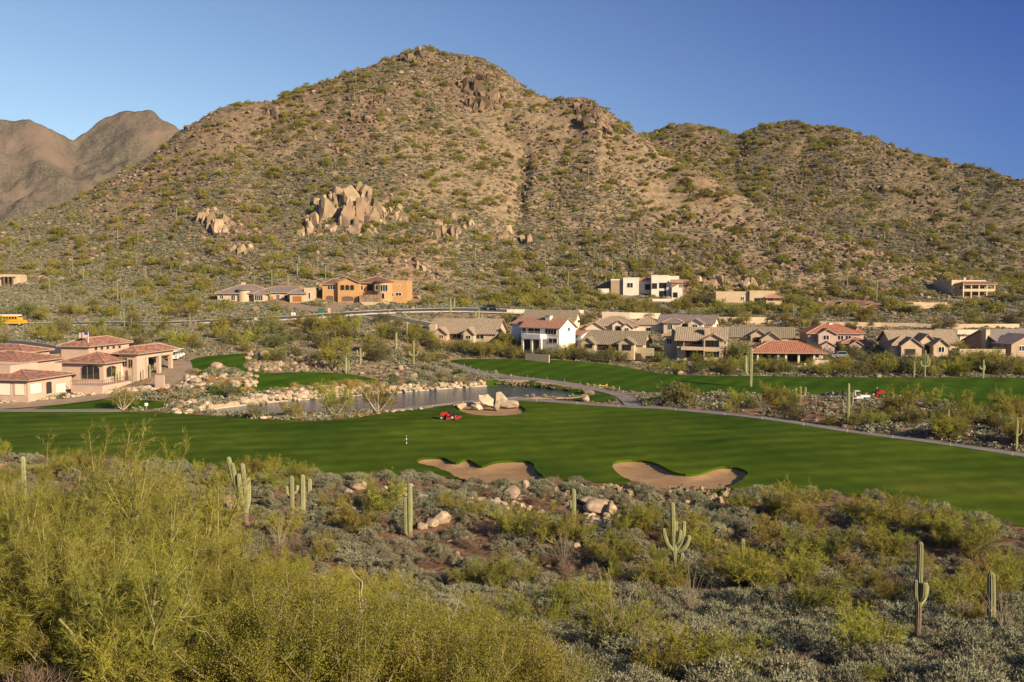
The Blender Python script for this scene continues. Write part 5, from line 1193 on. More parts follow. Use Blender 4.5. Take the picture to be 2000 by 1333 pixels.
def boulder(u, vb, w, hh, label, i, kind='boulder', cat='boulder', ymin=20):
    p = gp(u, vb, ymin); k = p.y / FPX
    if vb > 900: KEEPOUT.extend([(p.x, p.y - w * k * .8, w * k * .75), (p.x + w * k * .7, p.y - w * k * 1.2, w * k * .6)])
    return put(kind, 'boulder', i, p + Vector((0, w * k * .2, hh * k * .32)), i * 1.3, (w * k * .55, w * k * .5, hh * k * .6), label, cat)
for i, (u, vb, w, hh, lb) in enumerate([
    (700, 957, 32, 26, 'round pale boulder beside the fairway edge, left of the scalloped bunker'), (998, 975, 38, 30, 'large round boulder just below the scalloped bunker'), (1026, 956, 18, 20, 'upright boulder leaning behind the large round one'),
    (864, 1022, 30, 30, 'tan boulder on top of the small rock heap beside the twin saguaro'), (842, 1028, 30, 18, 'flat boulder under the tan one beside the twin saguaro'), (824, 1035, 24, 16, 'low boulder at the foot of the rock heap by the twin saguaro'),
    (445, 1000, 62, 40, 'big pale boulder behind the many-armed saguaro'), (1168, 1003, 50, 32, 'broad split boulder below the gap between the bunkers'), (1194, 1006, 24, 26, 'upright broken boulder at the end of the split one'), (1150, 985, 44, 18, 'flat grey boulder above the split one'),
    (1126, 1070, 16, 12, 'small round boulder left of the many-armed saguaro in the wash'), (1400, 1062, 20, 12, 'white boulder in the brush right of the many-armed saguaro'), (1416, 1068, 14, 10, 'small white boulder beside the white one in the brush'),
    (423, 722, 23, 18, 'round boulder on the edge of the upper green'), (515, 704, 26, 22, 'big tan boulder among rocks behind the green'), (592, 722, 16, 12, 'small boulder at the back edge of the green'), (782, 724, 12, 14, 'upright boulder left of the armed saguaro behind the pond'), (808, 738, 16, 11, 'boulder right behind the far pond bank'), (774, 738, 9, 14, 'narrow upright stone on the far pond bank'),
    (380, 752, 22, 18, 'boulder at the waterfall beside the green'), (1144, 785, 17, 15, 'pale boulder at the end of the pond'), (1285, 790, 13, 12, 'boulder where the cart paths meet'), (706, 733, 10, 8, 'small boulder at the right tip of the green'), (1328, 732, 12, 9, 'pale boulder at the far edge of the second fairway'), (1716, 738, 12, 9, 'pale boulder on the far edge of the fairway at right')]):
    boulder(u, vb, w, hh, lb, i)
for i, (u, vb, w, hh, lb) in enumerate([(900, 797, 25, 11, 'low pale boulder at the left of the round sandy patch'), (949, 793, 32, 17, 'big tilted pale slab on the round sandy patch'), (976, 788, 32, 16, 'big pale block behind the tilted slab on the sandy patch'), (1000, 796, 30, 13, 'pale boulder at the right of the round sandy patch'),
    (971, 800, 20, 13, 'pale wedge boulder in front of the pale block on the sandy patch'), (931, 799, 22, 8, 'small flat pale stone in the middle of the sandy patch'), (939, 778, 15, 7, 'low stone behind the tilted slab by the pond')]):
    boulder(u, vb + 1, w * 1.25, hh * 1.5, lb, i + 2, 'rock').name = 'boulder'
    bo = bpy.context.scene.objects
for o in list(COL.objects):
    if o.name.startswith('boulder') and o.data and o.data.name.startswith('rock'):
        if not o.data.name.startswith('rock_pale'):
            nmn = 'rock_pale_' + o.data.name; me2 = bpy.data.meshes.get(nmn) or o.data.copy(); me2.name = nmn; me2.materials[0] = M['rock_p']; o.data = me2

# stone banks: each stone its own piece
def stone_bank(label, pts, r, size, kind='stone'):
    root = empty('stone_bank', Vector(pts[0])); tag(root, label, 'stone bank', kind='thing')
    for p in pts:
        s_ = r.uniform(*size)
        put(kind, 'stone', int(r.integers(0, 99)), Vector(p) + Vector((0, 0, s_ * .15)) - root.location, r.uniform(0, 6.28), (s_ * r.uniform(.8, 1.3), s_, s_ * r.uniform(.7, 1.1)), tilt=(r.uniform(-.4, .4), r.uniform(-.4, .4))).parent = root
r = np.random.default_rng(77)
def px_pts(u0, u1, vf0, vf1, n, r):
    u = r.uniform(u0, u1, n); t = r.random(n); v = np.array([vf0(a) for a in u]) * (1 - t) + np.array([vf1(a) for a in u]) * t
    x, y, z = ground(u, v, 100); return np.stack([x, y, z], 1)
far_edge = lambda u: float(np.interp(u, [400, 440, 520, 600, 680, 760, 830, 900, 960], [801, 796, 786, 780, 773, 768, 762, 757, 753]))
stone_bank('bank of bright tumbled stones between pond and green', px_pts(470, 760, lambda u: far_edge(u) - 1, lambda u: far_edge(u) - np.interp(u, [470, 560, 650, 760], [10, 22, 22, 12]), 290, r), r, (.35, .85))
stone_bank('pale stones and shrubs along the far right pond bank', px_pts(760, 950, lambda u: far_edge(u) - 1, lambda u: far_edge(u) - 11, 110, r), r, (.3, .7))
stone_bank('stony left end of the pond below the drive', px_pts(338, 412, lambda u: 808, lambda u: 782, 70, r), r, (.3, .8))
stone_bank('row of dark stones along the right end of the pond', px_pts(970, 1136, lambda u: np.interp(u, [970, 1040, 1100, 1136], [753, 755, 763, 769]), lambda u: np.interp(u, [970, 1040, 1100, 1136], [751, 752, 760, 766]), 70, r), r, (.35, .6), 'rock_brown')
stone_bank('pale stones scattered on the near pond bank', px_pts(480, 830, lambda u: np.interp(u, [480, 600, 700, 760, 830], [815, 816, 811, 804, 797]), lambda u: np.interp(u, [480, 600, 700, 760, 830], [818, 820, 815, 807, 799]), 60, r), r, (.2, .5))
stone_bank('cream stone edging in front of the clubhouse', px_pts(-10, 330, lambda u: 789 - .09 * max(u, 0), lambda u: 778 - .075 * max(u, 0), 230, r), r, (.3, .6))
stone_bank('rockwork of the waterfall between green and drive', px_pts(345, 500, lambda u: 762 - (u - 345) * .04, lambda u: 735 - (u - 345) * .02, 130, r), r, (.3, .9))
stone_bank('heap of tan rocks behind the green', px_pts(480, 660, lambda u: 726, lambda u: 694, 150, r), r, (.4, 1.1), 'rock')
stone_bank('stony cut bank under the kidney-shaped bunker', px_pts(1060, 1420, lambda u: 988, lambda u: 952, 170, r), r, (.18, .6), 'rock')
stone_bank('rubble of small rocks below the split boulder', px_pts(1140, 1240, lambda u: 1045, lambda u: 1005, 80, r), r, (.15, .5), 'stone')
stone_bank('rubble round the boulders at the near fairway edge', px_pts(660, 1060, lambda u: 1010, lambda u: 950, 150, r), r, (.18, .6), 'stone')

# ================================================================== CACTI
def col_mesh(path, rad, ribs, old=0.0, round_top=True):
    P = np.asarray(path, float); n = len(P)
    L = np.concatenate([[0], np.cumsum(np.linalg.norm(np.diff(P, axis=0), axis=1))]); N_ = max(10, int(L[-1] / (rad * 1.3)))
    q = np.concatenate([np.linspace(0, L[-1] - rad, N_), L[-1] - rad * (1 - np.array([.4, .7, .88, .97, 1.0]))]); Q = np.stack([np.interp(q, L, P[:, k]) for k in range(3)], 1)
    rr = rad * (.82 + .22 * np.sin(np.clip(q / L[-1], 0, 1) * np.pi * .9)); tail = np.clip((q - (L[-1] - rad)) / rad, 0, 1); rr = rr * np.sqrt(np.maximum(1 - tail ** 2, .0025))
    S = ribs * 2; V, F = tube(Q, rr, S)
    mod = np.where(np.arange(S) % 2 == 0, 1.1, .88); C_ = np.repeat(Q, S, 0); V = C_ + (V - C_) * np.tile(mod, len(Q))[:, None]
    rows = np.repeat(np.arange(len(Q) - 1), S); fm = (q[rows] / L[-1] < old).astype(int)
    return V, F, fm
def saguaro(label, loc, H, rad, arms=(), ribs=9, lean=(0, 0), group=None, far=False, old=.16, name='saguaro'):
    root = empty(name, loc); tag(root, label, 'cactus', group); m2 = [M['sagfar'], M['sagfar']] if far else [M['sag'], M['sagold']]
    V, F, fm = col_mesh([(0, 0, -.4), (lean[0] * .4, lean[1] * .4, H * .5), (lean[0], lean[1], H)], rad, ribs, old)
    ob('trunk', mesh('saguaro_trunk', V, F, m2, not far and ribs > 12, fm), root)
    for za, az, out, zt, rf in arms:                   # attach height, direction, reach, tip height, thickness
        ca, sa = math.cos(R(az)), math.sin(R(az)); z0 = za * H; t = za
        bx, by = lean[0] * t, lean[1] * t; el = out * .75
        path = [(bx, by, z0), (bx + ca * out * .55, by + sa * out * .55, z0 + el * .12), (bx + ca * out * .9, by + sa * out * .9, z0 + el * .5), (bx + ca * out, by + sa * out, z0 + el * 1.1), (bx + ca * out * 1.03, by + sa * out * 1.03, zt * H)]
        path = chaikin(path, 2, False); V, F, fm = col_mesh(path, rad * rf, max(6, ribs - 2), 0)
        ob('arm', mesh('saguaro_arm', V, F, m2, False, fm), root)
    return root
def sag_px(label, u, vb, vt, wpx, arms=(), lean=(0, 0), ymin=20, D=None, **kw):
    p = gd(u, D) if D else gp(u, vb, ymin); k = p.y / FPX
    if D: H = (CAM_H - p.z) - 0; sx, sz = ray(u, vt); H = CAM_H + float(sz) * D - p.z
    else: H = (vb - vt) * k
    return saguaro(label, p, H, wpx * k / 2, arms, lean=lean, **kw)
def sag_paths(label, u, vb, trunk, arms, rpx, old=.2, ymin=20):
    p = gp(u, vb, ymin); k = p.y / FPX; root = empty('saguaro', p); tag(root, label, 'cactus'); m2 = [M['sag'], M['sagold']]; rr_ = np.random.default_rng(int(u))
    def conv(L, dy): return chaikin([((a - u) * k, dy * min(1, q), (vb - b) * k) for q, (a, b) in enumerate(L)], 2, False)
    V, F, fm = col_mesh(np.vstack([[(0, 0, -.4)], conv(trunk, 0)]), rpx * k, 12, old); ob('trunk', mesh('saguaro_trunk', V, F, m2, False, fm), root)
    for j, (L, rf) in enumerate(arms):
        V, F, fm = col_mesh(conv(L, rr_.uniform(-.35, .35)), rpx * k * rf, 10, 0); ob('arm', mesh('saguaro_arm', V, F, m2, False, fm), root)
    return root
NEAR = dict(ribs=12)
sag_paths('five-stemmed saguaro in front of the big pale boulder', 481, 1024, [(480.8, 1023.1), (481.1, 999.0), (481.9, 962.0), (477.8, 928.8), (474.9, 902.1)], [([(480.0, 993.5), (469.7, 987.2), (462.3, 958.3), (454.1, 925.1), (446.4, 890.3)], 0.95), ([(463.0, 962.0), (460.8, 936.2), (454.9, 902.1)], 0.75), ([(480.0, 992.4), (474.1, 982.4), (470.4, 950.9), (468.6, 922.1)], 0.95), ([(481.9, 994.6), (485.9, 982.4), (485.6, 954.6), (485.6, 931.0)], 0.85)], 4.6)
sag_px('thin saguaro with short raised arms left of the plain one', 571, 1020, 928, 8, [(.62, 10, .55, .8, .7), (.58, 180, .5, .78, .7), (.5, 150, .45, .66, .6)], old=.35, **NEAR)
sag_px('plain straight saguaro between the thin armed one and a short one', 592, 1006, 925, 9, (), **NEAR)
sag_px('short thick saguaro behind the plain straight one', 605, 968, 934, 8, (), **NEAR)
sag_px('small saguaro poking above the brush at the far left', 36, 930, 892, 8, D=105, **NEAR)
sag_px('small saguaro half hidden by the big palo verdes', 215, 960, 928, 8, D=98, **NEAR)
sag_px('tall twin-stemmed saguaro beside the rock heap', 801, 1048, 941, 9, [(.03, 180, .42, .74, .85)], **NEAR)
sag_px('slim saguaro with tiny side arms left of the split boulder', 1120, 1034, 953, 9, [(.5, 180, .38, .62, .5), (.55, 200, .3, .72, .55)], old=.2, **NEAR)
sag_paths('big saguaro with many upcurved arms in the middle of the wash', 1320, 1130, [(1321.7, 1129.2), (1320.3, 1104.0), (1316.1, 1076.0), (1313.3, 1027.0), (1311.6, 977.3)], [([(1323.1, 1076.0), (1335.0, 1069.0), (1342.7, 1056.8), (1345.2, 1041.7)], 0.8), ([(1319.6, 1076.0), (1330.8, 1062.0), (1334.3, 1044.5), (1335.7, 1015.1)], 0.8), ([(1314.7, 1044.5), (1320.0, 1037.5), (1320.3, 1015.8)], 0.7), ([(1317.5, 1079.5), (1307.0, 1065.5), (1301.4, 1048.0)], 0.8), ([(1318.2, 1076.0), (1302.8, 1062.0), (1295.8, 1044.5), (1293.7, 1027.0)], 0.75), ([(1319.6, 1102.3), (1329.4, 1091.8), (1331.5, 1076.0)], 0.85), ([(1318.9, 1090.0), (1310.5, 1094.2), (1307.7, 1084.8)], 0.7), ([(1315.4, 1062.0), (1324.5, 1055.0), (1327.3, 1030.5)], 0.7)], 4.8, .24)
sag_paths('tall saguaro with a cluster of short arms at the lower right', 1791, 1263, [(1791.8, 1262.9), (1791.8, 1174.0), (1792.5, 1125.0), (1792.5, 1050.8)], [([(1790.7, 1171.2), (1781.6, 1160.0), (1780.9, 1142.5), (1781.3, 1124.3)], 0.62), ([(1793.5, 1172.3), (1797.0, 1156.5), (1796.7, 1128.5)], 0.8), ([(1794.9, 1177.5), (1806.8, 1167.0), (1810.3, 1156.5), (1811.4, 1141.1)], 0.85), ([(1794.2, 1167.0), (1803.3, 1156.5), (1804.4, 1132.0)], 0.6)], 5.6, .42)
sag_px('single-stemmed saguaro near the right edge beside ocotillo wands', 1936, 1232, 1113, 14, (), (-.1, 0), old=.1, **NEAR)
sag_px('short young saguaro in the brush below the kidney-shaped bunker', 1450, 1092, 1051, 8, (), **NEAR)
for u, vb, vt, w, arms, lb in [
    (1466, 757, 678, 9, [(.3, 178, 1.1, .8, .75), (.38, 170, .7, .62, .6), (.42, 160, .5, .98, .9)], 'tallest saguaro of the far fairway with arms to one side'), (1563, 786, 755, 6, [(.35, 0, .9, .95, .9), (.35, 180, .9, .9, .9), (.3, 180, 1.5, .8, .8)], 'candelabra saguaro in the scrub beside the far fairway'),
    (1656, 832, 748, 7, [(.42, 180, .9, .62, .6), (.45, 0, .7, .8, .6), (.45, 20, .5, .7, .6)], 'tall saguaro standing in front of the white carts'), (1743, 808, 767, 6, [], 'plain saguaro between the red mower and a yellow palo verde'), (1852, 842, 800, 5, [], 'plain thin saguaro in the scrub at right beyond the path'), (1985, 882, 818, 6, [(.5, 0, .6, .7, .6)], 'thin saguaro at the right edge beside the cart path'),
    (1785, 738, 706, 5, [], 'plain saguaro at the far edge of the fairway at right'), (1806, 738, 684, 5, [(.4, 180, 1.0, .62, .9), (.4, 0, 1.0, .7, .9), (.5, -30, .5, .85, .8)], 'branched saguaro in front of the tan garage house'), (1920, 740, 703, 5, [(.5, 180, .9, .66, .8), (.45, 0, .3, .7, .7)], 'pale armed saguaro at the far edge of the fairway at right'),
    (676, 730, 698, 5, [(.1, 0, .6, .8, .9)], 'forked saguaro at the back of the green'), (704, 714, 680, 5, [(.5, 0, .7, .75, .8), (.5, 180, .7, .9, .8)], 'armed saguaro among the trees behind the green'), (808, 714, 666, 5, [(.4, 180, 1.1, .58, .9), (.38, 0, 1.0, .6, .9)], 'cross-shaped saguaro on the slope behind the pond'),
    (774, 684, 650, 5, [], 'plain saguaro upslope of the cross-shaped one'), (795, 664, 628, 4, [], 'plain saguaro below the side street'), (630, 636, 615, 5, [(.2, 0, 1.2, .8, .8), (.2, 180, 1.4, .7, .8), (.2, 190, 2.2, .6, .8)], 'clustered saguaro at the kerb below the orange house'),
    (187, 744, 721, 4.5, [], 'leftmost saguaro on the clubhouse terrace'), (227, 752, 720, 4, [], 'slender saguaro beside the clubhouse arches'), (235, 750, 726, 4, [], 'short saguaro next to the slender one at the clubhouse'), (260, 748, 714, 4.5, [], 'tall saguaro in front of the clubhouse railing'), (280, 744, 722, 4, [], 'small saguaro near the clubhouse railing end'), (293, 738, 712, 4.5, [(.5, 0, .5, .7, .6)], 'saguaro beside the clubhouse ramp wall'),
    (880, 612, 583, 4, [(.3, 0, 1.2, 1.0, .8)], 'double saguaro beside the road bend'), (935, 630, 605, 4, [(.3, 0, 1, .9, .8), (.3, 180, 1, .85, .8)], 'armed saguaro above the plain tan roof'), (1549, 618, 596, 4, [(.5, 0, .8, .8, .8)], 'armed saguaro below the veranda house')]:
    sag_px(lb, u, vb, vt, w * .72, arms, ymin=120, ribs=8, far=False, old=.1)

SG = 'saguaros scattered over the lower hillside'
r = np.random.default_rng(91)
fixed = [(142, 532, 502), (230, 592, 536), (237, 596, 570), (263, 612, 568), (97, 572, 545), (118, 602, 572), (243, 642, 602), (257, 648, 622), (200, 662, 640), (371, 642, 612), (163, 548, 520), (205, 560, 540), (22, 500, 470), (58, 475, 455), (230, 470, 445), (266, 520, 495), (285, 545, 520), (313, 550, 530), (270, 480, 452), (345, 430, 408), (447, 450, 428), (497, 560, 530), (531, 560, 528), (636, 545, 520), (720, 500, 478), (960, 545, 515), (1065, 520, 490), (1110, 560, 530), (1243, 510, 480), (1247, 485, 458), (1330, 420, 400), (1660, 485, 460), (1655, 560, 530), (1700, 560, 535), (1712, 590, 545), (1735, 540, 515), (695, 165, 130), (692, 200, 165), (780, 295, 275), (875, 240, 215), (895, 235, 208), (938, 250, 225), (998, 190, 172), (1415, 300, 285), (1727, 470, 450), (1530, 420, 400), (1900, 500, 478)]
for i in range(34): u = r.uniform(-10, 2010); v = r.uniform(300, 590) ; fixed.append((u, v, v - r.uniform(14, 30)))
for u, vb, vt in fixed:
    p = gp(u, vb, 200)
    if p.y > 600: continue
    k = p.y / FPX; H = min((vb - vt) * k, 8.0); arms = []
    if r.random() < .35: arms = [(.45, r.choice([0, 180]), .8, r.uniform(.65, .9), .8)]
    if r.random() < .15: arms.append((.4, r.choice([10, 170]), 1.1, r.uniform(.6, .8), .8))
    saguaro('slender pale saguaro dotted over the stony hillside', p, H, r.uniform(.14, .21), arms, 5, far=True, group=SG, old=0)

# ocotillos and barrel cacti
for i, (u, vb, vt, lb) in enumerate([(1350, 1200, 1108, 'dense ocotillo just below the many-armed saguaro'), (1195, 1265, 1120, 'spreading ocotillo in the grey brush near the watermark end'), (1225, 1290, 1130, 'tall leaning ocotillo among palo verde shrubs'), (1100, 1110, 1035, 'ocotillo right of the dark creosote thicket'), (545, 1075, 1000, 'pale ocotillo left of the grey brush'), (1960, 1245, 1150, 'ocotillo right of the single-stemmed saguaro'), (1880, 1225, 1150, 'sparse ocotillo between the two saguaros at the lower right'), (1490, 815, 770, 'ocotillo in the scrub beyond the cart path'), (665, 1000, 950, 'thin ocotillo in the brush below the left boulder')]):
    p = gp(u, vb); k = p.y / FPX; lb = lb.replace(' near the watermark end', ' at lower centre')
    put('ocotillo', 'ocotillo', i, p, i * 1.1, (vb - vt) * k / 4.0, lb, 'ocotillo')
def barrel(label, u, vb, hpx):
    p = gp(u, vb); k = p.y / FPX; H = hpx * k
    V, F, fm = col_mesh([(0, 0, -.1), (0, 0, H * .5), (0, 0, H)], H * .36, 9, 0); V[:, 2] *= 1
    tag(ob('barrel_cactus', mesh('barrel_cactus', V, F, [M['barrel']], False), None, p), label, 'cactus')
M['barrel'] = mat('barrel_cactus_spines', (.34, .20, .08), (.22, .16, .07), scale=6, rough=.9)
barrel('golden barrel cactus in the grey brush left of centre', 859, 1080, 14); barrel('reddish barrel cactus right of the golden one', 893, 1088, 12); barrel('rusty barrel cactus below the kidney-shaped bunker', 1416, 1048, 17); barrel('barrel cactus low in the brush right of centre', 1562, 1115, 13)

# ================================================================== PLANTS
# --- big palo verdes of the left foreground
for i, (u, D, H, W_, lb) in enumerate([(t + (.9,))[:3] + ((t + (.9,))[-1], t[3]) for t in [
    (298, 45, 8.9, 'tallest feathery palo verde rising over the fairway at left', .56), (118, 47, 7.6, 'broad palo verde near the left edge reaching the fairway'), (8, 50, 7.2, 'palo verde at the far left edge'), (345, 51, 6.8, 'palo verde just left of the five-stemmed saguaro', .6), (205, 39, 6.6, 'palo verde with pale bare limbs in the left thicket'),
    (60, 36, 6.4, 'palo verde with bright yellow limbs at the left edge'), (335, 36, 5.9, 'palo verde in the middle of the left thicket'), (405, 42, 4.4, 'palo verde at the right front of the left thicket', .8), (150, 30, 5.2, 'low palo verde at the lower left'), (400, 35, 4.8, 'palo verde above the dark bottom of the left thicket'), (505, 39, 3.8, 'last palo verde of the thicket before the creosotes'),
    (-70, 42, 7.0, 'palo verde cut by the left frame edge'), (250, 27, 4.4, 'dark palo verde at the bottom left of centre'), (20, 29, 5.0, 'palo verde in the bottom left corner')]]):
    put('pv_near', 'palo_verde_tree', i, gd(u, D), i * 2.1, (W_ * H / 7.0, W_ * H / 7.0, H / 7.0), lb, 'tree')
# --- creosotes of the bottom centre
r = np.random.default_rng(17)
cre = [(u + r.uniform(-25, 25), D + r.uniform(-2, 2), r.uniform(.95, 1.3)) for D, us in ((27, range(470, 1080, 80)), (31, range(480, 1040, 62)), (35, range(540, 1010, 56)), (39, range(590, 960, 60))) for u in us]
for i, (u, D, s_) in enumerate(cre): put('creosote', 'creosote_bush', i, gd(u, D), r.uniform(0, 6), s_, 'olive creosote bush with pale stems in the thicket at the bottom centre', 'shrub', 'creosote bushes at the bottom centre')
for i, (u, D, s_) in enumerate([(a + r.uniform(-30, 30), D_ + r.uniform(-1.5, 1.5), r.uniform(.7, 1.1)) for D_, us in ((29, range(-20, 460, 70)), (33, range(-20, 460, 80)), (26, range(60, 460, 90))) for a in us]):
    kd = ['creosote', 'dry', 'creosote', 'pv_mid'][i % 4]
    put(kd, {'creosote': 'creosote_bush', 'dry': 'dry_shrub', 'pv_mid': 'palo_verde_bush'}[kd], i, gd(u, D), r.uniform(0, 6), s_ * {'creosote': .8, 'dry': 1.6, 'pv_mid': .6}[kd], {'creosote': 'dark creosote', 'dry': 'grey leafless bush', 'pv_mid': 'low palo verde'}[kd] + ' in the shade under the left thicket', 'shrub', kd + ' undergrowth of the left thicket')
# --- palo verde shrubs of the wash
for i, (u, vb, vt, lb) in enumerate([
    (690, 1042, 968, 'low olive palo verde right of the short thick saguaro'), (748, 1004, 922, 'palo verde directly below the left tip of the scalloped bunker'), (600, 946, 905, 'palo verde at the fairway edge above the plain saguaro'), (1010, 1052, 984, 'palo verde left of the slim saguaro'), (1085, 1062, 985, 'dark palo verde left of the split boulder'), (1232, 1042, 975, 'palo verde right of the split boulder'),
    (1278, 1026, 980, 'palo verde under the left end of the kidney-shaped bunker'), (1205, 1115, 1055, 'palo verde left of the many-armed saguaro'), (1446, 1005, 958, 'upright palo verde at the right end of the kidney-shaped bunker'), (1542, 1010, 934, 'bushy palo verde standing up against the fairway'), (1760, 1035, 955, 'palo verde with reddish tips against the fairway at right'), (1846, 1022, 990, 'tiny palo verde at the turf edge at right'), (1905, 1072, 1004, 'round palo verde at the turf edge near the right side'),
    (1500, 1068, 1008, 'palo verde below the upright ones at the bunker end'), (1600, 1210, 1102, 'big round bright palo verde in the middle of the lower right brush'), (1482, 1155, 1062, 'palo verde with a rusty dead branch'), (1620, 1092, 1014, 'palo verde above the big round one'), (1735, 1092, 1026, 'palo verde left of the tall saguaro top'), (1380, 1088, 1030, 'palo verde right behind the many-armed saguaro'), (1862, 1195, 1110, 'palo verde between the two saguaros at the lower right'),
    (1078, 1235, 1120, 'palo verde at the right end of the creosote thicket'), (1205, 1285, 1140, 'palo verde behind the spreading ocotillos'), (965, 1150, 1078, 'yellowish palo verde behind the creosotes'), (1400, 1335, 1212, 'palo verde at the bottom right of centre'), (1150, 1190, 1118, 'palo verde in the centre of the lower brush'), (880, 1000, 955, 'palo verde under the scalloped bunker'), (560, 1050, 985, 'palo verde right of the many-stemmed saguaro'), (930, 1012, 972, 'small palo verde left of the large round boulder'), (1680, 1005, 965, 'low palo verde at the turf edge right of the bushy one'), (1290, 1330, 1225, 'palo verde at the bottom centre'), (1700, 1345, 1285, 'palo verde at the bottom edge left of the tall saguaro'), (650, 1000, 955, 'low palo verde below the left boulder'), (1960, 1130, 1080, 'dark palo verde on the bank at the right edge')]):
    p = gp(u, vb); put('pv_mid', 'palo_verde_bush', i, p, i * 1.7, (vb - vt) * p.y / FPX / 3.6, lb, 'tree')
for i, (u, vb, w, lb) in enumerate([(1448, 1140, 60, 'rust-coloured dead brush beside the palo verde below centre right'), (1660, 1115, 80, 'long rusty dead brush on the slope'), (1545, 1330, 110, 'straw-coloured dead bush at the bottom right'), (1850, 1222, 40, 'rust-coloured clump right of the tall saguaro'), (420, 1285, 60, 'reddish dead brush low in the left thicket'), (1340, 1195, 26, 'small rust clump beside the dense ocotillo'), (1610, 1240, 24, 'small rusty clump under the big round palo verde')]):
    p = gp(u, vb); put('rust', 'dead_bush', i, p, i, w * p.y / FPX / 1.7, lb, 'shrub')

# --- trees by the pond and clubhouse
for i, (kind, u, vb, vt, lb) in enumerate([('pale_tree', 240, 801, 756, 'white-trunked tree on the small tee beside the clubhouse drive'), ('pale_tree', 447, 777, 744, 'bare white-limbed tree at the left end of the pond'), ('pale_tree', 655, 812, 744, 'pale-trunked palo verde standing on the near pond bank'), ('pale_tree', 737, 805, 742, 'second pale-trunked palo verde on the near pond bank'), ('pale_tree', 500, 818, 785, 'thin leafless sapling on the near pond bank'), ('pale_tree', 570, 818, 780, 'wispy sapling between the pond and fairway'), ('pale_tree', 212, 750, 712, 'bare ocotillo-like tree in front of the clubhouse'), ('pale_tree', 500, 660, 612, 'pale grey tree below the road'), ('mesquite', 1320, 790, 742, 'grey-green mesquite at the cart path junction'), ('pv_tree', 1770, 810, 748, 'big yellow palo verde beside the far fairway'), ('pv_tree', 650, 722, 664, 'rounded palo verde at the back of the green'), ('mesquite', 1590, 712, 672, 'yellowing tree in front of the red-roofed patio'), ('mesquite', 1445, 706, 660, 'leaning grey-green tree beside the red-roofed patio'), ('mesquite', 1375, 600, 566, 'dark round tree between the white house and the veranda house'), ('mesquite', 44, 620, 586, 'grey leafless tree near the school bus')]):
    p = gp(u, vb, 100); hgt = {'pale_tree': 4.6, 'mesquite': 4.4, 'pv_tree': 5.0}[kind]
    put(kind, 'tree', i if kind != 'pv_tree' else i % 3, p, i * 1.9, (vb - vt) * p.y / FPX / hgt, lb, 'tree')
# --- bands of trees
ADJ = {'mesquite': 'dark bushy mesquite', 'pv_tree': 'yellow-green palo verde', 'clipped': 'dark rounded shrub', 'gold': 'golden grass clump', 'brittle': 'pale grey-green shrub', 'pv_mid': 'low palo verde'}
def band(u0, u1, v0, v1, n, kinds, s0, s1, place, _old, seed, marg=1.2):
    r = np.random.default_rng(seed); u = r.uniform(u0, u1, n * 3); v = r.uniform(v0, v1, n * 3)
    x, y, z = ground(u, v, 130); ok = free(x, y, marg); c_ = 0
    for i in np.nonzero(ok)[0]:
        if c_ >= n: break
        if 1605 < u[i] < 1735 and 774 < v[i] < 815: continue
        kd = kinds[int(r.integers(0, len(kinds)))]; c_ += 1; sc_ = r.uniform(s0, s1)
        put(kd, {'mesquite': 'mesquite_tree', 'pv_tree': 'palo_verde_tree', 'clipped': 'shrub', 'gold': 'golden_shrub', 'creosote': 'creosote_bush', 'brittle': 'grey_shrub', 'pv_mid': 'palo_verde_bush'}[kd], int(r.integers(0, 9)) if kd != 'pv_tree' else int(r.integers(0, 3)), (x[i], y[i], z[i] - .05), r.uniform(0, 6.28), (sc_ * r.uniform(.85, 1.2), sc_ * r.uniform(.85, 1.2), sc_), ADJ[kd] + ' ' + place, 'shrub' if kd in ('clipped', 'gold', 'creosote', 'brittle') else 'tree', ADJ[kd] + ' ' + place)
band(985, 1265, 698, 712, 24, ['mesquite', 'mesquite', 'pv_tree'], .55, .95, 'between the far fairway and the white and olive houses', 'trees below the white and olive houses', 1)
band(1260, 1640, 716, 733, 40, ['mesquite', 'pv_tree', 'pv_tree'], .4, .8, 'between the far fairway and the tan two-storey house', 'trees below the middle houses', 2)
band(1610, 2020, 712, 737, 48, ['mesquite', 'pv_tree', 'pv_tree'], .6, 1.05, 'between the far fairway and the right-hand houses', 'trees below the right-hand houses', 3)
band(1255, 2020, 776, 885, 62, ['pv_tree', 'pv_tree', 'mesquite', 'pv_mid'], .45, .85, 'in the desert strip between cart path and far fairway', 'trees in the desert strip beyond the cart path', 4)
band(430, 900, 632, 712, 62, ['pv_tree', 'mesquite', 'mesquite', 'pv_tree'], .6, 1.1, 'on the rough slope between the green and the road', 'trees between green and road', 5)
band(840, 1010, 666, 700, 16, ['pv_tree', 'mesquite'], .6, .95, 'in front of the long tan-roofed house', 'trees below the tan-roofed house', 6)
band(-10, 430, 612, 690, 46, ['pv_tree', 'mesquite', 'pv_tree'], .55, 1.0, 'on the flat behind the clubhouse', 'trees behind the clubhouse', 7)
band(1170, 2010, 588, 648, 80, ['mesquite', 'mesquite', 'pv_tree'], .5, .95, 'among the upper houses and walls', 'garden trees among the upper houses', 8)
band(990, 1180, 612, 640, 10, ['mesquite', 'pv_tree'], .5, .8, 'beside the wall above the white house', 'trees above the white house', 9)
band(1000, 1960, 688, 708, 34, ['mesquite', 'mesquite', 'pv_tree'], .45, .85, 'standing between the houses of the row', '', 20, .6)
band(-10, 330, 742, 788, 60, ['clipped', 'clipped', 'gold', 'brittle'], .7, 1.3, 'in the clubhouse border', 'clubhouse garden shrubs', 10, .4)
band(330, 420, 765, 810, 26, ['gold', 'brittle', 'clipped'], .7, 1.4, 'on the stony left end of the pond', 'shrubs at the left end of the pond', 11, .3)
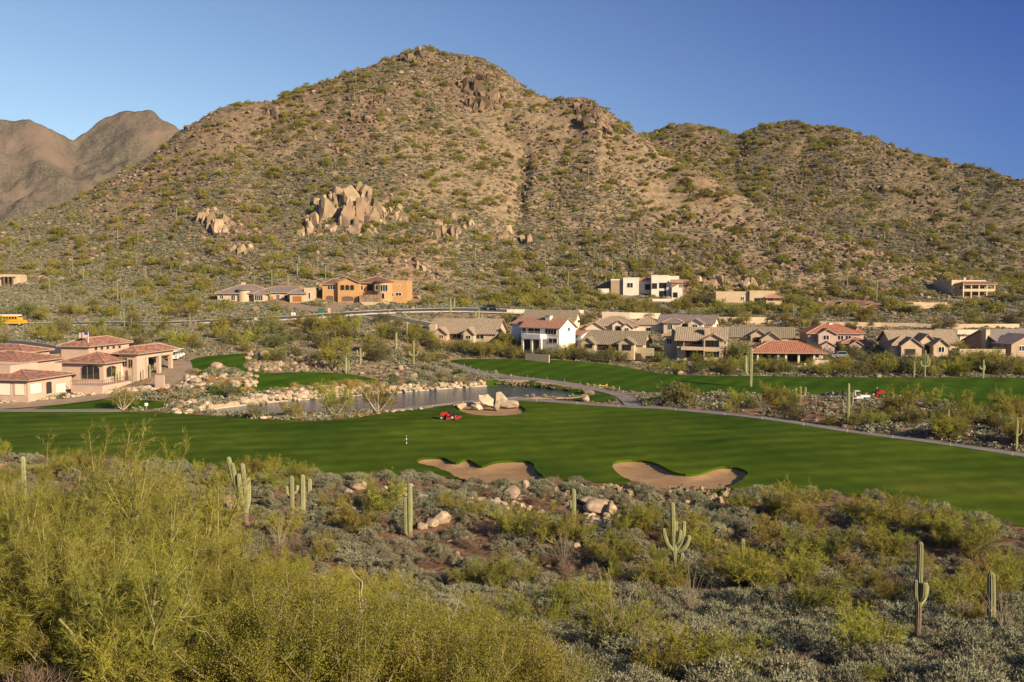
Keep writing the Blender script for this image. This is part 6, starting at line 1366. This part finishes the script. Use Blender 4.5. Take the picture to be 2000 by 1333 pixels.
band(410, 720, 746, 768, 44, ['gold'], 1.2, 1.9, 'along the front edge of the green', 'golden clumps in front of the green', 12, .3)
band(750, 960, 738, 758, 46, ['gold', 'brittle', 'brittle', 'clipped'], .9, 1.7, 'on the far right pond bank', 'shrubs on the far right pond bank', 13, .3)
band(440, 790, 808, 826, 64, ['gold', 'brittle', 'brittle', 'gold'], .45, .9, 'on the near pond bank', 'shrubs on the near pond bank', 14, .2)
band(345, 500, 700, 762, 40, ['clipped', 'brittle', 'brittle', 'gold'], .8, 1.7, 'among the rockwork beside the greens', 'shrubs in the rockwork', 15, .3)
band(820, 950, 700, 745, 36, ['brittle', 'brittle', 'clipped'], 1.0, 2.0, 'on the bank beside the cart path bend', 'shrubs beside the cart path bend', 16, .3)
band(980, 1140, 752, 772, 8, ['gold'], .9, 1.3, 'at the right end of the pond', 'golden clumps at the right end of the pond', 17, .2)
band(1240, 1340, 776, 800, 14, ['brittle', 'clipped'], 1.0, 1.6, 'at the cart path junction', 'shrubs at the path junction', 18, .3)
band(1300, 2010, 690, 720, 30, ['clipped', 'brittle'], .9, 1.6, 'in front of the row of houses', 'garden shrubs in front of the houses', 19, .3)
print('trees', len(COL.objects))

# --- hillside palo verdes: the 300 largest single, the rest one mass
r = np.random.default_rng(23)
def hill_pts(n, ymin, ymax, zmin, smin=-.62, smax=.62, marg=1.0):
    x0 = r.uniform(smin, smax, n); y = np.sqrt(r.uniform(ymin ** 2, ymax ** 2, n)); x = x0 * y
    z = terrain_fast(x, y); rd = np.interp(x0, np.array(ridge)[:, 0], np.array(ridge)[:, 1]); rd2 = np.interp(x0, np.array(ridge2)[:, 0], np.array(ridge2)[:, 1])
    k = (z > zmin) & ((y < rd + 4) | ((x0 > .04) & (y < rd2 + 4))); x, y, z = x[k], y[k], z[k]
    k = free(x, y, marg); return x[k], y[k], z[k]
x, y, z = hill_pts(7600, 318, 640, 12.5)
den = fbm(x / 60, y / 60, 3, 51) + .34 * (x / y > .13)
k = den > r.uniform(-.55, .35, len(x)); x, y, z = x[k], y[k], z[k]
sc_ = (.45 + .85 * r.random(len(x)) ** 1.3) * np.where(z < 40, 1.12, 1.0)
u, v = uvof(x, y, z); vis = visible(x, y, z + 2) & (v < 640)
rank = np.argsort(-(np.where(vis, sc_ / y, 0)))
for i in rank[:300]: put('pv_far', 'hillside_palo_verde', int(i), (x[i], y[i], z[i] - .15), r.uniform(0, 6.28), (sc_[i] * r.uniform(.8, 1.3), sc_[i] * r.uniform(.8, 1.3), sc_[i] * r.uniform(.8, 1.15)), 'olive palo verde shrub dotted over the stony hillside', 'shrub', 'palo verde shrubs dotted over the hillside')
rest = rank[300:]
def src_of(kind, part=None):
    out = []; names = {pp[0][1].name if part is None else dict(pp)[part].name for pp in LIB[kind]}
    for o in COL.objects:
        if o.data is not None and o.data.name in names: out.append(o); names.discard(o.data.name)
    return out
scatter('hillside_shrubs', np.stack([x[rest], y[rest], z[rest] - .15], 1), np.stack([sc_[rest] * r.uniform(.8, 1.3, len(rest)), sc_[rest], sc_[rest] * r.uniform(.8, 1.15, len(rest))], 1), src_of('pv_far'), 'mass of smaller olive shrubs over the hillsides', r)

# one bush and one stone of each low-detail kind stand as things; the countless rest are masses
for i in range(4):
    p = gp(300 + i * 90, 575 + (i % 2) * 6, 200); put('bursage', 'bursage', i, p, i, 1.0, ['leftmost', 'second', 'third', 'rightmost'][i] + ' small grey bursage tuft above the grey-roofed house', 'shrub')
    p = gp(340 + i * 80, 560 + (i % 2) * 6, 200); put('scree', 'loose_stone', i, p, i, .7, ['leftmost', 'second', 'third', 'rightmost'][i] + ' loose stone on the slope above the grey-roofed house', 'stone')
x, y, z = hill_pts(230000, 318, 640, 12.0, marg=.6)
den = fbm(x / 35, y / 35, 3, 55) * 1.2 + np.where(z < 45, .22, np.where(z < 80, .1, -.05)); k = den > r.uniform(-.5, .7, len(x)); x, y, z = x[k], y[k], z[k]
s_ = r.uniform(.5, 1.3, len(x)); scatter('hillside_bursage', np.stack([x, y, z - .05], 1), np.stack([s_ * 1.1, s_, s_ * r.uniform(.6, 1.0, len(x))], 1), src_of('bursage'), 'carpet of small grey-green bursage over the slopes', r); print('bursage', len(x))
x, y, z = hill_pts(150000, 318, 640, 12.0, marg=.6)
den = fbm(x / 28, y / 28, 3, 57) * 1.3 + np.where(z > 70, .18, .0); k = den > r.uniform(-.5, .7, len(x)); x, y, z = x[k], y[k], z[k]
s_ = .2 + r.random(len(x)) ** 6 * 1.3; scatter('hillside_scree', np.stack([x, y, z], 1), np.stack([s_ * r.uniform(.8, 1.5, len(x)), s_, s_ * r.uniform(.7, 1.2, len(x))], 1), src_of('scree'), 'loose stones strewn over the slopes', r); print('scree', len(x))
# --- flat desert between fairways and hill
def flat_pts(n, ymin, ymax, marg):
    x0 = r.uniform(-.6, .6, n); y = np.sqrt(r.uniform(ymin ** 2, ymax ** 2, n)); x = x0 * y; k = free(x, y, marg); return x[k], y[k], terrain_fast(x[k], y[k])
x, y, z = flat_pts(32000, 128, 345, .7)
k = fbm(x / 14, y / 14, 3, 59) > r.uniform(-.6, .35, len(x)); x, y, z = x[k], y[k], z[k]
s_ = r.uniform(.5, 1.35, len(x)); scatter('desert_brush', np.stack([x, y, z - .04], 1), np.stack([s_ * 1.1, s_, s_ * r.uniform(.7, 1.0, len(x))], 1), src_of('bursage'), 'low grey-green brush over the flat desert', r); print('brush', len(x))
x, y, z = flat_pts(20000, 128, 345, .7)
s_ = .15 + r.random(len(x)) ** 3 * .7; scatter('desert_stones', np.stack([x, y, z], 1), np.stack([s_, s_, s_ * .8], 1), src_of('scree'), 'loose stones over the flat desert', r)
# --- foreground brush: nearest 300 brittlebushes single, the rest one mass
def fore_pts(n, ymin, ymax, marg=.5):
    x0 = r.uniform(-.58, .58, n); y = np.sqrt(r.uniform(ymin ** 2, ymax ** 2, n)); x = x0 * y; k = free(x, y, marg); return x[k], y[k], terrain_fast(x[k], y[k])
x, y, z = fore_pts(5600, 30, 136)
u, v = uvof(x, y, z); k = ((u > 520) | (y > 60)) & (fbm(x / 9, y / 9, 3, 63) + np.where(y < 80, .22, .0) > r.uniform(-.5, .45, len(x))); x, y, z, u, v = x[k], y[k], z[k], u[k], v[k]
s_ = r.uniform(.65, 1.75, len(x)) ** 1.0; inv = (u > 600) & (u < 2000) & (v < 1325) & (v > 1000) & ((u > 1020) | (v < 1110))
rank = np.argsort(-np.where(inv, s_ / y, 0))
for i in rank[:300]: put('brittle', 'brittlebush', int(i), (x[i], y[i], z[i] - .04), r.uniform(0, 6.28), (s_[i] * 1.05, s_[i] * 1.05, s_[i] * r.uniform(.85, 1.2)), 'rounded grey-green brittlebush in the foreground brush', 'shrub', 'brittlebushes of the foreground brush')
rest = rank[300:]; scatter('foreground_brush', np.stack([x[rest], y[rest], z[rest] - .04], 1), np.stack([s_[rest] * 1.1, s_[rest], s_[rest] * r.uniform(.85, 1.2, len(rest))], 1), src_of('brittle', 'foliage'), 'mass of grey-green brittlebush in the foreground', r); print('brittle', len(x))
x, y, z = fore_pts(2600, 34, 136)
k = fbm(x / 11, y / 11, 3, 65) > r.uniform(-.3, .5, len(x)); x, y, z = x[k], y[k], z[k]; u, v = uvof(x, y, z); s_ = r.uniform(.6, 1.4, len(x))
rank = np.argsort(-np.where((u > 560) & (u < 2000) & (v < 1325), s_ / y, 0))
for i in rank[:120]: put('dry', 'dry_shrub', int(i), (x[i], y[i], z[i] - .04), r.uniform(0, 6.28), s_[i], 'brown leafless shrub in the foreground brush', 'shrub', 'leafless shrubs of the foreground brush')
rest = rank[120:]; scatter('dry_brush', np.stack([x[rest], y[rest], z[rest] - .04], 1), np.stack([s_[rest]] * 3, 1), src_of('dry', 'foliage'), 'mass of brown leafless brush in the foreground', r); print('dry', len(x))
x, y, z = fore_pts(900, 46, 134, .8); k = (fbm(x / 16, y / 16, 3, 67) > r.uniform(-.15, .5, len(x))) & ((x / y > -.27) | (y > 70)) & ~((y > 98) & (x / y > -.12) & (x / y < .25)); x, y, z = x[k], y[k], z[k]
for i in range(min(len(x), 170)): put('pv_mid', 'palo_verde_bush', i, (x[i], y[i], z[i] - .05), r.uniform(0, 6.28), r.uniform(.35, .85), 'low palo verde shrub in the foreground brush', 'shrub', 'low palo verde shrubs of the foreground'); print('pv', len(x))
x, y, z = fore_pts(7000, 34, 136, .4); s_ = .04 + r.random(len(x)) ** 4 * .35; scatter('foreground_stones', np.stack([x, y, z], 1), np.stack([s_ * 1.2, s_, s_ * .8], 1), src_of('scree'), 'loose stones on the foreground soil', r)

# ================================================================== VEHICLES, PEOPLE, SMALL THINGS
def paint(name, c, rough=.35, metal=0.0): return mat(name, c, rough=rough, metallic=metal, spec=.5)
M['p_red'] = paint('red_machine_paint', (.52, .035, .02)); M['p_white'] = paint('white_paint', (.78, .76, .72)); M['p_yellow'] = paint('bus_yellow', (.72, .34, .02)); M['p_black'] = paint('black_plastic', (.02, .02, .022), .6); M['tyre'] = mat('rubber', (.022, .022, .022), rough=.9); M['rim'] = paint('wheel_rim', (.45, .44, .42), .4)
M['p_navy'] = paint('dark_car_paint', (.025, .028, .035)); M['p_silver'] = paint('silver_car_paint', (.40, .42, .45), .3, .5); M['p_blue'] = paint('pale_blue_grey_paint', (.26, .30, .35), .3, .3); M['p_green'] = paint('green_box_paint', (.03, .11, .06), .6); M['p_hyd'] = paint('hydrant_red', (.6, .05, .04), .5); M['steel'] = paint('galvanised_steel', (.5, .49, .47), .5, .6)
M['skin'] = mat('skin', (.48, .29, .20), rough=.7); M['cl_dark'] = mat('dark_clothes', (.03, .03, .035), rough=.9); M['cl_tan'] = mat('tan_clothes', (.36, .27, .18), rough=.9); M['cl_white'] = mat('white_cap', (.75, .74, .7), rough=.8); M['rope_y'] = mat('yellow_rope', (.75, .62, .03), rough=.7); M['rope_o'] = mat('orange_rope', (.75, .22, .03), rough=.7)
def prism(name, prof, w, m, bev=.04):                  # side profile (x,z) extruded across y with bevelled edges
    bm = bmesh.new(); vs_ = [bm.verts.new((a, -w / 2, b)) for a, b in prof]; f = bm.faces.new(vs_)
    ex = bmesh.ops.extrude_face_region(bm, geom=[f]); bmesh.ops.translate(bm, verts=[e for e in ex['geom'] if isinstance(e, bmesh.types.BMVert)], vec=(0, w, 0))
    bmesh.ops.recalc_face_normals(bm, faces=bm.faces)
    if bev: bmesh.ops.bevel(bm, geom=list(bm.edges), offset=bev, segments=2, affect='EDGES')
    me = bpy.data.meshes.new(name); bm.to_mesh(me); bm.free(); me.materials.append(m); return me
def cyl(r_, w, n=16):                                  # wheel-like drum along y
    th = np.arange(n) * 2 * np.pi / n; V = np.vstack([np.column_stack([r_ * np.cos(th), np.full(n, s_ * w / 2), r_ * np.sin(th)]) for s_ in (-1, 1)] ); i = np.arange(n); j = (i + 1) % n
    return V, [[a, b, b + n, a + n] for a, b in zip(i, j)] + [list(range(n))[::-1], list(range(n, 2 * n))]
def wheel(root, x, y, r_, w=.2):
    o = ob('wheel', mesh('tyre', *cyl(r_, w), M['tyre']), root, (x, y, r_)); ob('rim', mesh('rim', *cyl(r_ * .55, w + .02, 10), M['rim']), o); return o
def bx(root, name, m, b, bev=.02):
    x0, x1, y0, y1, z0, z1 = b; o = ob(name, prism(name, [(x0, z0), (x1, z0), (x1, z1), (x0, z1)], y1 - y0, m, min(bev, (x1 - x0) * .2, (y1 - y0) * .2, (z1 - z0) * .2)), root, (0, (y0 + y1) / 2, 0)); return o
def person(label, loc, rz, seated, top, leg, cap):
    J = {'pel': (0, 0, .95 if not seated else .0)}; z0 = J['pel'][2]
    pts = [(0, 0, z0), (0, 0, z0 + .28), (.01, 0, z0 + .50), (.02, 0, z0 + .60), (.03, 0, z0 + .76)]; rad = [.15, .15, .17, .065, .105]; E = [(0, 1), (1, 2), (2, 3), (3, 4)]
    for sg in (-1, 1):
        b = len(pts)
        if seated: pts += [(.02, sg * .1, z0), (.42, sg * .13, z0 + .03), (.44, sg * .13, z0 - .38), (.58, sg * .13, z0 - .42), (.02, sg * .2, z0 + .47), (.12, sg * .25, z0 + .22), (.36, sg * .16, z0 + .26), (.43, sg * .15, z0 + .27)]
        else: pts += [(0, sg * .09, z0 - .04), (.03, sg * .11, .48), (-.02, sg * .12, .08), (.12, sg * .12, .04), (0, sg * .2, z0 + .47), (-.03, sg * .26, z0 + .2), (.08, sg * .25, z0 - .05), (.12, sg * .25, z0 - .12)]
        rad += [.09, .075, .05, .045, .065, .05, .038, .042]; E += [(0, b), (b, b + 1), (b + 1, b + 2), (b + 2, b + 3), (2, b + 4), (b + 4, b + 5), (b + 5, b + 6), (b + 6, b + 7)]
    me = bpy.data.meshes.new('person'); me.from_pydata(pts, E, []); me.update()
    for m_ in (top, leg, M['skin']): me.materials.append(m_)
    o = ob('person', me, None, loc, rz); md = o.modifiers.new('skin', 'SKIN')
    for i, q in enumerate(rad): me.skin_vertices[0].data[i].radius = (q, q)
    me.skin_vertices[0].data[0].use_root = True
    o.modifiers.new('sub', 'SUBSURF').levels = 1; o.modifiers['sub'].render_levels = 1
    V, F = ICO[1]; ob('cap', mesh('cap', V[:, :] * np.array([.135, .12, .09]), F, cap, True), o, (.04, 0, z0 + .83))
    V, F = ICO[1]; ob('trousers', mesh('trousers', V * np.array([.19, .2, .14]), F, leg, True), o, (0, 0, z0 + .03))
    return tag(o, label, 'person')
def car(label, u, v, rz, m, suv=True, ymin=100, name='parked_car', loc=None):
    p = loc or gp(u, v, ymin); root = empty(name, p + Vector((0, 0, .1)), R(rz)); tag(root, label, 'car'); h = 1.75 if suv else 1.42
    ob('body', prism('body', [(-2.3, .3), (2.25, .3), (2.3, .75), (1.25, .98), (-2.25, 1.0), (-2.35, .7)], 1.85, m, .06), root)
    cb = ob('cabin', prism('cabin', [(-2.1 if suv else -1.7, .98), (1.2, .98), (.45, h), (-1.85 if suv else -1.0, h)], 1.66, m, .05), root)
    for sg in (-1, 1): ob('side_window', prism('side_window', [(-1.9 if suv else -1.4, 1.04), (.95, 1.04), (.38, h - .1), (-1.75 if suv else -.95, h - .1)], .02, M['glass'], 0), cb, (0, sg * .84, 0))
    ob('windscreen', mesh('windscreen', [(1.2, -.7, 1.03), (1.2, .7, 1.03), (.53, .66, h - .06), (.53, -.66, h - .06)], [[0, 1, 2, 3]], M['glass']), cb, (.025, 0, .01))
    for x_ in (-1.45, 1.45):
        for y_ in (-.82, .82): wheel(root, x_, y_, .36, .22)
    for y_ in (-.65, .65): bx(root, 'headlight', M['p_white'], (2.24, 2.31, y_ - .16, y_ + .16, .62, .74)); bx(root, 'tail_light', M['p_red'], (-2.34, -2.28, y_ - .12, y_ + .12, .68, .88))
    return root
# school bus
p = gp(12, 637, 200); root = empty('school_bus', p + Vector((0, 0, .12)), R(-2)); tag(root, 'yellow school bus with white roof at the left edge of the road', 'bus')
ob('body', prism('body', [(-5.6, .55), (4.2, .55), (5.7, .6), (5.7, 1.5), (4.4, 1.65), (4.2, 2.9), (-5.6, 2.9)], 2.4, M['p_yellow'], .06), root); ob('roof', prism('roof', [(-5.6, 2.9), (4.25, 2.9), (4.1, 3.1), (3.8, 3.2), (-5.2, 3.2), (-5.5, 3.1)], 2.36, M['p_white'], .05), root)
for i in range(11):
    for sg in (-1, 1): bx(root, 'window', M['glass'], (-5.2 + i * .84, -4.55 + i * .84, sg * 1.2 - .02, sg * 1.2 + .02, 1.95, 2.6), 0)
for z_ in (1.15, 1.7): bx(root, 'rub_rail', M['p_black'], (-5.55, 4.2, -1.22, -1.19, z_, z_ + .06), 0)
for x_ in (-3.4, 4.6):
    for y_ in (-1.05, 1.05): wheel(root, x_, y_, .5, .28)
ob('windscreen', mesh('windscreen', [(4.36, -1.1, 1.7), (4.36, 1.1, 1.7), (4.24, 1.1, 2.75), (4.24, -1.1, 2.75)], [[0, 1, 2, 3]], M['glass']), root)
car('dark car under the clubhouse entrance canopy', 294, 708, 20, M['p_navy'], True, 150); car('dark car on the road above the plain tan roof', 962, 606, 0, M['p_navy'], True, 250); car('silver car parked behind the pale two-storey house', 1325, 620, 170, M['p_silver'], False, 250); car('pale blue-grey car in front of the rose house', 1638, 700, 185, M['p_blue'], True, 200)
# turf machines
def mower(label, u, v, rz):
    p = gp(u, v, 100); root = empty('mower', p + Vector((0, 0, .07)), R(rz)); tag(root, label, 'mower')
    ob('hood', prism('hood', [(-1.5, .55), (-.2, .55), (-.2, 1.05), (-.5, 1.2), (-1.4, 1.12), (-1.5, .9)], 1.1, M['p_red'], .06), root); bx(root, 'deck', M['p_red'], (-.2, 1.1, -.6, .6, .45, .62)); bx(root, 'fuel_tank', M['p_red'], (-.25, .2, -.85, -.55, .6, 1.0)); bx(root, 'fuel_tank', M['p_red'], (-.25, .2, .55, .85, .6, 1.0))
    bx(root, 'seat', M['p_black'], (-.15, .4, -.25, .25, .68, .82)); bx(root, 'backrest', M['p_black'], (-.22, -.08, -.25, .25, .82, 1.3)); bx(root, 'console', M['p_black'], (.75, .95, -.2, .2, .6, 1.2))
    st_ = ob('steering_wheel', mesh('steering_wheel', *tube([(.22 * math.cos(t), .22 * math.sin(t), 0) for t in np.linspace(0, 6.283, 13)], .02, 5), M['p_black']), root, (.7, 0, 1.3)); st_.rotation_euler = (0, -.5, 0)
    ob('roll_bar', mesh('roll_bar', *tube([(-.3, -.5, .6), (-.3, -.5, 2.0), (-.3, -.4, 2.1), (-.3, .4, 2.1), (-.3, .5, 2.0), (-.3, .5, .6)], .04, 6), M['p_black']), root)
    for x_, r_ in ((.75, .42), (-1.15, .33)):
        for y_ in (-.8, .8): wheel(root, x_, y_, r_, .32)
    for x_, y_ in ((1.5, -.9), (1.5, 0), (1.5, .9), (.1, -1.15), (.1, 1.15)):
        o = bx(root, 'cutting_unit', M['p_red'], (x_ - .28, x_ + .28, y_ - .4, y_ + .4, .1, .4)); ob('reel', mesh('reel', *cyl(.12, .7, 10), M['p_black']), o, (x_ + .3, 0, .14))
    c_, s2 = math.cos(R(rz)), math.sin(R(rz)); return root, p + Vector((c_ * .12, s2 * .12, .07 + .86))
rt, seat = mower('red fairway mower working near the round sandy patch', 878, 820, -12); person('person in dark clothes driving the red mower by the sandy patch', seat, R(-12), True, M['cl_dark'], M['cl_dark'], M['cl_dark'])
rt, seat = mower('red mower on the far fairway behind the white carts', 1714, 775, 160); person('person in dark clothes driving the red mower on the far fairway', seat, R(160), True, M['cl_dark'], M['cl_dark'], M['cl_white'])
def cart(label, u, v, rz, m, roof=True, name='golf_cart'):
    p = gp(u, v, 100); root = empty(name, p + Vector((0, 0, .12)), R(rz)); tag(root, label, 'cart')
    ob('body', prism('body', [(-1.2, .3), (1.2, .3), (1.25, .6), (.85, .95), (.6, .4), (.1, .4), (.05, .7), (-1.2, .75)], 1.15, m, .04), root); bx(root, 'seat', M['cl_tan'], (-.5, .05, -.52, .52, .7, .85)); bx(root, 'backrest', M['cl_tan'], (-.62, -.5, -.52, .52, .85, 1.2))
    if roof:
        for x_ in (-.75, .7):
            for y_ in (-.52, .52): ob('post', mesh('post', *tube([(x_, y_, .7), (x_ * .85, y_, 1.85)], .025, 5), M['p_black']), root)
        bx(root, 'roof', M['p_white'], (-.9, .85, -.6, .6, 1.85, 1.93), .03)
    for x_ in (-.8, .85):
        for y_ in (-.5, .5): wheel(root, x_, y_, .24, .18)
    return root
for u, v, rz, lb in ((338, 704, 40, 'white golf cart nearest the clubhouse canopy'), (344, 701, 50, 'white golf cart in the middle of the clubhouse cart row'), (350, 698, 60, 'white golf cart at the outer end of the clubhouse cart row')): cart(lb, u, v, rz, M['p_white'])
root = cart('white utility cart with long cargo bed parked beside the far fairway', 1672, 783, 175, M['p_white'], False, 'utility_cart')
bx(root, 'cargo_bed', M['p_white'], (-2.4, -.66, -.62, .62, .6, .95)); wheel(root, -2.0, -.5, .24); wheel(root, -2.0, .5, .24); bx(root, 'cab', M['p_white'], (.2, .32, -.55, .55, .9, 1.7)); bx(root, 'cab_roof', M['p_white'], (-.6, .35, -.6, .6, 1.71, 1.8))
cart('dark open cart left of the white utility cart', 1628, 777, 10, M['p_navy'], False); person('person in dark clothes standing between the two parked carts', gp(1646, 779, 100) + Vector((0, 0, .06)), R(200), False, M['cl_dark'], M['cl_tan'], M['cl_dark'])
# flag over the clubhouse
p = gd(171, 216); root = empty('flagpole', p); tag(root, 'flagpole rising behind the clubhouse tower with a striped flag', 'flag'); zt = CAM_H + float(ray(171, 648)[1]) * 216 - p.z
ob('pole', mesh('pole', *tube([(0, 0, 0), (0, 0, zt)], [.07, .05], 8), M['p_white']), root)
V, F, fm = [], [], []; nx = 14
for j in range(14):
    for i in range(nx + 1): t = i / nx; V.append((-2.0 * t, .18 * math.sin(t * 9) * t, zt - .1 - j * 1.2 / 13 - .15 * t * t))
for j in range(13):
    for i in range(nx): a = j * (nx + 1) + i; F.append([a, a + 1, a + nx + 2, a + nx + 1]); fm.append(2 if (j < 7 and i < 6) else j % 2)
M['fl_r'] = mat('flag_red', (.36, .09, .09), rough=.8, transl=.2); M['fl_w'] = mat('flag_white', (.75, .72, .7), rough=.8, transl=.2); M['fl_b'] = mat('flag_blue', (.03, .05, .22), rough=.8, transl=.2)
ob('flag_cloth', mesh('flag_cloth', V, F, [M['fl_r'], M['fl_w'], M['fl_b']], True, fm), root)
# stakes along the paths
def stake(label, u, v, h, m, group=None, r_=.035, ymin=100, name='marker_stake'):
    p = gp(u, v, ymin); return tag(ob(name, mesh(name, *tube([(0, 0, -.2), (0, 0, h * .97), (0, 0, h)], [r_, r_, r_ * .4], 8), m), None, p), label, 'stake', group)
for path, n, lab in (('cart_path2', 16, 'short pale stake beside the long cart path'), ('cart_path3', 16, 'short pale stake beside the cart path above the pond')):
    w, P = RPATH[path]; D_ = densify(P, 1.0, False); T = nrm(np.gradient(D_, axis=0)); N_ = np.stack([-T[:, 1], T[:, 0]], 1)
    for i in np.linspace(4, len(D_) - 4, n).astype(int):
        for sg in (-1,) if path == 'cart_path2' else (1,):
            q = D_[i] + N_[i] * sg * (w / 2 + .5); zz = float(terrain_fast(np.array([q[0]]), np.array([q[1]]))[0])
            tag(ob('marker_stake', mesh('marker_stake', *tube([(0, 0, -.2), (0, 0, .58), (0, 0, .6)], [.026, .026, .012], 6), M['st_cream']), None, (q[0], q[1], zz + .05)), lab, 'stake', lab + 's')
# black and white yardage post
p = gp(794, 868, 60); root = empty('yardage_post', p); tag(root, 'black and white yardage post in the middle of the fairway', 'post')
for i in range(4): ob('band', mesh('band', *tube([(0, 0, i * .3), (0, 0, (i + 1) * .3)], .06, 8), M['p_white'] if i % 2 == 0 else M['p_black']), root)
ob('cap', mesh('cap', ICO[1][0] * .065, ICO[1][1], M['p_white']), root, (0, 0, 1.2))
# rope barrier on the cart path
def rope(label, pts, m):
    P = [gp(u, v, 100) for u, v in pts]; root = empty('rope_barrier', P[0]); tag(root, label, 'rope')
    for a in P: ob('stake', mesh('stake', *tube([(0, 0, 0), (0, 0, .8)], .03, 6), M['p_white']), root, a - P[0])
    for a, b in zip(P[:-1], P[1:]):
        q = [(a - P[0]).lerp(b - P[0], t) + Vector((0, 0, .72 - .35 * 4 * t * (1 - t))) for t in np.linspace(0, 1, 9)]; ob('cord', mesh('cord', *tube([tuple(c) for c in q], .045, 5), m), root)
rope('yellow rope barrier beside the cart path', [(1148, 755), (1160, 757), (1172, 758), (1186, 757)], M['rope_y']); rope('orange and yellow rope barrier nearer the path junction', [(1170, 759), (1184, 760), (1198, 761), (1210, 763)], M['rope_o'])
# street things
p = gp(761, 612, 200); root = empty('fire_hydrant', p); tag(root, 'red fire hydrant at the road bend', 'hydrant'); ob('barrel', mesh('barrel', *tube([(0, 0, -.2), (0, 0, .1), (0, 0, .12), (0, 0, .7), (0, 0, .85), (0, 0, .92)], [.24, .24, .17, .17, .13, .02], 10), M['p_hyd']), root); ob('bonnet', mesh('bonnet', ICO[1][0] * .19, ICO[1][1], M['p_hyd'], True), root, (0, 0, .72))
for sg in (-1, 1): ob('outlet', mesh('outlet', *tube([(0, 0, .5), (sg * .28, 0, .5)], .08, 8), M['p_hyd']), root)
def ubox(name, label, u, v, w, d, h, m, cap=True):
    p = gp(u, v, 200); root = empty(name, p); tag(root, label, 'box'); bx(root, 'cabinet', m, (-w / 2, w / 2, -d / 2, d / 2, -.2, h), .05); bx(root, 'lid', m, (-w / 2 - .06, w / 2 + .06, -d / 2 - .06, d / 2 + .06, h + .005, h + .1), .03)
ubox('utility_box', 'green utility cabinet at the kerb below the orange house', 628, 612, 2.0, 1.2, 1.3, M['p_green']); ubox('mailbox_pier', 'stone-coloured mailbox pier at the kerb between the driveways', 643, 611, .8, .8, 1.4, M['st_tan']); ubox('mailbox_pier', 'white box beside the road below the grey-roofed house', 573, 617, 1.2, .8, .9, M['p_white']); ubox('utility_box', 'pale cabinet at the left end of the upper road', 498, 628, 1.6, .8, 1.1, M['st_cream'])
p = gp(286, 799, 100); root = empty('tee_sign', p); tag(root, 'small white sign on the little tee', 'sign'); ob('post', mesh('post', *tube([(0, 0, 0), (0, 0, .9)], .05, 6), M['steel']), root); bx(root, 'board', M['p_white'], (-.3, .3, -.03, .03, .55, 1.1), .01)
# mast on the summit
p = gp(820, 106, 300); root = empty('summit_mast', p); tag(root, 'small white mast on the summit of the hill', 'mast')
ob('pole', mesh('pole', *tube([(0, 0, -.5), (0, 0, 4.0)], .1, 6), M['steel']), root); ob('panel', mesh('panel', boxv(-.2, .2, -.1, .1, 2.2, 3.0), BOXF, M['steel']), root, (.6, 0, 0)); ob('bracket', mesh('bracket', *tube([(0, 0, 2.6), (.6, 0, 2.6)], .06, 5), M['steel']), root)
# bare white snags standing out of the left thicket
for i, (u, D, z0, lb) in enumerate([(205, 38, 4.2, 'twisted white dead branch left of the tallest palo verde'), (270, 40, 4.4, 'forked white dead branch in the left thicket'), (700, 34, 2.3, 'white bare branch over the creosotes'), (1100, 60, .2, 'bleached leaning trunk in the middle of the brush'), (60, 33, 3.4, 'bare yellowish limb at the left edge')]):
    r = np.random.default_rng(900 + i); p = gd(u, D); g = Geo()
    for j in range(4):
        d = rdir(1, r, .5)[0]; t = np.linspace(0, 1, 7)[:, None]; L = r.uniform(.8, 2.0)
        g.add(*tube(np.array([0, 0, z0]) + d * L * t + np.cumsum(r.normal(size=(7, 3)) * .12, 0) * t, np.linspace(.032, .008, 7), 5))
    g.add(*tube([(0, 0, 0), (.1, 0, z0 * .5), (0, 0, z0 + .02)], [.05, .04, .032], 6)); tag(ob('dead_snag', g.mesh('dead_snag', M['whitebark'], True), None, p), lb, 'dead tree')

# ================================================================== AIR
hz = bpy.data.materials.new('haze_air'); hz.use_nodes = True
hn, hl = hz.node_tree.nodes, hz.node_tree.links
hn.remove(hn['Principled BSDF']); pv = hn.new('ShaderNodeVolumePrincipled')
pv.inputs['Color'].default_value = (.74, .84, 1.0, 1); pv.inputs['Density'].default_value = .000022; pv.inputs['Anisotropy'].default_value = .0
hl.new(pv.outputs[0], hn['Material Output'].inputs['Volume'])
tag(ob('haze', boxm('haze', hz, -5300, 5300, -330, 3200, -60, 620)), 'thin blue air between the hill and the far mountains', kind='stuff')
